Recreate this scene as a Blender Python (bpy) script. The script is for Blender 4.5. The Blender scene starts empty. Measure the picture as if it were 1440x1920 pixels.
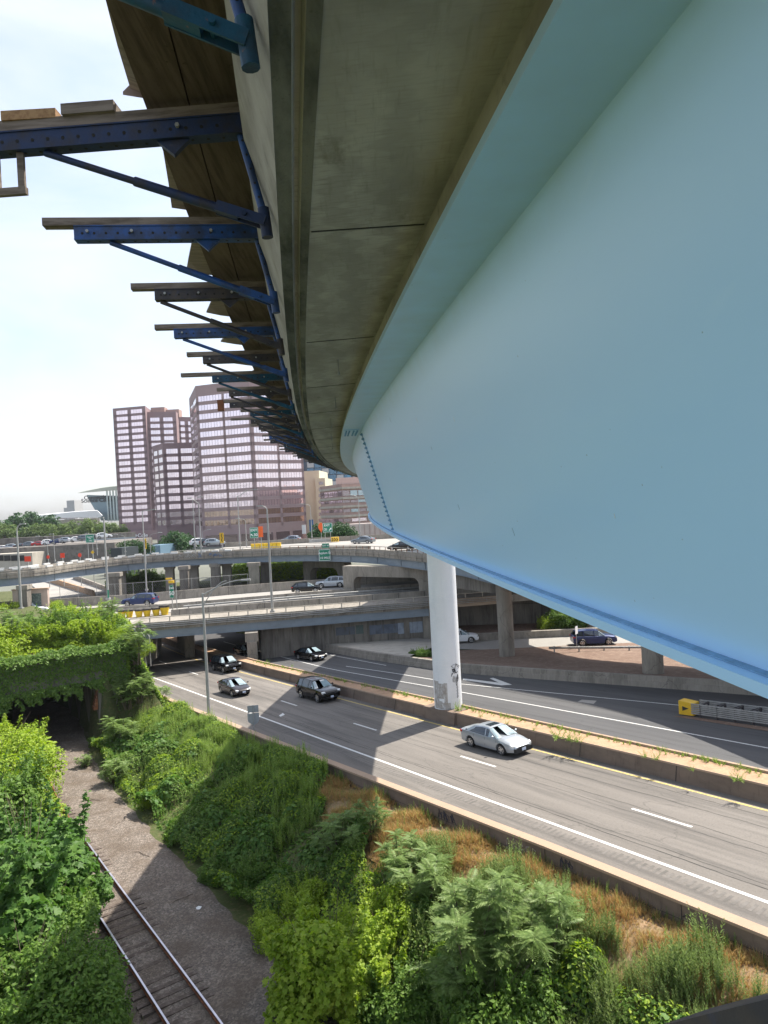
import bpy, math, random
import numpy as np
from mathutils import Matrix, Vector
random.seed(7); rng = np.random.default_rng(11)
sc = bpy.context.scene
R = math.radians
# ------------------------------------------------------------ camera
ROLL, PITCH, FPX = R(3.0), R(-0.5), 1332.0
cr, sr, cp, sp = math.cos(ROLL), math.sin(ROLL), math.cos(PITCH), math.sin(PITCH)
AX = Vector((cr, sr*sp, -sr*cp)); UP = Vector((sr, -cr*sp, cr*cp)); FW = Vector((0, cp, sp))
cd = bpy.data.cameras.new('camera'); cam = bpy.data.objects.new('camera', cd); sc.collection.objects.link(cam)
cd.sensor_fit = 'HORIZONTAL'; cd.sensor_width = 36; cd.lens = 36*FPX/1440
cd.clip_start = 0.05; cd.clip_end = 6000
cam.matrix_world = Matrix(((AX.x, UP.x, -FW.x, 0), (AX.y, UP.y, -FW.y, 0), (AX.z, UP.z, -FW.z, 0), (0, 0, 0, 1)))
sc.camera = cam
# ------------------------------------------------------------ world, sun, exposure
SUN_AZ, SUN_EL = 51.0, 57.0          # azimuth from +Y towards +X
w = bpy.data.worlds.new('World'); sc.world = w; w.use_nodes = True
nt = w.node_tree; nt.nodes.clear()
def N(t, typ, **kw):
    n = t.nodes.new(typ)
    for k, v in kw.items(): setattr(n, k, v)
    return n
wo = N(nt, 'ShaderNodeOutputWorld'); bg = N(nt, 'ShaderNodeBackground'); bg.inputs[1].default_value = 0.15
sky = N(nt, 'ShaderNodeTexSky', sky_type='NISHITA'); sky.sun_disc = False
sky.sun_elevation = R(SUN_EL); sky.sun_rotation = R(SUN_AZ); sky.altitude = 20; sky.air_density = 1.0; sky.dust_density = 2.6; sky.ozone_density = 1.0
tc = N(nt, 'ShaderNodeTexCoord'); mp = N(nt, 'ShaderNodeMapping'); mp.inputs['Scale'].default_value = (1, 1, 3.4)
n1 = N(nt, 'ShaderNodeTexNoise'); n1.inputs['Scale'].default_value = 2.3; n1.inputs['Detail'].default_value = 9; n1.inputs['Roughness'].default_value = .55; n1.inputs['Distortion'].default_value = .5
cr1 = N(nt, 'ShaderNodeValToRGB'); cr1.color_ramp.elements[0].position = .36; cr1.color_ramp.elements[1].position = .72
cr1.color_ramp.elements[0].color = (.22, .22, .22, 1); cr1.color_ramp.elements[1].color = (.9, .9, .9, 1)
mx = N(nt, 'ShaderNodeMix', data_type='RGBA'); mx.inputs['B'].default_value = (3.7, 3.85, 4.15, 1)
L = nt.links.new
L(tc.outputs['Generated'], mp.inputs[0]); L(mp.outputs[0], n1.inputs['Vector']); L(n1.outputs[0], cr1.inputs[0])
L(cr1.outputs[0], mx.inputs['Factor']); L(sky.outputs[0], mx.inputs['A']); L(mx.outputs['Result'], bg.inputs[0]); L(bg.outputs[0], wo.inputs[0])
sl = bpy.data.lights.new('sun', 'SUN'); sl.energy = 4.7; sl.angle = R(0.5); sl.color = (1, .94, .84)
so = bpy.data.objects.new('sun', sl); sc.collection.objects.link(so)
sd = Vector((math.sin(R(SUN_AZ))*math.cos(R(SUN_EL)), math.cos(R(SUN_AZ))*math.cos(R(SUN_EL)), math.sin(R(SUN_EL))))
so.rotation_euler = sd.to_track_quat('Z', 'Y').to_euler()
sc.view_settings.view_transform = 'Standard'; sc.view_settings.look = 'None'; sc.view_settings.gamma = 1; sc.view_settings.exposure = 0.98
sc.cycles.max_bounces = 8; sc.cycles.diffuse_bounces = 4; sc.cycles.transparent_max_bounces = 8
# ------------------------------------------------------------ coordinates
# the pinhole of the picture, used to measure where things stand: a pixel of the 1440 x 1920 photograph and a known height or depth
def ray(px, py):
    u = (px-720)/FPX; v = -(py-960)/FPX
    return AX*u + UP*v + FW
def on_z(px, py, z): r = ray(px, py); return r*(z/r.z)
def on_d(px, py, d): r = ray(px, py); return r*(d/r.y)
CA, SA = math.cos(R(35)), math.sin(R(35))
def zr(s, t):                                            # sloping highway surface in its own frame (s along, t across)
    q = min(s, 88) if s < 88 else 88 + 8*(1-math.exp(-(s-88)/8))
    return -13.96 - .057*q + .0131*t
def ST(s, t, h=0.0, z=None): return Vector((-SA*s+CA*t, CA*s+SA*t, (zr(s, t)+h) if z is None else z))
def st_of(p): return (-SA*p[0]+CA*p[1], CA*p[0]+SA*p[1])
def on_road(px, py, h=0.0):
    r = ray(px, py); k = (13.96-h)/(-r.z+.0434*r.x-.0392*r.y); return r*k
def lerp(a, b, k): return a+(b-a)*k
def interp(x, pts): return float(np.interp(x, [p[0] for p in pts], [p[1] for p in pts]))
# ------------------------------------------------------------ tags
ORD = 'first second third fourth fifth sixth seventh eighth ninth tenth eleventh twelfth thirteenth fourteenth fifteenth sixteenth seventeenth eighteenth nineteenth twentieth'.split() + ['twenty-first', 'twenty-second', 'twenty-third', 'twenty-fourth', 'twenty-fifth', 'twenty-sixth', 'twenty-seventh', 'twenty-eighth', 'twenty-ninth', 'thirtieth']
def tag(o, label=None, cat=None, group=None, kind=None):
    if label: o['label'] = label
    if cat: o['category'] = cat
    if group: o['group'] = group
    if kind: o['kind'] = kind
    return o
def empty(name, loc, rz=0.0, label=None, cat=None, group=None):
    o = bpy.data.objects.new(name, None); sc.collection.objects.link(o)
    o.location = loc; o.rotation_euler = (0, 0, rz); o.empty_display_size = .3
    return tag(o, label, cat, group)
KIDS = {}
def adopt(o, parent):
    if parent is not None:
        o.parent = parent; KIDS.setdefault(parent.name, []).append(o)
def copy_tree(o, parent=None):
    c = o.copy(); sc.collection.objects.link(c)
    if parent is not None: adopt(c, parent)
    for ch in list(KIDS.get(o.name, [])): copy_tree(ch, c)
    return c
# ------------------------------------------------------------ mesh builder
class MB:
    def __init__(s): s.v = []; s.f = []; s.m = []; s.mi = 0
    def add(s, vs, fs, mi=None):
        b = len(s.v); s.v += [tuple(x) for x in vs]; s.f += [tuple(b+i for i in f) for f in fs]; s.m += [s.mi if mi is None else mi]*len(fs); return s
    def box(s, c, d, rz=0.0, mi=None):
        c = Vector(c); x, y, z = d[0]/2, d[1]/2, d[2]/2; M = Matrix.Rotation(rz, 3, 'Z')
        vs = [c+M@Vector((a*x, b*y, e*z)) for a in (-1, 1) for b in (-1, 1) for e in (-1, 1)]
        return s.add(vs, [(0, 1, 3, 2), (4, 6, 7, 5), (0, 4, 5, 1), (2, 3, 7, 6), (0, 2, 6, 4), (1, 5, 7, 3)], mi)
    def beam(s, p0, p1, wd, h, up=(0, 0, 1), mi=None):
        p0 = Vector(p0); p1 = Vector(p1); d = (p1-p0).normalized(); sd_ = d.cross(Vector(up))
        if sd_.length < 1e-4: sd_ = d.cross(Vector((1, 0, 0)))
        sd_.normalize(); u = sd_.cross(d).normalized()
        vs = []
        for p in (p0, p1):
            for a, b in ((-1, -1), (1, -1), (1, 1), (-1, 1)): vs.append(p+sd_*a*wd/2+u*b*h/2)
        return s.add(vs, [(3, 2, 1, 0), (4, 5, 6, 7), (0, 1, 5, 4), (1, 2, 6, 5), (2, 3, 7, 6), (3, 0, 4, 7)], mi)
    def tube(s, pts, rad, n=10, cap=True, mi=None):
        pts = [Vector(p) for p in pts]; rad = rad if isinstance(rad, (list, tuple)) else [rad]*len(pts)
        vs = []; prev = None
        for i, p in enumerate(pts):
            d = (pts[min(i+1, len(pts)-1)]-pts[max(i-1, 0)]).normalized()
            if prev is None:
                a = Vector((0, 0, 1)) if abs(d.z) < .9 else Vector((1, 0, 0)); x = d.cross(a).normalized()
            else: x = (prev-d*prev.dot(d)).normalized()
            prev = x; y = d.cross(x)
            for k in range(n):
                t = 2*math.pi*k/n; vs.append(p+(x*math.cos(t)+y*math.sin(t))*rad[i])
        fs = [(i*n+k, i*n+(k+1) % n, (i+1)*n+(k+1) % n, (i+1)*n+k) for i in range(len(pts)-1) for k in range(n)]
        if cap: fs += [tuple(range(n-1, -1, -1)), tuple((len(pts)-1)*n+k for k in range(n))]
        return s.add(vs, fs, mi)
    def prism(s, poly, z0, z1, mi=None):                    # poly: list of (x, y); z0/z1 numbers or per-vertex lists
        n = len(poly); a = z0 if hasattr(z0, '__len__') else [z0]*n; b = z1 if hasattr(z1, '__len__') else [z1]*n
        vs = [(p[0], p[1], a[i]) for i, p in enumerate(poly)]+[(p[0], p[1], b[i]) for i, p in enumerate(poly)]
        fs = [tuple(range(n-1, -1, -1)), tuple(range(n, 2*n))]+[(i, (i+1) % n, n+(i+1) % n, n+i) for i in range(n)]
        return s.add(vs, fs, mi)
    def sheet(s, rows, mi=None, close=False):               # rows of equal length point lists
        n = len(rows[0]); vs = [p for r_ in rows for p in r_]; fs = []
        for i in range(len(rows)-1):
            for k in range(n-1+(1 if close else 0)): fs.append((i*n+k, i*n+(k+1) % n, (i+1)*n+(k+1) % n, (i+1)*n+k))
        return s.add(vs, fs, mi)
    def cap(s, ring, mi=None, flip=False): return s.add(ring, [tuple(range(len(ring)))[::-1 if flip else 1]], mi)
    def plate(s, origin, ex, ey, poly, th, mi=None):        # flat polygon with thickness in the plane origin + x*ex + y*ey
        o = Vector(origin); ex = Vector(ex); ey = Vector(ey); nn = ex.cross(ey).normalized(); n = len(poly)
        vs = [o+ex*p[0]+ey*p[1] for p in poly]; vs += [v-nn*th for v in vs]
        fs = [tuple(range(n)), tuple(range(2*n-1, n-1, -1))]+[(i, n+i, n+(i+1) % n, (i+1) % n) for i in range(n)]
        return s.add(vs, fs, mi)
    def sphere(s, c, r_, n=10, m=6, sc_=(1, 1, 1), mi=None):
        c = Vector(c); rows = []
        for i in range(m+1):
            a = math.pi*i/m; rows.append([c+Vector((math.sin(a)*math.cos(2*math.pi*k/n)*sc_[0], math.sin(a)*math.sin(2*math.pi*k/n)*sc_[1], math.cos(a)*sc_[2]))*r_ for k in range(n)])
        return s.sheet(rows, mi, True)
    def build(s, name, mats, parent=None, smooth=None, loc=None):
        me = bpy.data.meshes.new(name); vs = s.v
        me.from_pydata(vs, [], s.f)
        for m in (mats if isinstance(mats, (list, tuple)) else [mats]): me.materials.append(m)
        if any(s.m): me.polygons.foreach_set('material_index', s.m)
        if smooth is not None:
            me.polygons.foreach_set('use_smooth', [True]*len(me.polygons)); me.set_sharp_from_angle(angle=R(smooth))
        me.validate(); me.update()
        o = bpy.data.objects.new(name, me); sc.collection.objects.link(o); adopt(o, parent)
        if loc is not None: o.location = loc
        return o
def local(points, root):                                   # world points -> root space (root is unrotated or rotated about z)
    M = Matrix.Rotation(-root.rotation_euler.z, 3, 'Z'); return [M@(Vector(p)-root.location) for p in points]
def thing_from(mbs, name, origin, label, cat, group=None):
    """mbs: list of (part name, MB in world coordinates, material(s), smooth). One Empty at origin parents all."""
    e = empty(name, origin, 0, label, cat, group); o_ = Vector(origin); out = []
    for p in mbs:
        mb = p[1]; mb.v = [tuple(Vector(v)-o_) for v in mb.v]
        out.append(mb.build(p[0], p[2], e, p[3] if len(p) > 3 else None))
    return e, out
# ------------------------------------------------------------ materials
def newmat(name):
    m = bpy.data.materials.new(name); m.use_nodes = True; t = m.node_tree; return m, t, t.nodes['Principled BSDF']
def C4(c): return (c[0], c[1], c[2], 1)
MCACHE = {}
def plain(name, c, rough=.6, metal=0.0, spec=.5, var=.12, scale=3.0, bump=0.0, emit=None, coat=0):
    if name in MCACHE: return MCACHE[name]
    m, t, b = newmat(name); b.inputs['Roughness'].default_value = rough; b.inputs['Metallic'].default_value = metal
    b.inputs['Specular IOR Level'].default_value = spec; b.inputs['Coat Weight'].default_value = coat
    tcn = N(t, 'ShaderNodeTexCoord'); no = N(t, 'ShaderNodeTexNoise'); no.inputs['Scale'].default_value = scale; no.inputs['Detail'].default_value = 5
    rp = N(t, 'ShaderNodeValToRGB'); rp.color_ramp.elements[0].position = .3; rp.color_ramp.elements[1].position = .7
    rp.color_ramp.elements[0].color = C4([x*(1-var) for x in c]); rp.color_ramp.elements[1].color = C4([min(1, x*(1+var)) for x in c])
    l = t.links.new; l(tcn.outputs['Object'], no.inputs['Vector']); l(no.outputs[0], rp.inputs[0]); l(rp.outputs[0], b.inputs['Base Color'])
    if bump:
        bp = N(t, 'ShaderNodeBump'); bp.inputs['Strength'].default_value = bump; bp.inputs['Distance'].default_value = .02
        l(no.outputs[0], bp.inputs['Height']); l(bp.outputs[0], b.inputs['Normal'])
    if emit: b.inputs['Emission Color'].default_value = C4(emit[0]); b.inputs['Emission Strength'].default_value = emit[1]
    MCACHE[name] = m; return m
def layered(name, base, layers, rough=.85, bump=.3, bscale=30, bdist=.01, spec=.3, rot=0.0, coord='Object', metal=0):
    """base colour, then layers of (kind, scale(3), colour, lo, hi, amount, detail) mixed on top: surface wear, stains, grain."""
    m, t, b = newmat(name); b.inputs['Roughness'].default_value = rough; b.inputs['Specular IOR Level'].default_value = spec; b.inputs['Metallic'].default_value = metal
    l = t.links.new; tcn = N(t, 'ShaderNodeTexCoord'); cur = None
    for i, (kind, scl, colr, lo, hi, amt, det) in enumerate(layers):
        mpn = N(t, 'ShaderNodeMapping'); mpn.vector_type = 'TEXTURE' if False else 'POINT'
        vr = N(t, 'ShaderNodeVectorRotate'); vr.rotation_type = 'Z_AXIS'; vr.inputs['Angle'].default_value = rot
        l(tcn.outputs[coord], vr.inputs['Vector']); l(vr.outputs[0], mpn.inputs[0])
        mpn.inputs['Scale'].default_value = scl; mpn.inputs['Location'].default_value = (i*3.7, i*1.3, i*2.1)
        rp = N(t, 'ShaderNodeMapRange'); rp.inputs['From Min'].default_value = lo; rp.inputs['From Max'].default_value = hi; rp.inputs['To Max'].default_value = amt
        if kind == 'noise':
            tx = N(t, 'ShaderNodeTexNoise'); tx.inputs['Scale'].default_value = 1; tx.inputs['Detail'].default_value = det; tx.inputs['Roughness'].default_value = .62; o_ = tx.outputs[0]
        elif kind == 'crack':
            nz = N(t, 'ShaderNodeTexNoise'); nz.inputs['Scale'].default_value = 1.4; nz.inputs['Detail'].default_value = 6
            ma = N(t, 'ShaderNodeMix', data_type='VECTOR'); ma.inputs['Factor'].default_value = .45
            l(mpn.outputs[0], nz.inputs['Vector']); l(mpn.outputs[0], ma.inputs['A']); l(nz.outputs[1], ma.inputs['B'])
            tx = N(t, 'ShaderNodeTexVoronoi'); tx.feature = 'DISTANCE_TO_EDGE'; tx.inputs['Scale'].default_value = 1; l(ma.outputs['Result'], tx.inputs['Vector']); o_ = tx.outputs['Distance']
        elif kind == 'cell':
            tx = N(t, 'ShaderNodeTexVoronoi'); tx.inputs['Scale'].default_value = 1; o_ = tx.outputs['Color']
        elif kind == 'wave':
            tx = N(t, 'ShaderNodeTexWave'); tx.inputs['Scale'].default_value = 1; tx.inputs['Distortion'].default_value = 6; tx.inputs['Detail'].default_value = 3; tx.inputs['Detail Scale'].default_value = .7; o_ = tx.outputs['Fac']
        if kind != 'crack': l(mpn.outputs[0], tx.inputs['Vector'])
        l(o_, rp.inputs['Value'])
        mi = N(t, 'ShaderNodeMix', data_type='RGBA'); mi.inputs['B'].default_value = C4(colr)
        if cur is None: mi.inputs['A'].default_value = C4(base)
        else: l(cur, mi.inputs['A'])
        l(rp.outputs[0], mi.inputs['Factor']); cur = mi.outputs['Result']
    l(cur, b.inputs['Base Color'])
    if bump:
        nb = N(t, 'ShaderNodeTexNoise'); nb.inputs['Scale'].default_value = bscale; nb.inputs['Detail'].default_value = 6
        l(tcn.outputs[coord], nb.inputs['Vector']); bp = N(t, 'ShaderNodeBump'); bp.inputs['Strength'].default_value = bump; bp.inputs['Distance'].default_value = bdist
        l(nb.outputs[0], bp.inputs['Height']); l(bp.outputs[0], b.inputs['Normal'])
    return m
def leafmat(name, cols, trans=.35, rough=.5):
    m, t, b = newmat(name); l = t.links.new; b.inputs['Roughness'].default_value = rough; b.inputs['Specular IOR Level'].default_value = .18
    g = N(t, 'ShaderNodeNewGeometry'); rp = N(t, 'ShaderNodeValToRGB')
    for i, c in enumerate(cols):
        e = rp.color_ramp.elements[i] if i < 2 else rp.color_ramp.elements.new(1)
        e.position = i/(len(cols)-1); e.color = C4(c)
    l(g.outputs['Random Per Island'], rp.inputs[0])
    tr = N(t, 'ShaderNodeBsdfTranslucent'); hs = N(t, 'ShaderNodeHueSaturation'); hs.inputs['Value'].default_value = 1.5; hs.inputs['Saturation'].default_value = 1.1
    ms = N(t, 'ShaderNodeMixShader'); ms.inputs[0].default_value = trans
    l(rp.outputs[0], b.inputs['Base Color']); l(rp.outputs[0], hs.inputs['Color']); l(hs.outputs[0], tr.inputs['Color'])
    l(b.outputs[0], ms.inputs[1]); l(tr.outputs[0], ms.inputs[2]); l(ms.outputs[0], t.nodes['Material Output'].inputs[0]); return m
M = {}
M['asphalt'] = layered('asphalt', (.15, .136, .122), [
    ('noise', (.45, .03, .45), (.215, .195, .175), .4, .68, .8, 4), ('noise', (1.2, .05, 1), (.09, .083, .077), .48, .66, .75, 5),
    ('noise', (14, 14, 14), (.07, .067, .065), .5, .75, .5, 4), ('noise', (60, 60, 60), (.27, .25, .23), .6, .8, .5, 2),
    ('crack', (.5, .12, .35), (.07, .065, .06), .006, .0, .45, 0)], rough=.85, bump=.3, bscale=40, rot=R(-35), spec=.25)
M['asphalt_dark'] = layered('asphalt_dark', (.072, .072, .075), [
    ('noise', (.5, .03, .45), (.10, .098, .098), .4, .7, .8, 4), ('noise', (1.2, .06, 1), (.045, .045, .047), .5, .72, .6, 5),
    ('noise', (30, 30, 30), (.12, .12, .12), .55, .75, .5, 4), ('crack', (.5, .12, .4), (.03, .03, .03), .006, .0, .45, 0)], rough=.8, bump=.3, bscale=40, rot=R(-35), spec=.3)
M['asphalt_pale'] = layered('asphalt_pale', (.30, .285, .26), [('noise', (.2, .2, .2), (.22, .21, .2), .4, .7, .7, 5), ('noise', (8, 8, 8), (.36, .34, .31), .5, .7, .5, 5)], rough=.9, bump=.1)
M['conc'] = layered('concrete_weathered', (.27, .245, .21), [
    ('noise', (.8, .8, .25), (.15, .135, .115), .45, .7, .85, 6), ('noise', (3, 3, .5), (.34, .31, .27), .5, .72, .7, 6),
    ('noise', (9, 9, 1.1), (.09, .08, .07), .55, .75, .6, 6), ('crack', (.5, .5, .5), (.06, .055, .05), .008, 0, .6, 0)], rough=.9, bump=.35, bscale=14)
M['conc_pale'] = layered('concrete_pale', (.42, .385, .33), [
    ('noise', (.8, .8, .3), (.27, .245, .21), .45, .72, .8, 6), ('noise', (7, 7, 1), (.16, .15, .13), .58, .78, .6, 6), ('noise', (20, 20, 20), (.5, .46, .4), .5, .7, .4, 4)], rough=.9, bump=.3, bscale=18)
M['conc_dirty'] = layered('concrete_dirty', (.21, .19, .165), [
    ('noise', (.6, .6, .15), (.10, .09, .08), .42, .65, .9, 6), ('noise', (3, 3, .25), (.055, .05, .045), .52, .72, .8, 6), ('noise', (5, 5, .4), (.33, .31, .28), .6, .8, .7, 6)], rough=.92, bump=.3, bscale=12)
M['soffit'] = layered('board_marked_concrete', (.43, .40, .385), [
    ('wave', (1.1, 7.5, 1.1), (.27, .25, .235), .35, .75, .5, 3), ('noise', (7, 60, 7), (.20, .185, .17), .5, .72, .6, 5), ('noise', (1.2, .6, 1.2), (.26, .24, .225), .42, .62, .85, 6),
    ('noise', (.7, .35, .7), (.46, .425, .36), .5, .7, .75, 5), ('noise', (5, 2, 5), (.12, .11, .085), .62, .76, .7, 6), ('noise', (40, 4, 40), (.22, .21, .17), .55, .8, .5, 3)], rough=.9, bump=.4, bscale=25, bdist=.004)
M['soffit_edge'] = layered('edge_concrete_stained', (.19, .18, .15), [
    ('noise', (3, .8, 3), (.05, .05, .042), .42, .6, .9, 6), ('noise', (12, 2, 12), (.2, .19, .15), .55, .75, .6, 6), ('noise', (50, 50, 50), (.035, .035, .03), .6, .8, .5, 2)], rough=.95, bump=.5, bscale=30)
M['fascia'] = layered('fascia_concrete', (.36, .335, .28), [
    ('noise', (2, 1.2, 2), (.22, .2, .165), .42, .62, .85, 6), ('noise', (14, 5, 5), (.12, .11, .09), .58, .75, .7, 6), ('noise', (3, 1, 2), (.44, .41, .36), .5, .7, .6, 5)], rough=.92, bump=.6, bscale=16)
def bluepaint():
    m, t, b = newmat('light_blue_girder_paint'); l = t.links.new; b.inputs['Roughness'].default_value = .30; b.inputs['Specular IOR Level'].default_value = .45
    tcn = N(t, 'ShaderNodeTexCoord'); cur = None
    for i, (scl, lo, hi, amt, colr, det) in enumerate([((.35, .2, .8), .4, .7, .35, (.54, .76, .99), 4), ((1.4, .5, 3), .55, .75, .18, (.39, .67, 1.0), 6), ((14, .5, 2.2), .70, .80, .25, (.60, .82, 1.0), 6), ((22, 22, 22), .77, .80, .8, (.16, .24, .30), 2)]):
        mpn = N(t, 'ShaderNodeMapping'); mpn.inputs['Scale'].default_value = scl; mpn.inputs['Location'].default_value = (i*2.2, i, 0); no = N(t, 'ShaderNodeTexNoise'); no.inputs['Scale'].default_value = 1; no.inputs['Detail'].default_value = det
        rp = N(t, 'ShaderNodeMapRange'); rp.inputs['From Min'].default_value = lo; rp.inputs['From Max'].default_value = hi; rp.inputs['To Max'].default_value = amt
        mi = N(t, 'ShaderNodeMix', data_type='RGBA'); mi.inputs['B'].default_value = C4(colr)
        l(tcn.outputs['Object'], mpn.inputs[0]); l(mpn.outputs[0], no.inputs['Vector']); l(no.outputs[0], rp.inputs['Value']); l(rp.outputs[0], mi.inputs['Factor'])
        if cur is None: mi.inputs['A'].default_value = (.45, .72, 1.0, 1)
        else: l(cur, mi.inputs['A'])
        cur = mi.outputs['Result']
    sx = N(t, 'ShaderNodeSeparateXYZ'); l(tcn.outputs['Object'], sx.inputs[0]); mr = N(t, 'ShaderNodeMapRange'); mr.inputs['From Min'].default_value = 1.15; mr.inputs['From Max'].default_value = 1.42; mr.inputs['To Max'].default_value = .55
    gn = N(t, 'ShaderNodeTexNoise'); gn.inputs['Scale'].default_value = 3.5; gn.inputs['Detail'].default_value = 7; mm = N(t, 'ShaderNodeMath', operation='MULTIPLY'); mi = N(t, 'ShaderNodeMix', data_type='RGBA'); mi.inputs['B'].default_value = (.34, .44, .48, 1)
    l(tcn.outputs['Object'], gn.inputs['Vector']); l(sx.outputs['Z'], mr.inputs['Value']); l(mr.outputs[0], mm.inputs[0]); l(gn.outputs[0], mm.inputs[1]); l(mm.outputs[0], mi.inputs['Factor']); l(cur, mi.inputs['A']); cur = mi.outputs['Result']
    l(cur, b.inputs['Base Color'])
    nb = N(t, 'ShaderNodeTexNoise'); nb.inputs['Scale'].default_value = .9; nb.inputs['Detail'].default_value = 3; l(tcn.outputs['Object'], nb.inputs['Vector'])
    bp = N(t, 'ShaderNodeBump'); bp.inputs['Strength'].default_value = .25; bp.inputs['Distance'].default_value = .02; l(nb.outputs[0], bp.inputs['Height']); l(bp.outputs[0], b.inputs['Normal'])
    return m
M['blue'] = bluepaint()
M['blue_dk'] = plain('blue_splice_paint', (.17, .34, .52), .45, var=.2, scale=20)
M['white_paint'] = layered('white_column_paint', (.74, .76, .78), [('noise', (.6, .6, .25), (.62, .64, .66), .42, .68, .7, 4), ('noise', (5, 5, .25), (.5, .52, .55), .58, .75, .35, 6), ('noise', (2, 2, 8), (.8, .8, .8), .5, .7, .5, 4)], rough=.45, bump=.1, bscale=6, spec=.4)
M['steel_blue'] = layered('blue_grey_bridge_steel', (.22, .26, .30), [('noise', (.4, .4, 1), (.16, .19, .22), .42, .7, .7, 5), ('noise', (4, 4, .6), (.12, .10, .08), .62, .78, .7, 6)], rough=.6, bump=.1)
M['form_blue'] = layered('blue_formwork_steel', (.012, .07, .26), [('noise', (7, 7, 7), (.02, .035, .075), .42, .60, .85, 6), ('noise', (20, 20, 20), (.16, .15, .15), .64, .78, .5, 5)], rough=.5, bump=.2, bscale=60, spec=.5)
M['form_dark'] = layered('dark_formwork_steel', (.045, .042, .048), [('noise', (7, 7, 7), (.09, .07, .055), .45, .65, .7, 6), ('noise', (20, 20, 20), (.03, .05, .12), .55, .75, .6, 5)], rough=.6, bump=.2, bscale=60)
M['form_teal'] = layered('worn_teal_formwork_steel', (.012, .075, .14), [('noise', (7, 7, 7), (.03, .035, .045), .45, .65, .7, 6), ('noise', (30, 30, 30), (.25, .1, .05), .66, .74, .6, 5)], rough=.5, bump=.2, bscale=60)
M['timber'] = layered('weathered_timber', (.22, .18, .15), [('noise', (2.2, 30, 30), (.085, .065, .05), .42, .62, .8, 5), ('noise', (1.5, 5, 5), (.26, .22, .18), .5, .72, .6, 5)], rough=.9, bump=.3, bscale=40)
M['timber_new'] = layered('raw_sawn_timber', (.36, .22, .11), [('noise', (30, 3, 30), (.22, .12, .06), .42, .62, .8, 5)], rough=.85, bump=.3, bscale=40)
M['board'] = layered('brown_form_board', (.125, .092, .08), [('noise', (25, 1.4, 25), (.062, .045, .04), .42, .62, .85, 5), ('noise', (2.5, .9, 2.5), (.19, .145, .12), .5, .72, .8, 6), ('noise', (18, 18, 18), (.035, .028, .022), .66, .74, .8, 3)], rough=.85, bump=.3, bscale=40)
M['ply'] = layered('grey_plywood', (.30, .25, .225), [('noise', (4, 30, 2), (.19, .155, .145), .42, .62, .8, 5), ('noise', (3, 3, 3), (.28, .24, .22), .5, .7, .6, 5)], rough=.9, bump=.2, bscale=40)
M['galv'] = layered('galvanised_steel', (.36, .36, .35), [('noise', (3, 3, .7), (.25, .25, .24), .42, .66, .7, 5)], rough=.5, bump=.05, metal=.25)
M['railsteel'] = plain('polished_rail_top', (.55, .52, .55), .3, .8, var=.15, scale=2)
M['rust'] = layered('rusted_steel', (.22, .085, .04), [('noise', (8, 8, 8), (.10, .045, .03), .42, .62, .8, 6), ('noise', (3, 3, 3), (.33, .15, .07), .5, .7, .6, 5)], rough=.9, bump=.3)
M['paint_white'] = layered('road_marking_white', (.62, .62, .60), [('noise', (9, 9, 9), (.42, .41, .39), .5, .68, .8, 6), ('noise', (30, 30, 30), (.22, .21, .2), .60, .72, .7, 4)], rough=.7, bump=0)
M['paint_yellow'] = layered('road_marking_yellow', (.55, .42, .14), [('noise', (6, 6, 6), (.30, .25, .14), .46, .62, .85, 6), ('noise', (22, 22, 22), (.15, .14, .12), .58, .7, .8, 4)], rough=.75, bump=0)
M['dirt'] = layered('reddish_dirt', (.19, .13, .098), [('noise', (.4, .4, .4), (.15, .095, .07), .42, .62, .85, 7), ('noise', (2.2, 2.2, 2.2), (.30, .225, .17), .5, .7, .7, 7), ('noise', (9, 9, 9), (.09, .06, .045), .55, .7, .7, 6), ('noise', (40, 40, 40), (.5, .42, .34), .66, .8, .6, 3)], rough=.95, bump=.8, bscale=9, bdist=.08)
M['median_fill'] = layered('sandy_brick_fill', (.40, .255, .16), [('noise', (1.2, 1.2, 1.2), (.30, .19, .12), .42, .62, .8, 6), ('noise', (9, 9, 9), (.50, .35, .23), .5, .7, .6, 6), ('noise', (5, 5, 5), (.22, .16, .1), .6, .74, .7, 6)], rough=.95, bump=.4, bscale=20)
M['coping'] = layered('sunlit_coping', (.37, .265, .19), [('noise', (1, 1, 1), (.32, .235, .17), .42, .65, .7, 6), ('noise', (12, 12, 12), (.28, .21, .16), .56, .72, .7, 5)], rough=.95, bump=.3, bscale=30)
M['wallface'] = layered('barrier_face', (.19, .145, .115), [('noise', (.5, .5, 1.5), (.13, .10, .08), .42, .64, .8, 5), ('noise', (4, 4, .7), (.085, .065, .055), .54, .74, .7, 6), ('noise', (30, 30, 30), (.28, .22, .18), .55, .75, .4, 3)], rough=.95, bump=.3, bscale=20)
M['earth'] = layered('weedy_earth', (.07, .085, .03), [('noise', (.8, .8, .8), (.06, .075, .02), .42, .62, .9, 7), ('noise', (4, 4, 4), (.15, .115, .06), .5, .7, .7, 6)], rough=.97, bump=.6, bscale=6, bdist=.1)
M['fill'] = layered('dry_litter_soil', (.24, .165, .095), [('noise', (.7, .7, .7), (.22, .16, .08), .42, .62, .9, 7), ('noise', (5, 5, 5), (.38, .26, .17), .5, .7, .7, 6), ('noise', (2, 2, 2), (.17, .18, .06), .6, .75, .8, 6)], rough=.97, bump=.6, bscale=8, bdist=.06)
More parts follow.
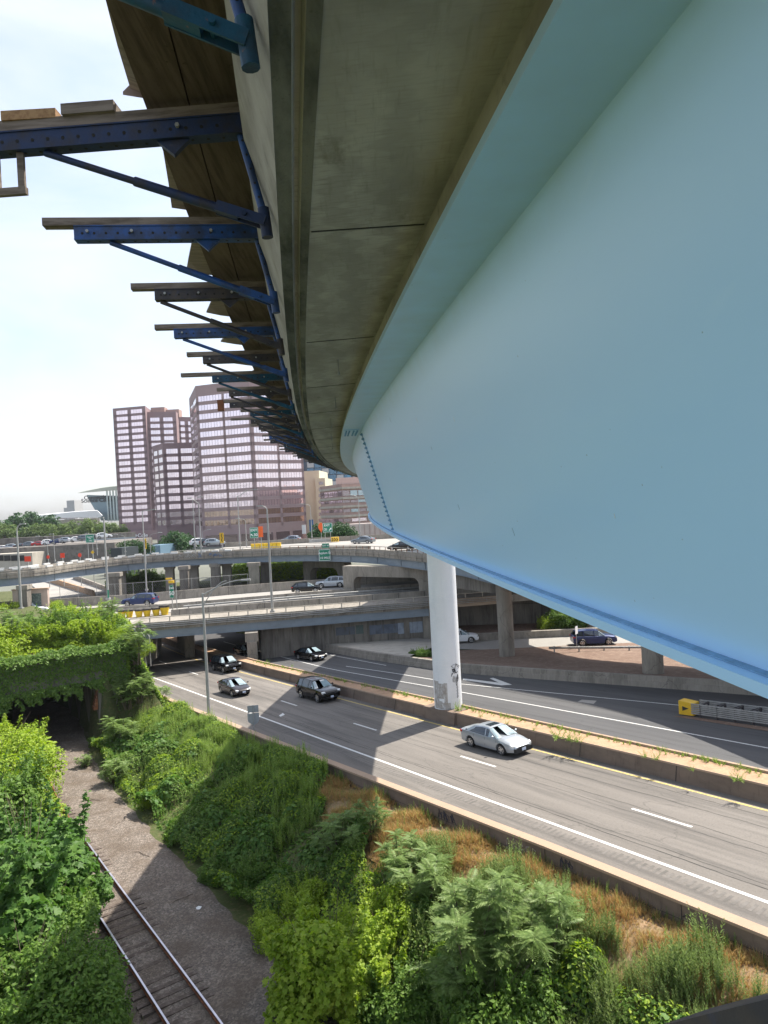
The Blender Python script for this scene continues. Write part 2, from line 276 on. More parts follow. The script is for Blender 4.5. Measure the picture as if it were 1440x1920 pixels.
M['ballast'] = layered('grey_track_gravel', (.15, .125, .105), [('cell', (11, 11, 11), (.30, .25, .21), .35, .9, .85, 0), ('cell', (21, 21, 21), (.05, .047, .045), .5, .95, .75, 0), ('noise', (.6, .6, .6), (.10, .075, .055), .42, .62, .7, 6), ('noise', (35, 35, 35), (.62, .6, .58), .70, .78, .8, 2)], rough=.95, bump=1.0, bscale=16, bdist=.06)
M['tie'] = layered('old_track_tie', (.12, .095, .08), [('noise', (4, 4, 30), (.065, .05, .04), .42, .62, .85, 6), ('noise', (6, 6, 6), (.22, .185, .16), .52, .7, .7, 6)], rough=.95, bump=.5, bscale=20)
M['black'] = plain('black_rubber', (.018, .018, .018), .8)
M['glass_car'] = plain('car_glass', (.02, .03, .04), .05, 0, 1.0, var=.02)
M['wind'] = plain('windscreen_glass', (.26, .34, .37), .08, 0, 1.0, var=.02)
M['chrome'] = plain('alloy_metal', (.55, .55, .56), .25, .8)
M['lampglass'] = plain('headlamp_glass', (.6, .62, .62), .1, .2)
M['tail'] = plain('tail_lamp_red', (.4, .02, .02), .2)
M['plate'] = plain('number_plate', (.55, .62, .75), .4)
M['bark'] = layered('bark', (.12, .09, .065), [('noise', (8, 8, 2), (.06, .045, .035), .42, .62, .8, 6)], rough=.95, bump=.4)
M['signgreen'] = plain('sign_green', (.01, .20, .12), .5, var=.06)
M['signwhite'] = plain('sign_white', (.8, .8, .8), .5, var=.03)
M['signorange'] = plain('sign_orange', (.85, .13, .02), .5, var=.05)
M['signyellow'] = plain('sign_yellow', (.72, .44, .02), .5, var=.08)
M['barrel'] = plain('barrel_yellow', (.70, .47, .015), .55, var=.12)
M['signblack'] = plain('sign_black', (.02, .02, .02), .6)
M['signback'] = plain('sign_back_aluminium', (.34, .36, .38), .5, .3)
M['dark'] = plain('dark_void', (.02, .02, .02), .9)
# ============================================================ SETTING: ground, highway, barriers
def tw(s): return interp(s, [(-40, 21.5), (20, 21.35), (34, 21.0), (46, 20.7), (60, 20.45), (90, 20.4)])
def tk(s): return interp(s, [(-60, 70), (-10, 58), (10, 53), (25.7, 50), (34, 48.2), (44, 45.8), (52, 44.05), (66, 43.7), (90, 44.4), (140, 46)])
def tm(s): return interp(s, [(-40, 32.2), (50, 32.3), (72, 32.6), (90, 33.2), (140, 34)])
RZ = -18.45
def sm(a, b, x): k = min(1, max(0, (x-a)/(b-a))); return k*k*(3-2*k)
def railt(s): return interp(s, [(-40, 8.95), (25, 8.95), (39, 8.55), (50, 8.3), (60, 8.9), (75, 11), (100, 16)])
def hump(x, y): return .5*math.sin(x*.31+1.3)*math.sin(y*.27)+.3*math.sin(x*.8+y*.55)
def gz(x, y):
    s, t = st_of((x, y)); T = tw(s)-.42
    if y > 124: return -12.9
    if t < T:
        zwall = zr(s, T)-.02
        r0 = railt(s)
        if t > r0+3.7: z = lerp(RZ-.05, zwall, sm(r0+3.7, T-.3, t)); z += .25*hump(x, y)*min(1, (T-t)/3)*min(1, (t-r0-3.7)/2)
        elif t > r0-2.6: z = RZ-.05
        else: z = RZ-.05+sm(r0-2.6, r0-12, t)*3.2 if t > r0-12 else RZ+3.15
        if t < r0-2.6 and t > -10: z = lerp(RZ-.05, RZ+3.2, sm(0, 1, (r0-2.6-t)/9))
        if 62.6 < s < 87 and 4.3 < t < 14.2: return RZ-.05
        if s > 63:
            top = -11.3; k = sm(20.0, 16.3, t) if t < 20.0 else 0
            z2 = lerp(zwall, top, k); z = lerp(z2, z2, 1)
            if s > 64.0: z = min(z, -11.3)
        if y > 100: z = -12.9
        return z
    if t < tk(s)+.2: return zr(s, t)-.25
    return -19.0 if y < 98 else -12.9
mb = MB(); xs = list(np.arange(-130, 90.1, 1.1)); ys = list(np.arange(-30, 140.1, 1.1))
mb.sheet([[(x, y, gz(x, y)) for x in xs] for y in ys][::-1])
g = mb.build('ground', M['earth'], None, 60); tag(g, 'weedy earth ground under the greenery and between the structures', 'ground', kind='structure')
mb = MB(); mb.sheet([[(-4000, 5000, -13.0), (4000, 5000, -13.0)], [(-4000, 138, -13.0), (4000, 138, -13.0)]])
mb.sheet([[(-4000, 138, -19.5), (-129, 138, -19.5)], [(-4000, -400, -19.5), (-129, -400, -19.5)]])
mb.sheet([[(89, 138, -19.5), (4000, 138, -19.5)], [(89, -400, -19.5), (4000, -400, -19.5)]])
mb.sheet([[(-129, -29, -19.5), (89, -29, -19.5)], [(-129, -400, -19.5), (89, -400, -19.5)]])
o = mb.build('terrain', plain('city_ground', (.12, .125, .10), .95, var=.3, scale=.02)); tag(o, 'flat city ground reaching to the horizon', 'terrain', kind='structure')
_sr = None
def srange(a, b, st=2.0): n = max(1, int(round((b-a)/st))); return [a+(b-a)*i/n for i in range(n+1)]
def strip(name, f0, f1, a, b, h, mat, label, step=2.0, nsub=1):
    mb = MB(); rows = []
    for s in srange(a, b, step): rows.append([ST(s, lerp(f0(s), f1(s), k/nsub), h) for k in range(nsub+1)])
    mb.sheet(rows[::-1] if False else rows); 
    mb.f = [tuple(reversed(f)) for f in mb.f]
    o = mb.build(name, mat); return tag(o, label, name.replace('_', ' '), kind='structure')
strip('road', lambda s: tw(s)-.02, lambda s: tm(s)+.1, -40, 140, 0, M['asphalt'], 'near three lane carriageway of the sunken highway', nsub=4)
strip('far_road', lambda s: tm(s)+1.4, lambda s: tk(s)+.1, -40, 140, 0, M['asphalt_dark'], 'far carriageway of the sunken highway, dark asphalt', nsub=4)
def cst(v): return lambda s: v
def wide(v, d=.075, bend=0): return (lambda s: v-d, lambda s: v+d)
def lt(v): return lambda s: v+interp(s, [(50, 0), (80, .25), (140, 1.6)])
mbw = MB(); mby = MB()
def linemb(mb, f, a, b, wd, h=.006, step=3):
    rows = [[ST(s, f(s)+wd, h), ST(s, f(s)-wd, h)] for s in srange(a, b, step)]; mb.sheet(rows)
linemb(mbw, cst(24.27), -40, 140, .085)
s0 = on_road(1298, 1550.5); s0 = st_of(s0)[0]
for k in range(-4, 9):
    a = s0+12.19*k; linemb(mbw, lt(27.95), a, a+3.05, .075)
linemb(mbw, lambda s: interp(s, [(-40, 40.4), (20.5, 39.6), (37.8, 39.25), (49.6, 38.9), (66, 38.3), (92, 39.9)]), -40, 100, .06)
linemb(mbw, lambda s: interp(s, [(20, 46.4), (29.4, 44.8), (40.8, 42.5), (48.4, 41), (57.9, 40.7), (66, 40.1)]), 28.3, 66, .06)
linemb(mbw, lambda s: interp(s, [(60, 42.6), (90, 43.5)]), 62, 92, .05)
# gore arrow shape on the far carriageway
pa = [on_road(*p) for p in [(868, 1272), (905, 1276), (960, 1284), (958, 1278), (930, 1270), (925, 1274), (908, 1271)]]
def poly_on_road(mb, pix, h=.008): pts = [on_road(x, y)+Vector((0, 0, h)) for x, y in pix]; mb.add(pts, [tuple(range(len(pts)))[::-1]])
poly_on_road(mbw, [(868, 1272), (868, 1275), (940, 1285), (960, 1284), (925, 1271), (918, 1272), (935, 1280)])
poly_on_road(mbw, [(523, 1342), (530, 1337), (534, 1340), (526, 1344)][::-1])
o = mbw.build('white_road_marking', M['paint_white']); tag(o, 'white edge lines and lane dashes painted on the highway', 'road marking', kind='structure')
linemb(mby, lt(31.55), -40, 140, .075)
o = mby.build('yellow_road_marking', M['paint_yellow']); tag(o, 'worn yellow edge line beside the median', 'road marking', kind='structure')
mb = MB()
for i in range(520):
    s = -10+i*.29; j = random.uniform(-.04, .04); mb.add([ST(s, 23.35+j, .006), ST(s+.13, 23.35+j, .006), ST(s+.13, 23.9+j, .006), ST(s, 23.9+j, .006)], [(3, 2, 1, 0)])
o = mb.build('rumble_strip', plain('rumble_groove', (.125, .115, .105), .95, var=.3, scale=2)); tag(o, 'row of rumble grooves cut beside the edge line', 'rumble strip', kind='structure')
mb = MB()
def srow(f, n): return [f(k/n) for k in range(n+1)]
rows = []
for s in srange(2, 44, 1.1):
    T = tw(s)-.40; w_ = float(np.interp(s, [5, 15, 30, 35, 38, 44], [2.6, 3.5, 3.2, 1.6, .4, .1])); row = []
    for k in range(7):
        t = T-w_*(1-k/6); p = ST(s, t); q = gz(p.x, p.y) if k < 6 else zr(s, T)-.02; row.append(Vector((p.x, p.y, q+.05)))
    rows.append(row)
mb.sheet(rows); mb.f = [tuple(reversed(f)) for f in mb.f]; o = mb.build('dry_soil', M['fill'], None, 60); tag(o, 'dry orange litter soil beside the roadside wall', 'soil', kind='structure')
# long irregular cracks between the lanes
mb = MB()
def crack(t0, a, b, wd, amp):
    s = a; t = t0; prev = None
    while s < b:
        t = t0+(t-t0)*.9+random.uniform(-amp, amp); p0 = ST(s, t, .005); p1 = ST(s, t+wd*random.uniform(.4, 1), .005)
        if prev: mb.add([prev[0], prev[1], p1, p0], [(0, 3, 2, 1)])
        prev = (p0, p1); s += .35
for t0, wd in ((27.6, .03), (25.1, .045), (25.35, .03), (29.8, .035), (30.9, .03), (28.25, .03), (36, .035), (37.2, .03), (41.3, .03)):
    crack(t0, -30, 90, wd, .03)
o = mb.build('pavement_crack', plain('crack_dark', (.028, .027, .025), .95)); tag(o, 'thin dark cracks running along the lanes', 'cracks', kind='structure')
mb = MB(); poly_on_road(mb, [(1083, 1316), (1091, 1312), (1119, 1314), (1113, 1320)]); o = mb.build('road_patch', M['asphalt_pale']); tag(o, 'pale square patch on the far carriageway', 'road patch', kind='structure')
# ---------------- profile extrusion along s
def extr(mb, prof, a, b, step=2.0, cap=True, mi=None, ff=ST):
    """prof(s) -> list of (t, h) closed ring"""
    rows = [[ff(s, t, h) for t, h in prof(s)] for s in srange(a, b, step)]
    mb.sheet(rows, mi, True)
    if cap: mb.cap(rows[0], mi); mb.cap(rows[-1], mi, True)
# near low wall with a sunlit coping
mb = MB(); mc = MB(); mj = MB()
extr(mb, lambda s: [(tw(s)-.34, -.6), (tw(s)-.34, .76), (tw(s)-.02, .76), (tw(s)-.02, -.3)], -30, 88)
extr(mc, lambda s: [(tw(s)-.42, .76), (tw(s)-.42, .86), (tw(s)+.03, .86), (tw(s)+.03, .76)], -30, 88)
JW = []
for s in srange(-28, 86, 6.1): mj = MB(); mj.beam(ST(s, tw(s)-.347, -.5), ST(s, tw(s)-.347, .76), .03, .012); JW.append(('joint', mj, M['signblack']))
mj = MB()
mj.sheet([[ST(s, tw(s)-.345, .22), ST(s, tw(s)-.345, .2)] for s in srange(-30, 88)])
# chalk-like tag loops on the wall
gl = MB()
def tagstroke(mb, fn, pts, wd=.018):
    P = [fn(x, y) for x, y in pts]
    mb.tube(P, wd, 5)
def fw(s0): return lambda x, y: ST(s0-x, tw(s0-x)-.352, .12+y)
def text_strokes(mb, fn, word, h=.42, wd=.016, sp=.42):
    G = {'D': [[(0, 0), (0, 1), (.45, .85), (.6, .5), (.45, .12), (0, 0)]], 'O': [[(.3, 0), (.05, .3), (.05, .7), (.3, 1), (.55, .7), (.55, .3), (.3, 0)]], 'G': [[(.55, .8), (.3, 1), (.05, .65), (.08, .25), (.35, 0), (.58, .2), (.55, .45), (.3, .45)]],
         'E': [[(.5, 1), (.05, .9), (.1, .5), (.4, .5), (.1, .5), (.05, .1), (.5, 0)]], 'R': [[(0, 0), (.05, 1), (.5, .85), (.4, .55), (.1, .5), (.55, 0)]], 'S': [[(.5, .9), (.2, 1), (.1, .7), (.45, .4), (.4, .05), (0, .05)]], 'N': [[(0, 0), (.05, 1), (.45, 0), (.5, 1)]], 'A': [[(0, 0), (.3, 1), (.55, 0), (.45, .4), (.1, .4)]], 'K': [[(0, 0), (.05, 1)], [(.5, 1), (.05, .5), (.55, 0)]], 'V': [[(0, 1), (.3, 0), (.55, 1)]]}
    for i, ch in enumerate(word):
        for st_ in G.get(ch, []): tagstroke(mb, fn, [((i+p[0]*1.0)*sp, p[1]*h) for p in st_], wd)
text_strokes(gl, fw(22.1), 'DOGER', .42, .009, .36)
gd = MB(); 
for s_ in (26.6, 26.2, 25.8, 19.3, 19.0):
    for k in range(4): a_ = random.uniform(0, .3); tagstroke(gd, fw(s_), [(a_, random.uniform(.1, .2)), (a_+random.uniform(-.1, .1), random.uniform(.4, .55)), (a_+.2, random.uniform(.1, .4)), (a_+.1, random.uniform(.1, .5))], .011)
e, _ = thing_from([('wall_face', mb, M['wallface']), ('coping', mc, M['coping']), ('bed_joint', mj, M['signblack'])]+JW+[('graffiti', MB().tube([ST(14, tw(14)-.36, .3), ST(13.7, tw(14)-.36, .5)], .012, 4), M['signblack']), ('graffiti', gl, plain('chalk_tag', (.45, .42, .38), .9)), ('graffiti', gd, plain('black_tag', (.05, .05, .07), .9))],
    'roadside_wall', ST(20, 21), 'long low brown concrete wall with pale coping between the grassy slope and the near lanes', 'wall')
# median barrier with brick-sand fill between two lips
mb = MB(); mf = MB(); ml = MB(); mj = MB()
MW = lambda s: interp(s, [(-40, 1.65), (50, 1.5), (72, 1.2), (140, 1.2)])
extr(mb, lambda s: [(tm(s)-.12, -.3), (tm(s)+.03, .80), (tm(s)+MW(s)-.03, .80), (tm(s)+MW(s)+.1, -.3)], -40, 140)
extr(mf, lambda s: [(tm(s)+.10, .78), (tm(s)+.10, .84), (tm(s)+MW(s)-.2, .86), (tm(s)+MW(s)-.2, .78)], -40, 140)
extr(ml, lambda s: [(tm(s)+MW(s)-.16, .78), (tm(s)+MW(s)-.16, .98), (tm(s)+MW(s)+.02, .98), (tm(s)+MW(s)+.02, .7)], -40, 140)
extr(ml, lambda s: [(tm(s)+.0, .78), (tm(s)+.02, .87), (tm(s)+.09, .87), (tm(s)+.09, .78)], -40, 140)
JM = []
for s in srange(-40, 138, 6.1): mj = MB(); mj.beam(ST(s, tm(s)-.115, 0), ST(s, tm(s)+.025, .79), .035, .012); JM.append(('joint', mj, M['signblack']))
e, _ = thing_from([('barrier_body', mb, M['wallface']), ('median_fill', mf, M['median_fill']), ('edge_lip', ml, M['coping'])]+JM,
    'median_barrier', ST(30, 32.3), 'raised median barrier filled with sandy brick between the two carriageways', 'barrier')
# kerb wall on the far side
mb = MB(); mj = MB()
extr(mb, lambda s: [(tk(s)-.05, -.2), (tk(s), .45), (tk(s)+.08, .46), (tk(s)+.1, .85), (tk(s)+.5, .85), (tk(s)+.5, -.2)], -10, 92)
JM = []
for s in srange(-8, 90, 3.4): mj = MB(); mj.beam(ST(s, tk(s)+.095, .45), ST(s, tk(s)+.095, .84), .03, .012); JM.append(('joint', mj, M['signblack']))
e, _ = thing_from([('wall_body', mb, M['conc'])]+JM, 'retaining_kerb_wall', ST(40, 46), 'weathered concrete kerb wall between the far carriageway and the dirt', 'wall')
# dirt and slab field between that wall and the ramp road
RY = lambda x: 81.5-.03*x; RZZ = -17.0
mb = MB(); msl = MB()
rows = []
for s in srange(-40, 86, 2):
    a = ST(s, tk(s)+.4, .8); b_ = Vector((a.x+ (RY(a.x)-a.y)*.30, 0, RZZ)); b_.y = RY(b_.x)
    n = 14; row = []
    for k in range(n+1):
        q = k/n; p = a.lerp(b_, q); 
        if 0 < k < n: p.z += .12*math.sin(p.x*.7+p.y*.4)*math.sin(q*3.14)-.25*math.sin(q*3.14)
        row.append(p)
    if b_.y > a.y+1: rows.append(row)
mb.sheet([list(reversed(r_)) for r_ in rows]); o = mb.build('dirt_field', M['dirt'], None, 60); tag(o, 'bare reddish dirt between the far lanes and the ramp', 'dirt', kind='structure')
mb = MB(); 
A3 = [ST(s, tk(s)+.45, .8) for s in (84, 78, 72, 66, 60)]
B3 = [Vector((-13, 92, -17.2)), Vector((-9, 91, -17.1)), Vector((-4, 90, -17.05)), Vector((1, 88.5, -17)), Vector((6.5, 86, -16.98))]
mb.sheet([[a.lerp(b, q/4)+Vector((0, 0, .05)) for q in range(5)] for a, b in zip(A3, B3)]); o = mb.build('pavement', M['conc_pale']); tag(o, 'pale concrete apron in front of the abutment wall', 'pavement', kind='structure')
mb = MB(); mb.sheet([[(x, RY(x)+5.2+(0 if x > 8 else (8-x)*.75), RZZ+.02), (x, RY(x)-.2+(0 if x > 8 else (8-x)*.75), RZZ+.02)] for x in srange(-14, 140, 4)][::-1]); 
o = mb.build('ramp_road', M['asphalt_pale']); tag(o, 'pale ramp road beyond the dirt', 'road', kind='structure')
mb = MB(); mb.prism([(x_, y_) for x_, y_ in [(9, 86.3), (150, 82), (150, 82.6), (9, 86.9)]], -17.3, -16.15)
e, _ = thing_from([('barrier_body', mb, M['conc'])], 'concrete_barrier', (30, 86, -17), 'low concrete barrier along the far side of the ramp road', 'barrier')
mb = MB(); mb.prism([(7, 97.5), (40, 93), (40, 93.8), (7, 98.3)], -17.6, -11.3); mb.prism([(40, 93), (120, 90), (120, 91), (40, 93.8)], -17.6, -13.5)
mj = MB()
for x in srange(9, 40, 5): mj.beam((x, 97.22-.136*(x-9)-.012, -17), (x, 97.22-.136*(x-9)-.012, -11.4), .06, .03)
mj.beam((7, 97.48, -14.2), (40, 92.98, -14.2), .03, .05)
e, _ = thing_from([('wall_body', mb, M['conc_dirty']), ('joint', mj, M['signblack'])], 'retaining_wall', (25, 95, -17), 'tall stained concrete retaining wall behind the ramp road', 'wall')
mb = MB(); mb.sheet([[(8, 98, -16.9), (150, 98, -13)], [(8, 86.8, -16.95), (150, 82.5, -16.95)]]); 
o = mb.build('verge', M['dirt']); tag(o, 'dry dirt verge behind the ramp barrier', 'verge', kind='structure')
# ---------------- railway
mb = MB(); rows = []
for s in srange(-20, 80, 1.0): rows.append([ST(s, railt(s)+3.9-.75+k_*0+dx, z=RZ+dz+random.uniform(-.025, .025)) for dx, dz, k_ in ((.75, -.10, 0), (-.3, .03, 0), (-1.2, .06, 0), (-2, .05, 0), (-2.8, .06, 0), (-3.4, .06, 0), (-4.2, .06, 0), (-5.4, -.02, 0), (-6.4, -.2, 0))])
mb.sheet(rows); o = mb.build('track_gravel', M['ballast'], None, 60); tag(o, 'grey gravel track bed', 'gravel', kind='structure')
# each tie
tie0 = MB(); tie0.box((0, 0, 0), (2.55, .23, .16)); tie0 = tie0.build('railway_tie', M['tie']); first = True
i = 0
for s in srange(8, 62, .56):
    o = tie0 if first else tie0.copy()
    if not first: sc.collection.objects.link(o)
    first = False; c = ST(s, railt(s)-.75+random.uniform(-.05, .05), z=RZ-.005+random.uniform(-.035, .02)); o.location = c; o.rotation_euler = (random.uniform(-.01, .01), 0, R(35)+random.uniform(-.03, .03))
    tag(o, 'weathered timber tie lying across the track gravel under the rails', 'railway tie', 'timber ties under the railway track'); i += 1
for k, (dt, lab) in enumerate(((0, 'polished steel rail on the side nearest the gravel path'), (-1.5, 'steel rail on the side nearest the left bushes'))):
    mb = MB(); mt = MB(); f = lambda s: railt(s)+dt
    ringp = lambda s: [(f(s)-.07, .12), (f(s)-.07, .14), (f(s)-.012, .155), (f(s)-.012, .235), (f(s)+.012, .235), (f(s)+.012, .155), (f(s)+.07, .14), (f(s)+.07, .12)]
    ff = lambda s, t, h: ST(s, t, z=RZ+h)
    extr(mb, ringp, -20, 75, 1.5, ff=ff)
    extr(mt, lambda s: [(f(s)-.036, .235), (f(s)-.036, .275), (f(s)+.036, .275), (f(s)+.036, .235)], -20, 44, 1.5, ff=ff)
    extr(mb, lambda s: [(f(s)-.036, .235), (f(s)-.036, .275), (f(s)+.036, .275), (f(s)+.036, .235)], 44, 75, 1.5, ff=ff)
    thing_from([('rail_web', mb, M['rust']), ('rail_head', mt, M['railsteel'])], 'railway_rail', ST(30, f(30), z=RZ), lab, 'rail')
# tunnel portal
def stz(s, t, z): return ST(s, t, z=z)
mb = MB(); A_, B_ = 4.6, 13.9
def portal_box(mb, t0, t1, s0, s1, z0, z1): 
    pts = [stz(s, t, 0) for s, t in ((s0, t0), (s0, t1), (s1, t1), (s1, t0))]; mb.prism([(p.x, p.y) for p in pts], z0, z1)
portal_box(mb, -14, 16.3, 63.2, 64.4, -13.4, -10.7)
portal_box(mb, 13.9, 16.3, 63.2, 64.4, RZ-.4, -13.4)
portal_box(mb, -14, 4.6, 63.2, 64.4, RZ-.4, -13.4)
portal_box(mb, 13.9, 14.4, 64.4, 86, RZ-.4, -13.4); portal_box(mb, 4.1, 4.6, 64.4, 86, RZ-.4, -13.4); portal_box(mb, 4.1, 14.4, 64.4, 86, -13.4, -13.0); portal_box(mb, 4.6, 13.9, 85.5, 86, RZ-.4, -13.4)
ms = MB()
for q in range(7): portal_box(ms, 13.5+.08*q, 13.85, 63.25, 63.9, -15.9+.3*q, -15.6+.3*q)
thing_from([('portal_wall', mb, M['conc_dirty']), ('rust_stain_patch', ms, M['rust'])], 'railway_tunnel', stz(64, 10, RZ), 'ivy covered concrete tunnel mouth where the railway disappears', 'tunnel')
mb = MB(); pts = [stz(s, t, 0) for s, t in ((64.4, -40), (64.4, 16.1), (86, 16.1), (110, -40))]
mb.prism([(p.x, p.y) for p in pts], -12.98, -11.2); o = mb.build('hill', M['earth']); tag(o, 'earth bank above the railway tunnel', 'hill', kind='structure')
# ============================================================ the curved flyover overhead
A0, RAD, GR, WD = R(-7.93), 254.9, .0136, 9.6
FCX, FCY = RAD*math.cos(A0), -RAD*math.sin(A0)
def FO(s, off, z, up=True):
    ph = A0+s/RAD; return Vector((FCX-(RAD-off)*math.cos(ph), FCY+(RAD-off)*math.sin(ph), z+(GR*s if up else 0)))
def fdir(s): ph = A0+s/RAD; return Vector((math.sin(ph), math.cos(ph), GR)), Vector((math.cos(ph), -math.sin(ph), 0))
SS = srange(-50, -6, 3)+srange(-5.25, 40, .75)+srange(41, 150, 2.5)
def fring(mb, prof, ss=SS, mi=None, cap=True, close=True):
    rows = [[FO(s, o_, z) for o_, z in prof] for s in ss]; mb.sheet(rows, mi, close)
    if cap and close: mb.cap(rows[0], mi); mb.cap(rows[-1], mi, True)
W_ = WD
slab = MB()
fring(slab, [(0.02, 1.50), (.095, 1.515), (.105, 1.545), (.125, 1.545), (.135, 1.515), (.858, 1.56), (W_-.858, 1.56), (W_-.02, 1.50), (W_+.14, 2.0), (W_+.14, 2.3), (-.14, 2.3), (-.14, 2.0)][::-1], mi=0)
edge = MB(); fring(edge, [(0.018, 1.494), (.092, 1.509), (.092, 1.52), (.018, 1.51)][::-1]); fring(edge, [(.138, 1.511), (.19, 1.514), (.19, 1.53), (.138, 1.53)][::-1])
fas = MB(); fring(fas, [(.019, 1.49), (-.146, 1.99), (-.146, 2.31), (-.12, 2.31), (-.12, 2.0), (.024, 1.505)])
fr = MB(); fring(fr, [(W_-.019, 1.49), (W_+.146, 1.99), (W_+.146, 2.31), (W_+.12, 2.31), (W_+.12, 2.0), (W_-.024, 1.505)][::-1])
haunch = MB(); fring(haunch, [(.87, 1.58), (.875, 1.42), (1.75, 1.42), (1.75, 1.58)][::-1]); fring(haunch, [(W_-.87, 1.58), (W_-.875, 1.42), (W_-1.75, 1.42), (W_-1.75, 1.58)])
par = MB(); fring(par, [(-.14, 2.3), (-.14, 3.1), (.1, 3.1), (.25, 2.3)][::-1]); fring(par, [(W_+.14, 2.3), (W_+.14, 3.1), (W_-.1, 3.1), (W_-.25, 2.3)])
joints = MB()
for s in (4.05, 6.9, 9.7, 12.6, 15.4, 18.2, 21.0, 24, 27, 30):
    z0 = 1.511; joints.beam(FO(s, .2, 1.5165), FO(s, .853, 1.557), .012, .004)
e, o_ = thing_from([('deck_slab', slab, M['soffit'], 40), ('stained_edge', edge, M['soffit_edge'], 40), ('fascia', fas, M['fascia'], 40), ('fascia', fr, M['fascia'], 40), ('haunch', haunch, M['fascia'], 40), ('parapet', par, M['conc'], 40), ('form_joint', joints, M['signblack'])],
    'flyover_deck', (0, 0, 0), 'grey board marked concrete underside of the curved flyover deck overhead', 'bridge deck')
# steel box girder
web = MB(); fring(web, [(1.218, 1.385), (1.80, -.76), (1.83, -.76), (1.25, 1.385)]); fring(web, [(W_-1.218, 1.385), (W_-1.80, -.76), (W_-1.83, -.76), (W_-1.25, 1.385)][::-1])
fl = MB(); fring(fl, [(.845, 1.356), (.845, 1.392), (.85, 1.42), (1.6, 1.42), (1.6, 1.385), (1.22, 1.385), (1.215, 1.385)][::1] if False else [(.845, 1.37), (.845, 1.419), (1.62, 1.419), (1.62, 1.37)])
fring(fl, [(W_-.845, 1.37), (W_-.845, 1.419), (W_-1.62, 1.419), (W_-1.62, 1.37)][::-1])
bf = MB(); fring(bf, [(1.70, -.762), (1.70, -.812), (W_-1.70, -.812), (W_-1.70, -.762)])
wl = MB(); fring(wl, [(1.795, -.748), (1.765, -.755), (1.765, -.7618), (1.80, -.7618)])
hs = 15.2
# find the arc length where the lower end of the splice shows
def proj(p): 
    p = Vector(p); d = p.dot(FW); return (720+FPX*p.dot(AX)/d, 960-FPX*p.dot(UP)/d)
hs = min([x*.1 for x in range(80, 300)], key=lambda s: abs(proj(FO(s, 1.80, -.72))[0]-739))
sp = MB(); bl = []
dv, sv = fdir(hs)
def webp(s, k, out=0.0): return FO(s, lerp(1.218, 1.80, k)-.965*out, lerp(1.385, -.76, k)-.26*out)
sp.beam(webp(hs, .03, .006), webp(hs, .975, .006), .02, .012, up=sv)
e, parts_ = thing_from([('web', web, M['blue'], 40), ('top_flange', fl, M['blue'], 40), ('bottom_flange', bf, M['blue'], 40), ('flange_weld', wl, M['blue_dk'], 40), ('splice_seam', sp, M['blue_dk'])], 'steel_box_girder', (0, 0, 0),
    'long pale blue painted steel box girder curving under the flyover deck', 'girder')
webo = parts_[0]; flo = parts_[1]
b0 = None
for i in range(22):
    k = .045+.92*i/21
    c = webp(hs-.11, k, .012)
    if b0 is None:
        m_ = MB(); m_.box((0, 0, 0), (.035, .10, .05)); m_.tube([(-.015, -.025, 0), (-.04, -.025, 0)], .017, 6); m_.tube([(-.015, .025, 0), (-.04, .025, 0)], .017, 6)
        b0 = m_.build('bolt', M['blue_dk'], webo); o = b0
    else: o = b0.copy(); sc.collection.objects.link(o); adopt(o, webo)
    o.location = c; o.rotation_euler = (0, 0, -A0-hs/RAD)
for i in range(7):
    s = random.uniform(3.2, 10); k = random.uniform(.12, .9); m_ = MB(); l_ = random.uniform(.008, .03); m_.beam(webp(s, k, .002), webp(s+l_*random.uniform(-1, 1), min(.97, k+l_), .002), .0025, .002, up=sv); m_.build('scuff', plain('scuff_grey', (.25, .36, .45), .6) if i % 3 else M['signwhite'], webo)
hp = MB(); q = [FO(hs+a, b_, 1.352) for a, b_ in ((-.45, .86), (-.45, 1.17), (.9, 1.17), (.9, .86))]; hp.add(q+[v+Vector((0, 0, .015)) for v in q], [(0, 1, 2, 3), (7, 6, 5, 4), (0, 4, 5, 1), (1, 5, 6, 2), (2, 6, 7, 3), (3, 7, 4, 0)])
hp.build('splice_plate', M['blue'], flo)
b0 = None
for a in range(5):
    for b_ in (.91, .97, 1.06, 1.13):
        if b0 is None: m_ = MB(); m_.tube([(0, 0, 0), (0, 0, -.025)], .02, 6); b0 = m_.build('bolt', M['blue_dk'], flo); o = b0
        else: o = b0.copy(); sc.collection.objects.link(o); adopt(o, flo)
        o.location = FO(hs-.35+a*.24, b_, 1.352)
# hanging pins under the slab
for i, (s, off) in enumerate(((7.9, .55), (10.9, .62), (13.8, .6), (16.8, .62), (19.8, .63))):
    m_ = MB(); m_.tube([(0, 0, .02), (0, 0, -.13)], .008, 6); m_.tube([(0, 0, -.13), (0, 0, -.16)], .016, 6); o = m_.build('hanger_pin', M['galv']); o.location = FO(s, off, 1.53)
    tag(o, 'small pale metal pin hanging from the concrete soffit, %s from the near end' % ORD[i], 'pin', 'pins hanging from the slab underside')
# pier
cb = on_road(835, 1332, .75); mb = MB(); ring = []
rows = []
for z in np.linspace(cb.z+.05, GR*56-.80, 26):
    rows.append([(cb.x+.3+1.02*math.cos(a), cb.y+.7+1.02*math.sin(a), z) for a in np.linspace(0, 2*math.pi, 40, endpoint=False)])
mb.sheet(rows, None, True)
rust = MB()
def colp(az, z, r_=1.026): return (cb.x+.3+r_*math.sin(az), cb.y+.7-r_*math.cos(az), z)
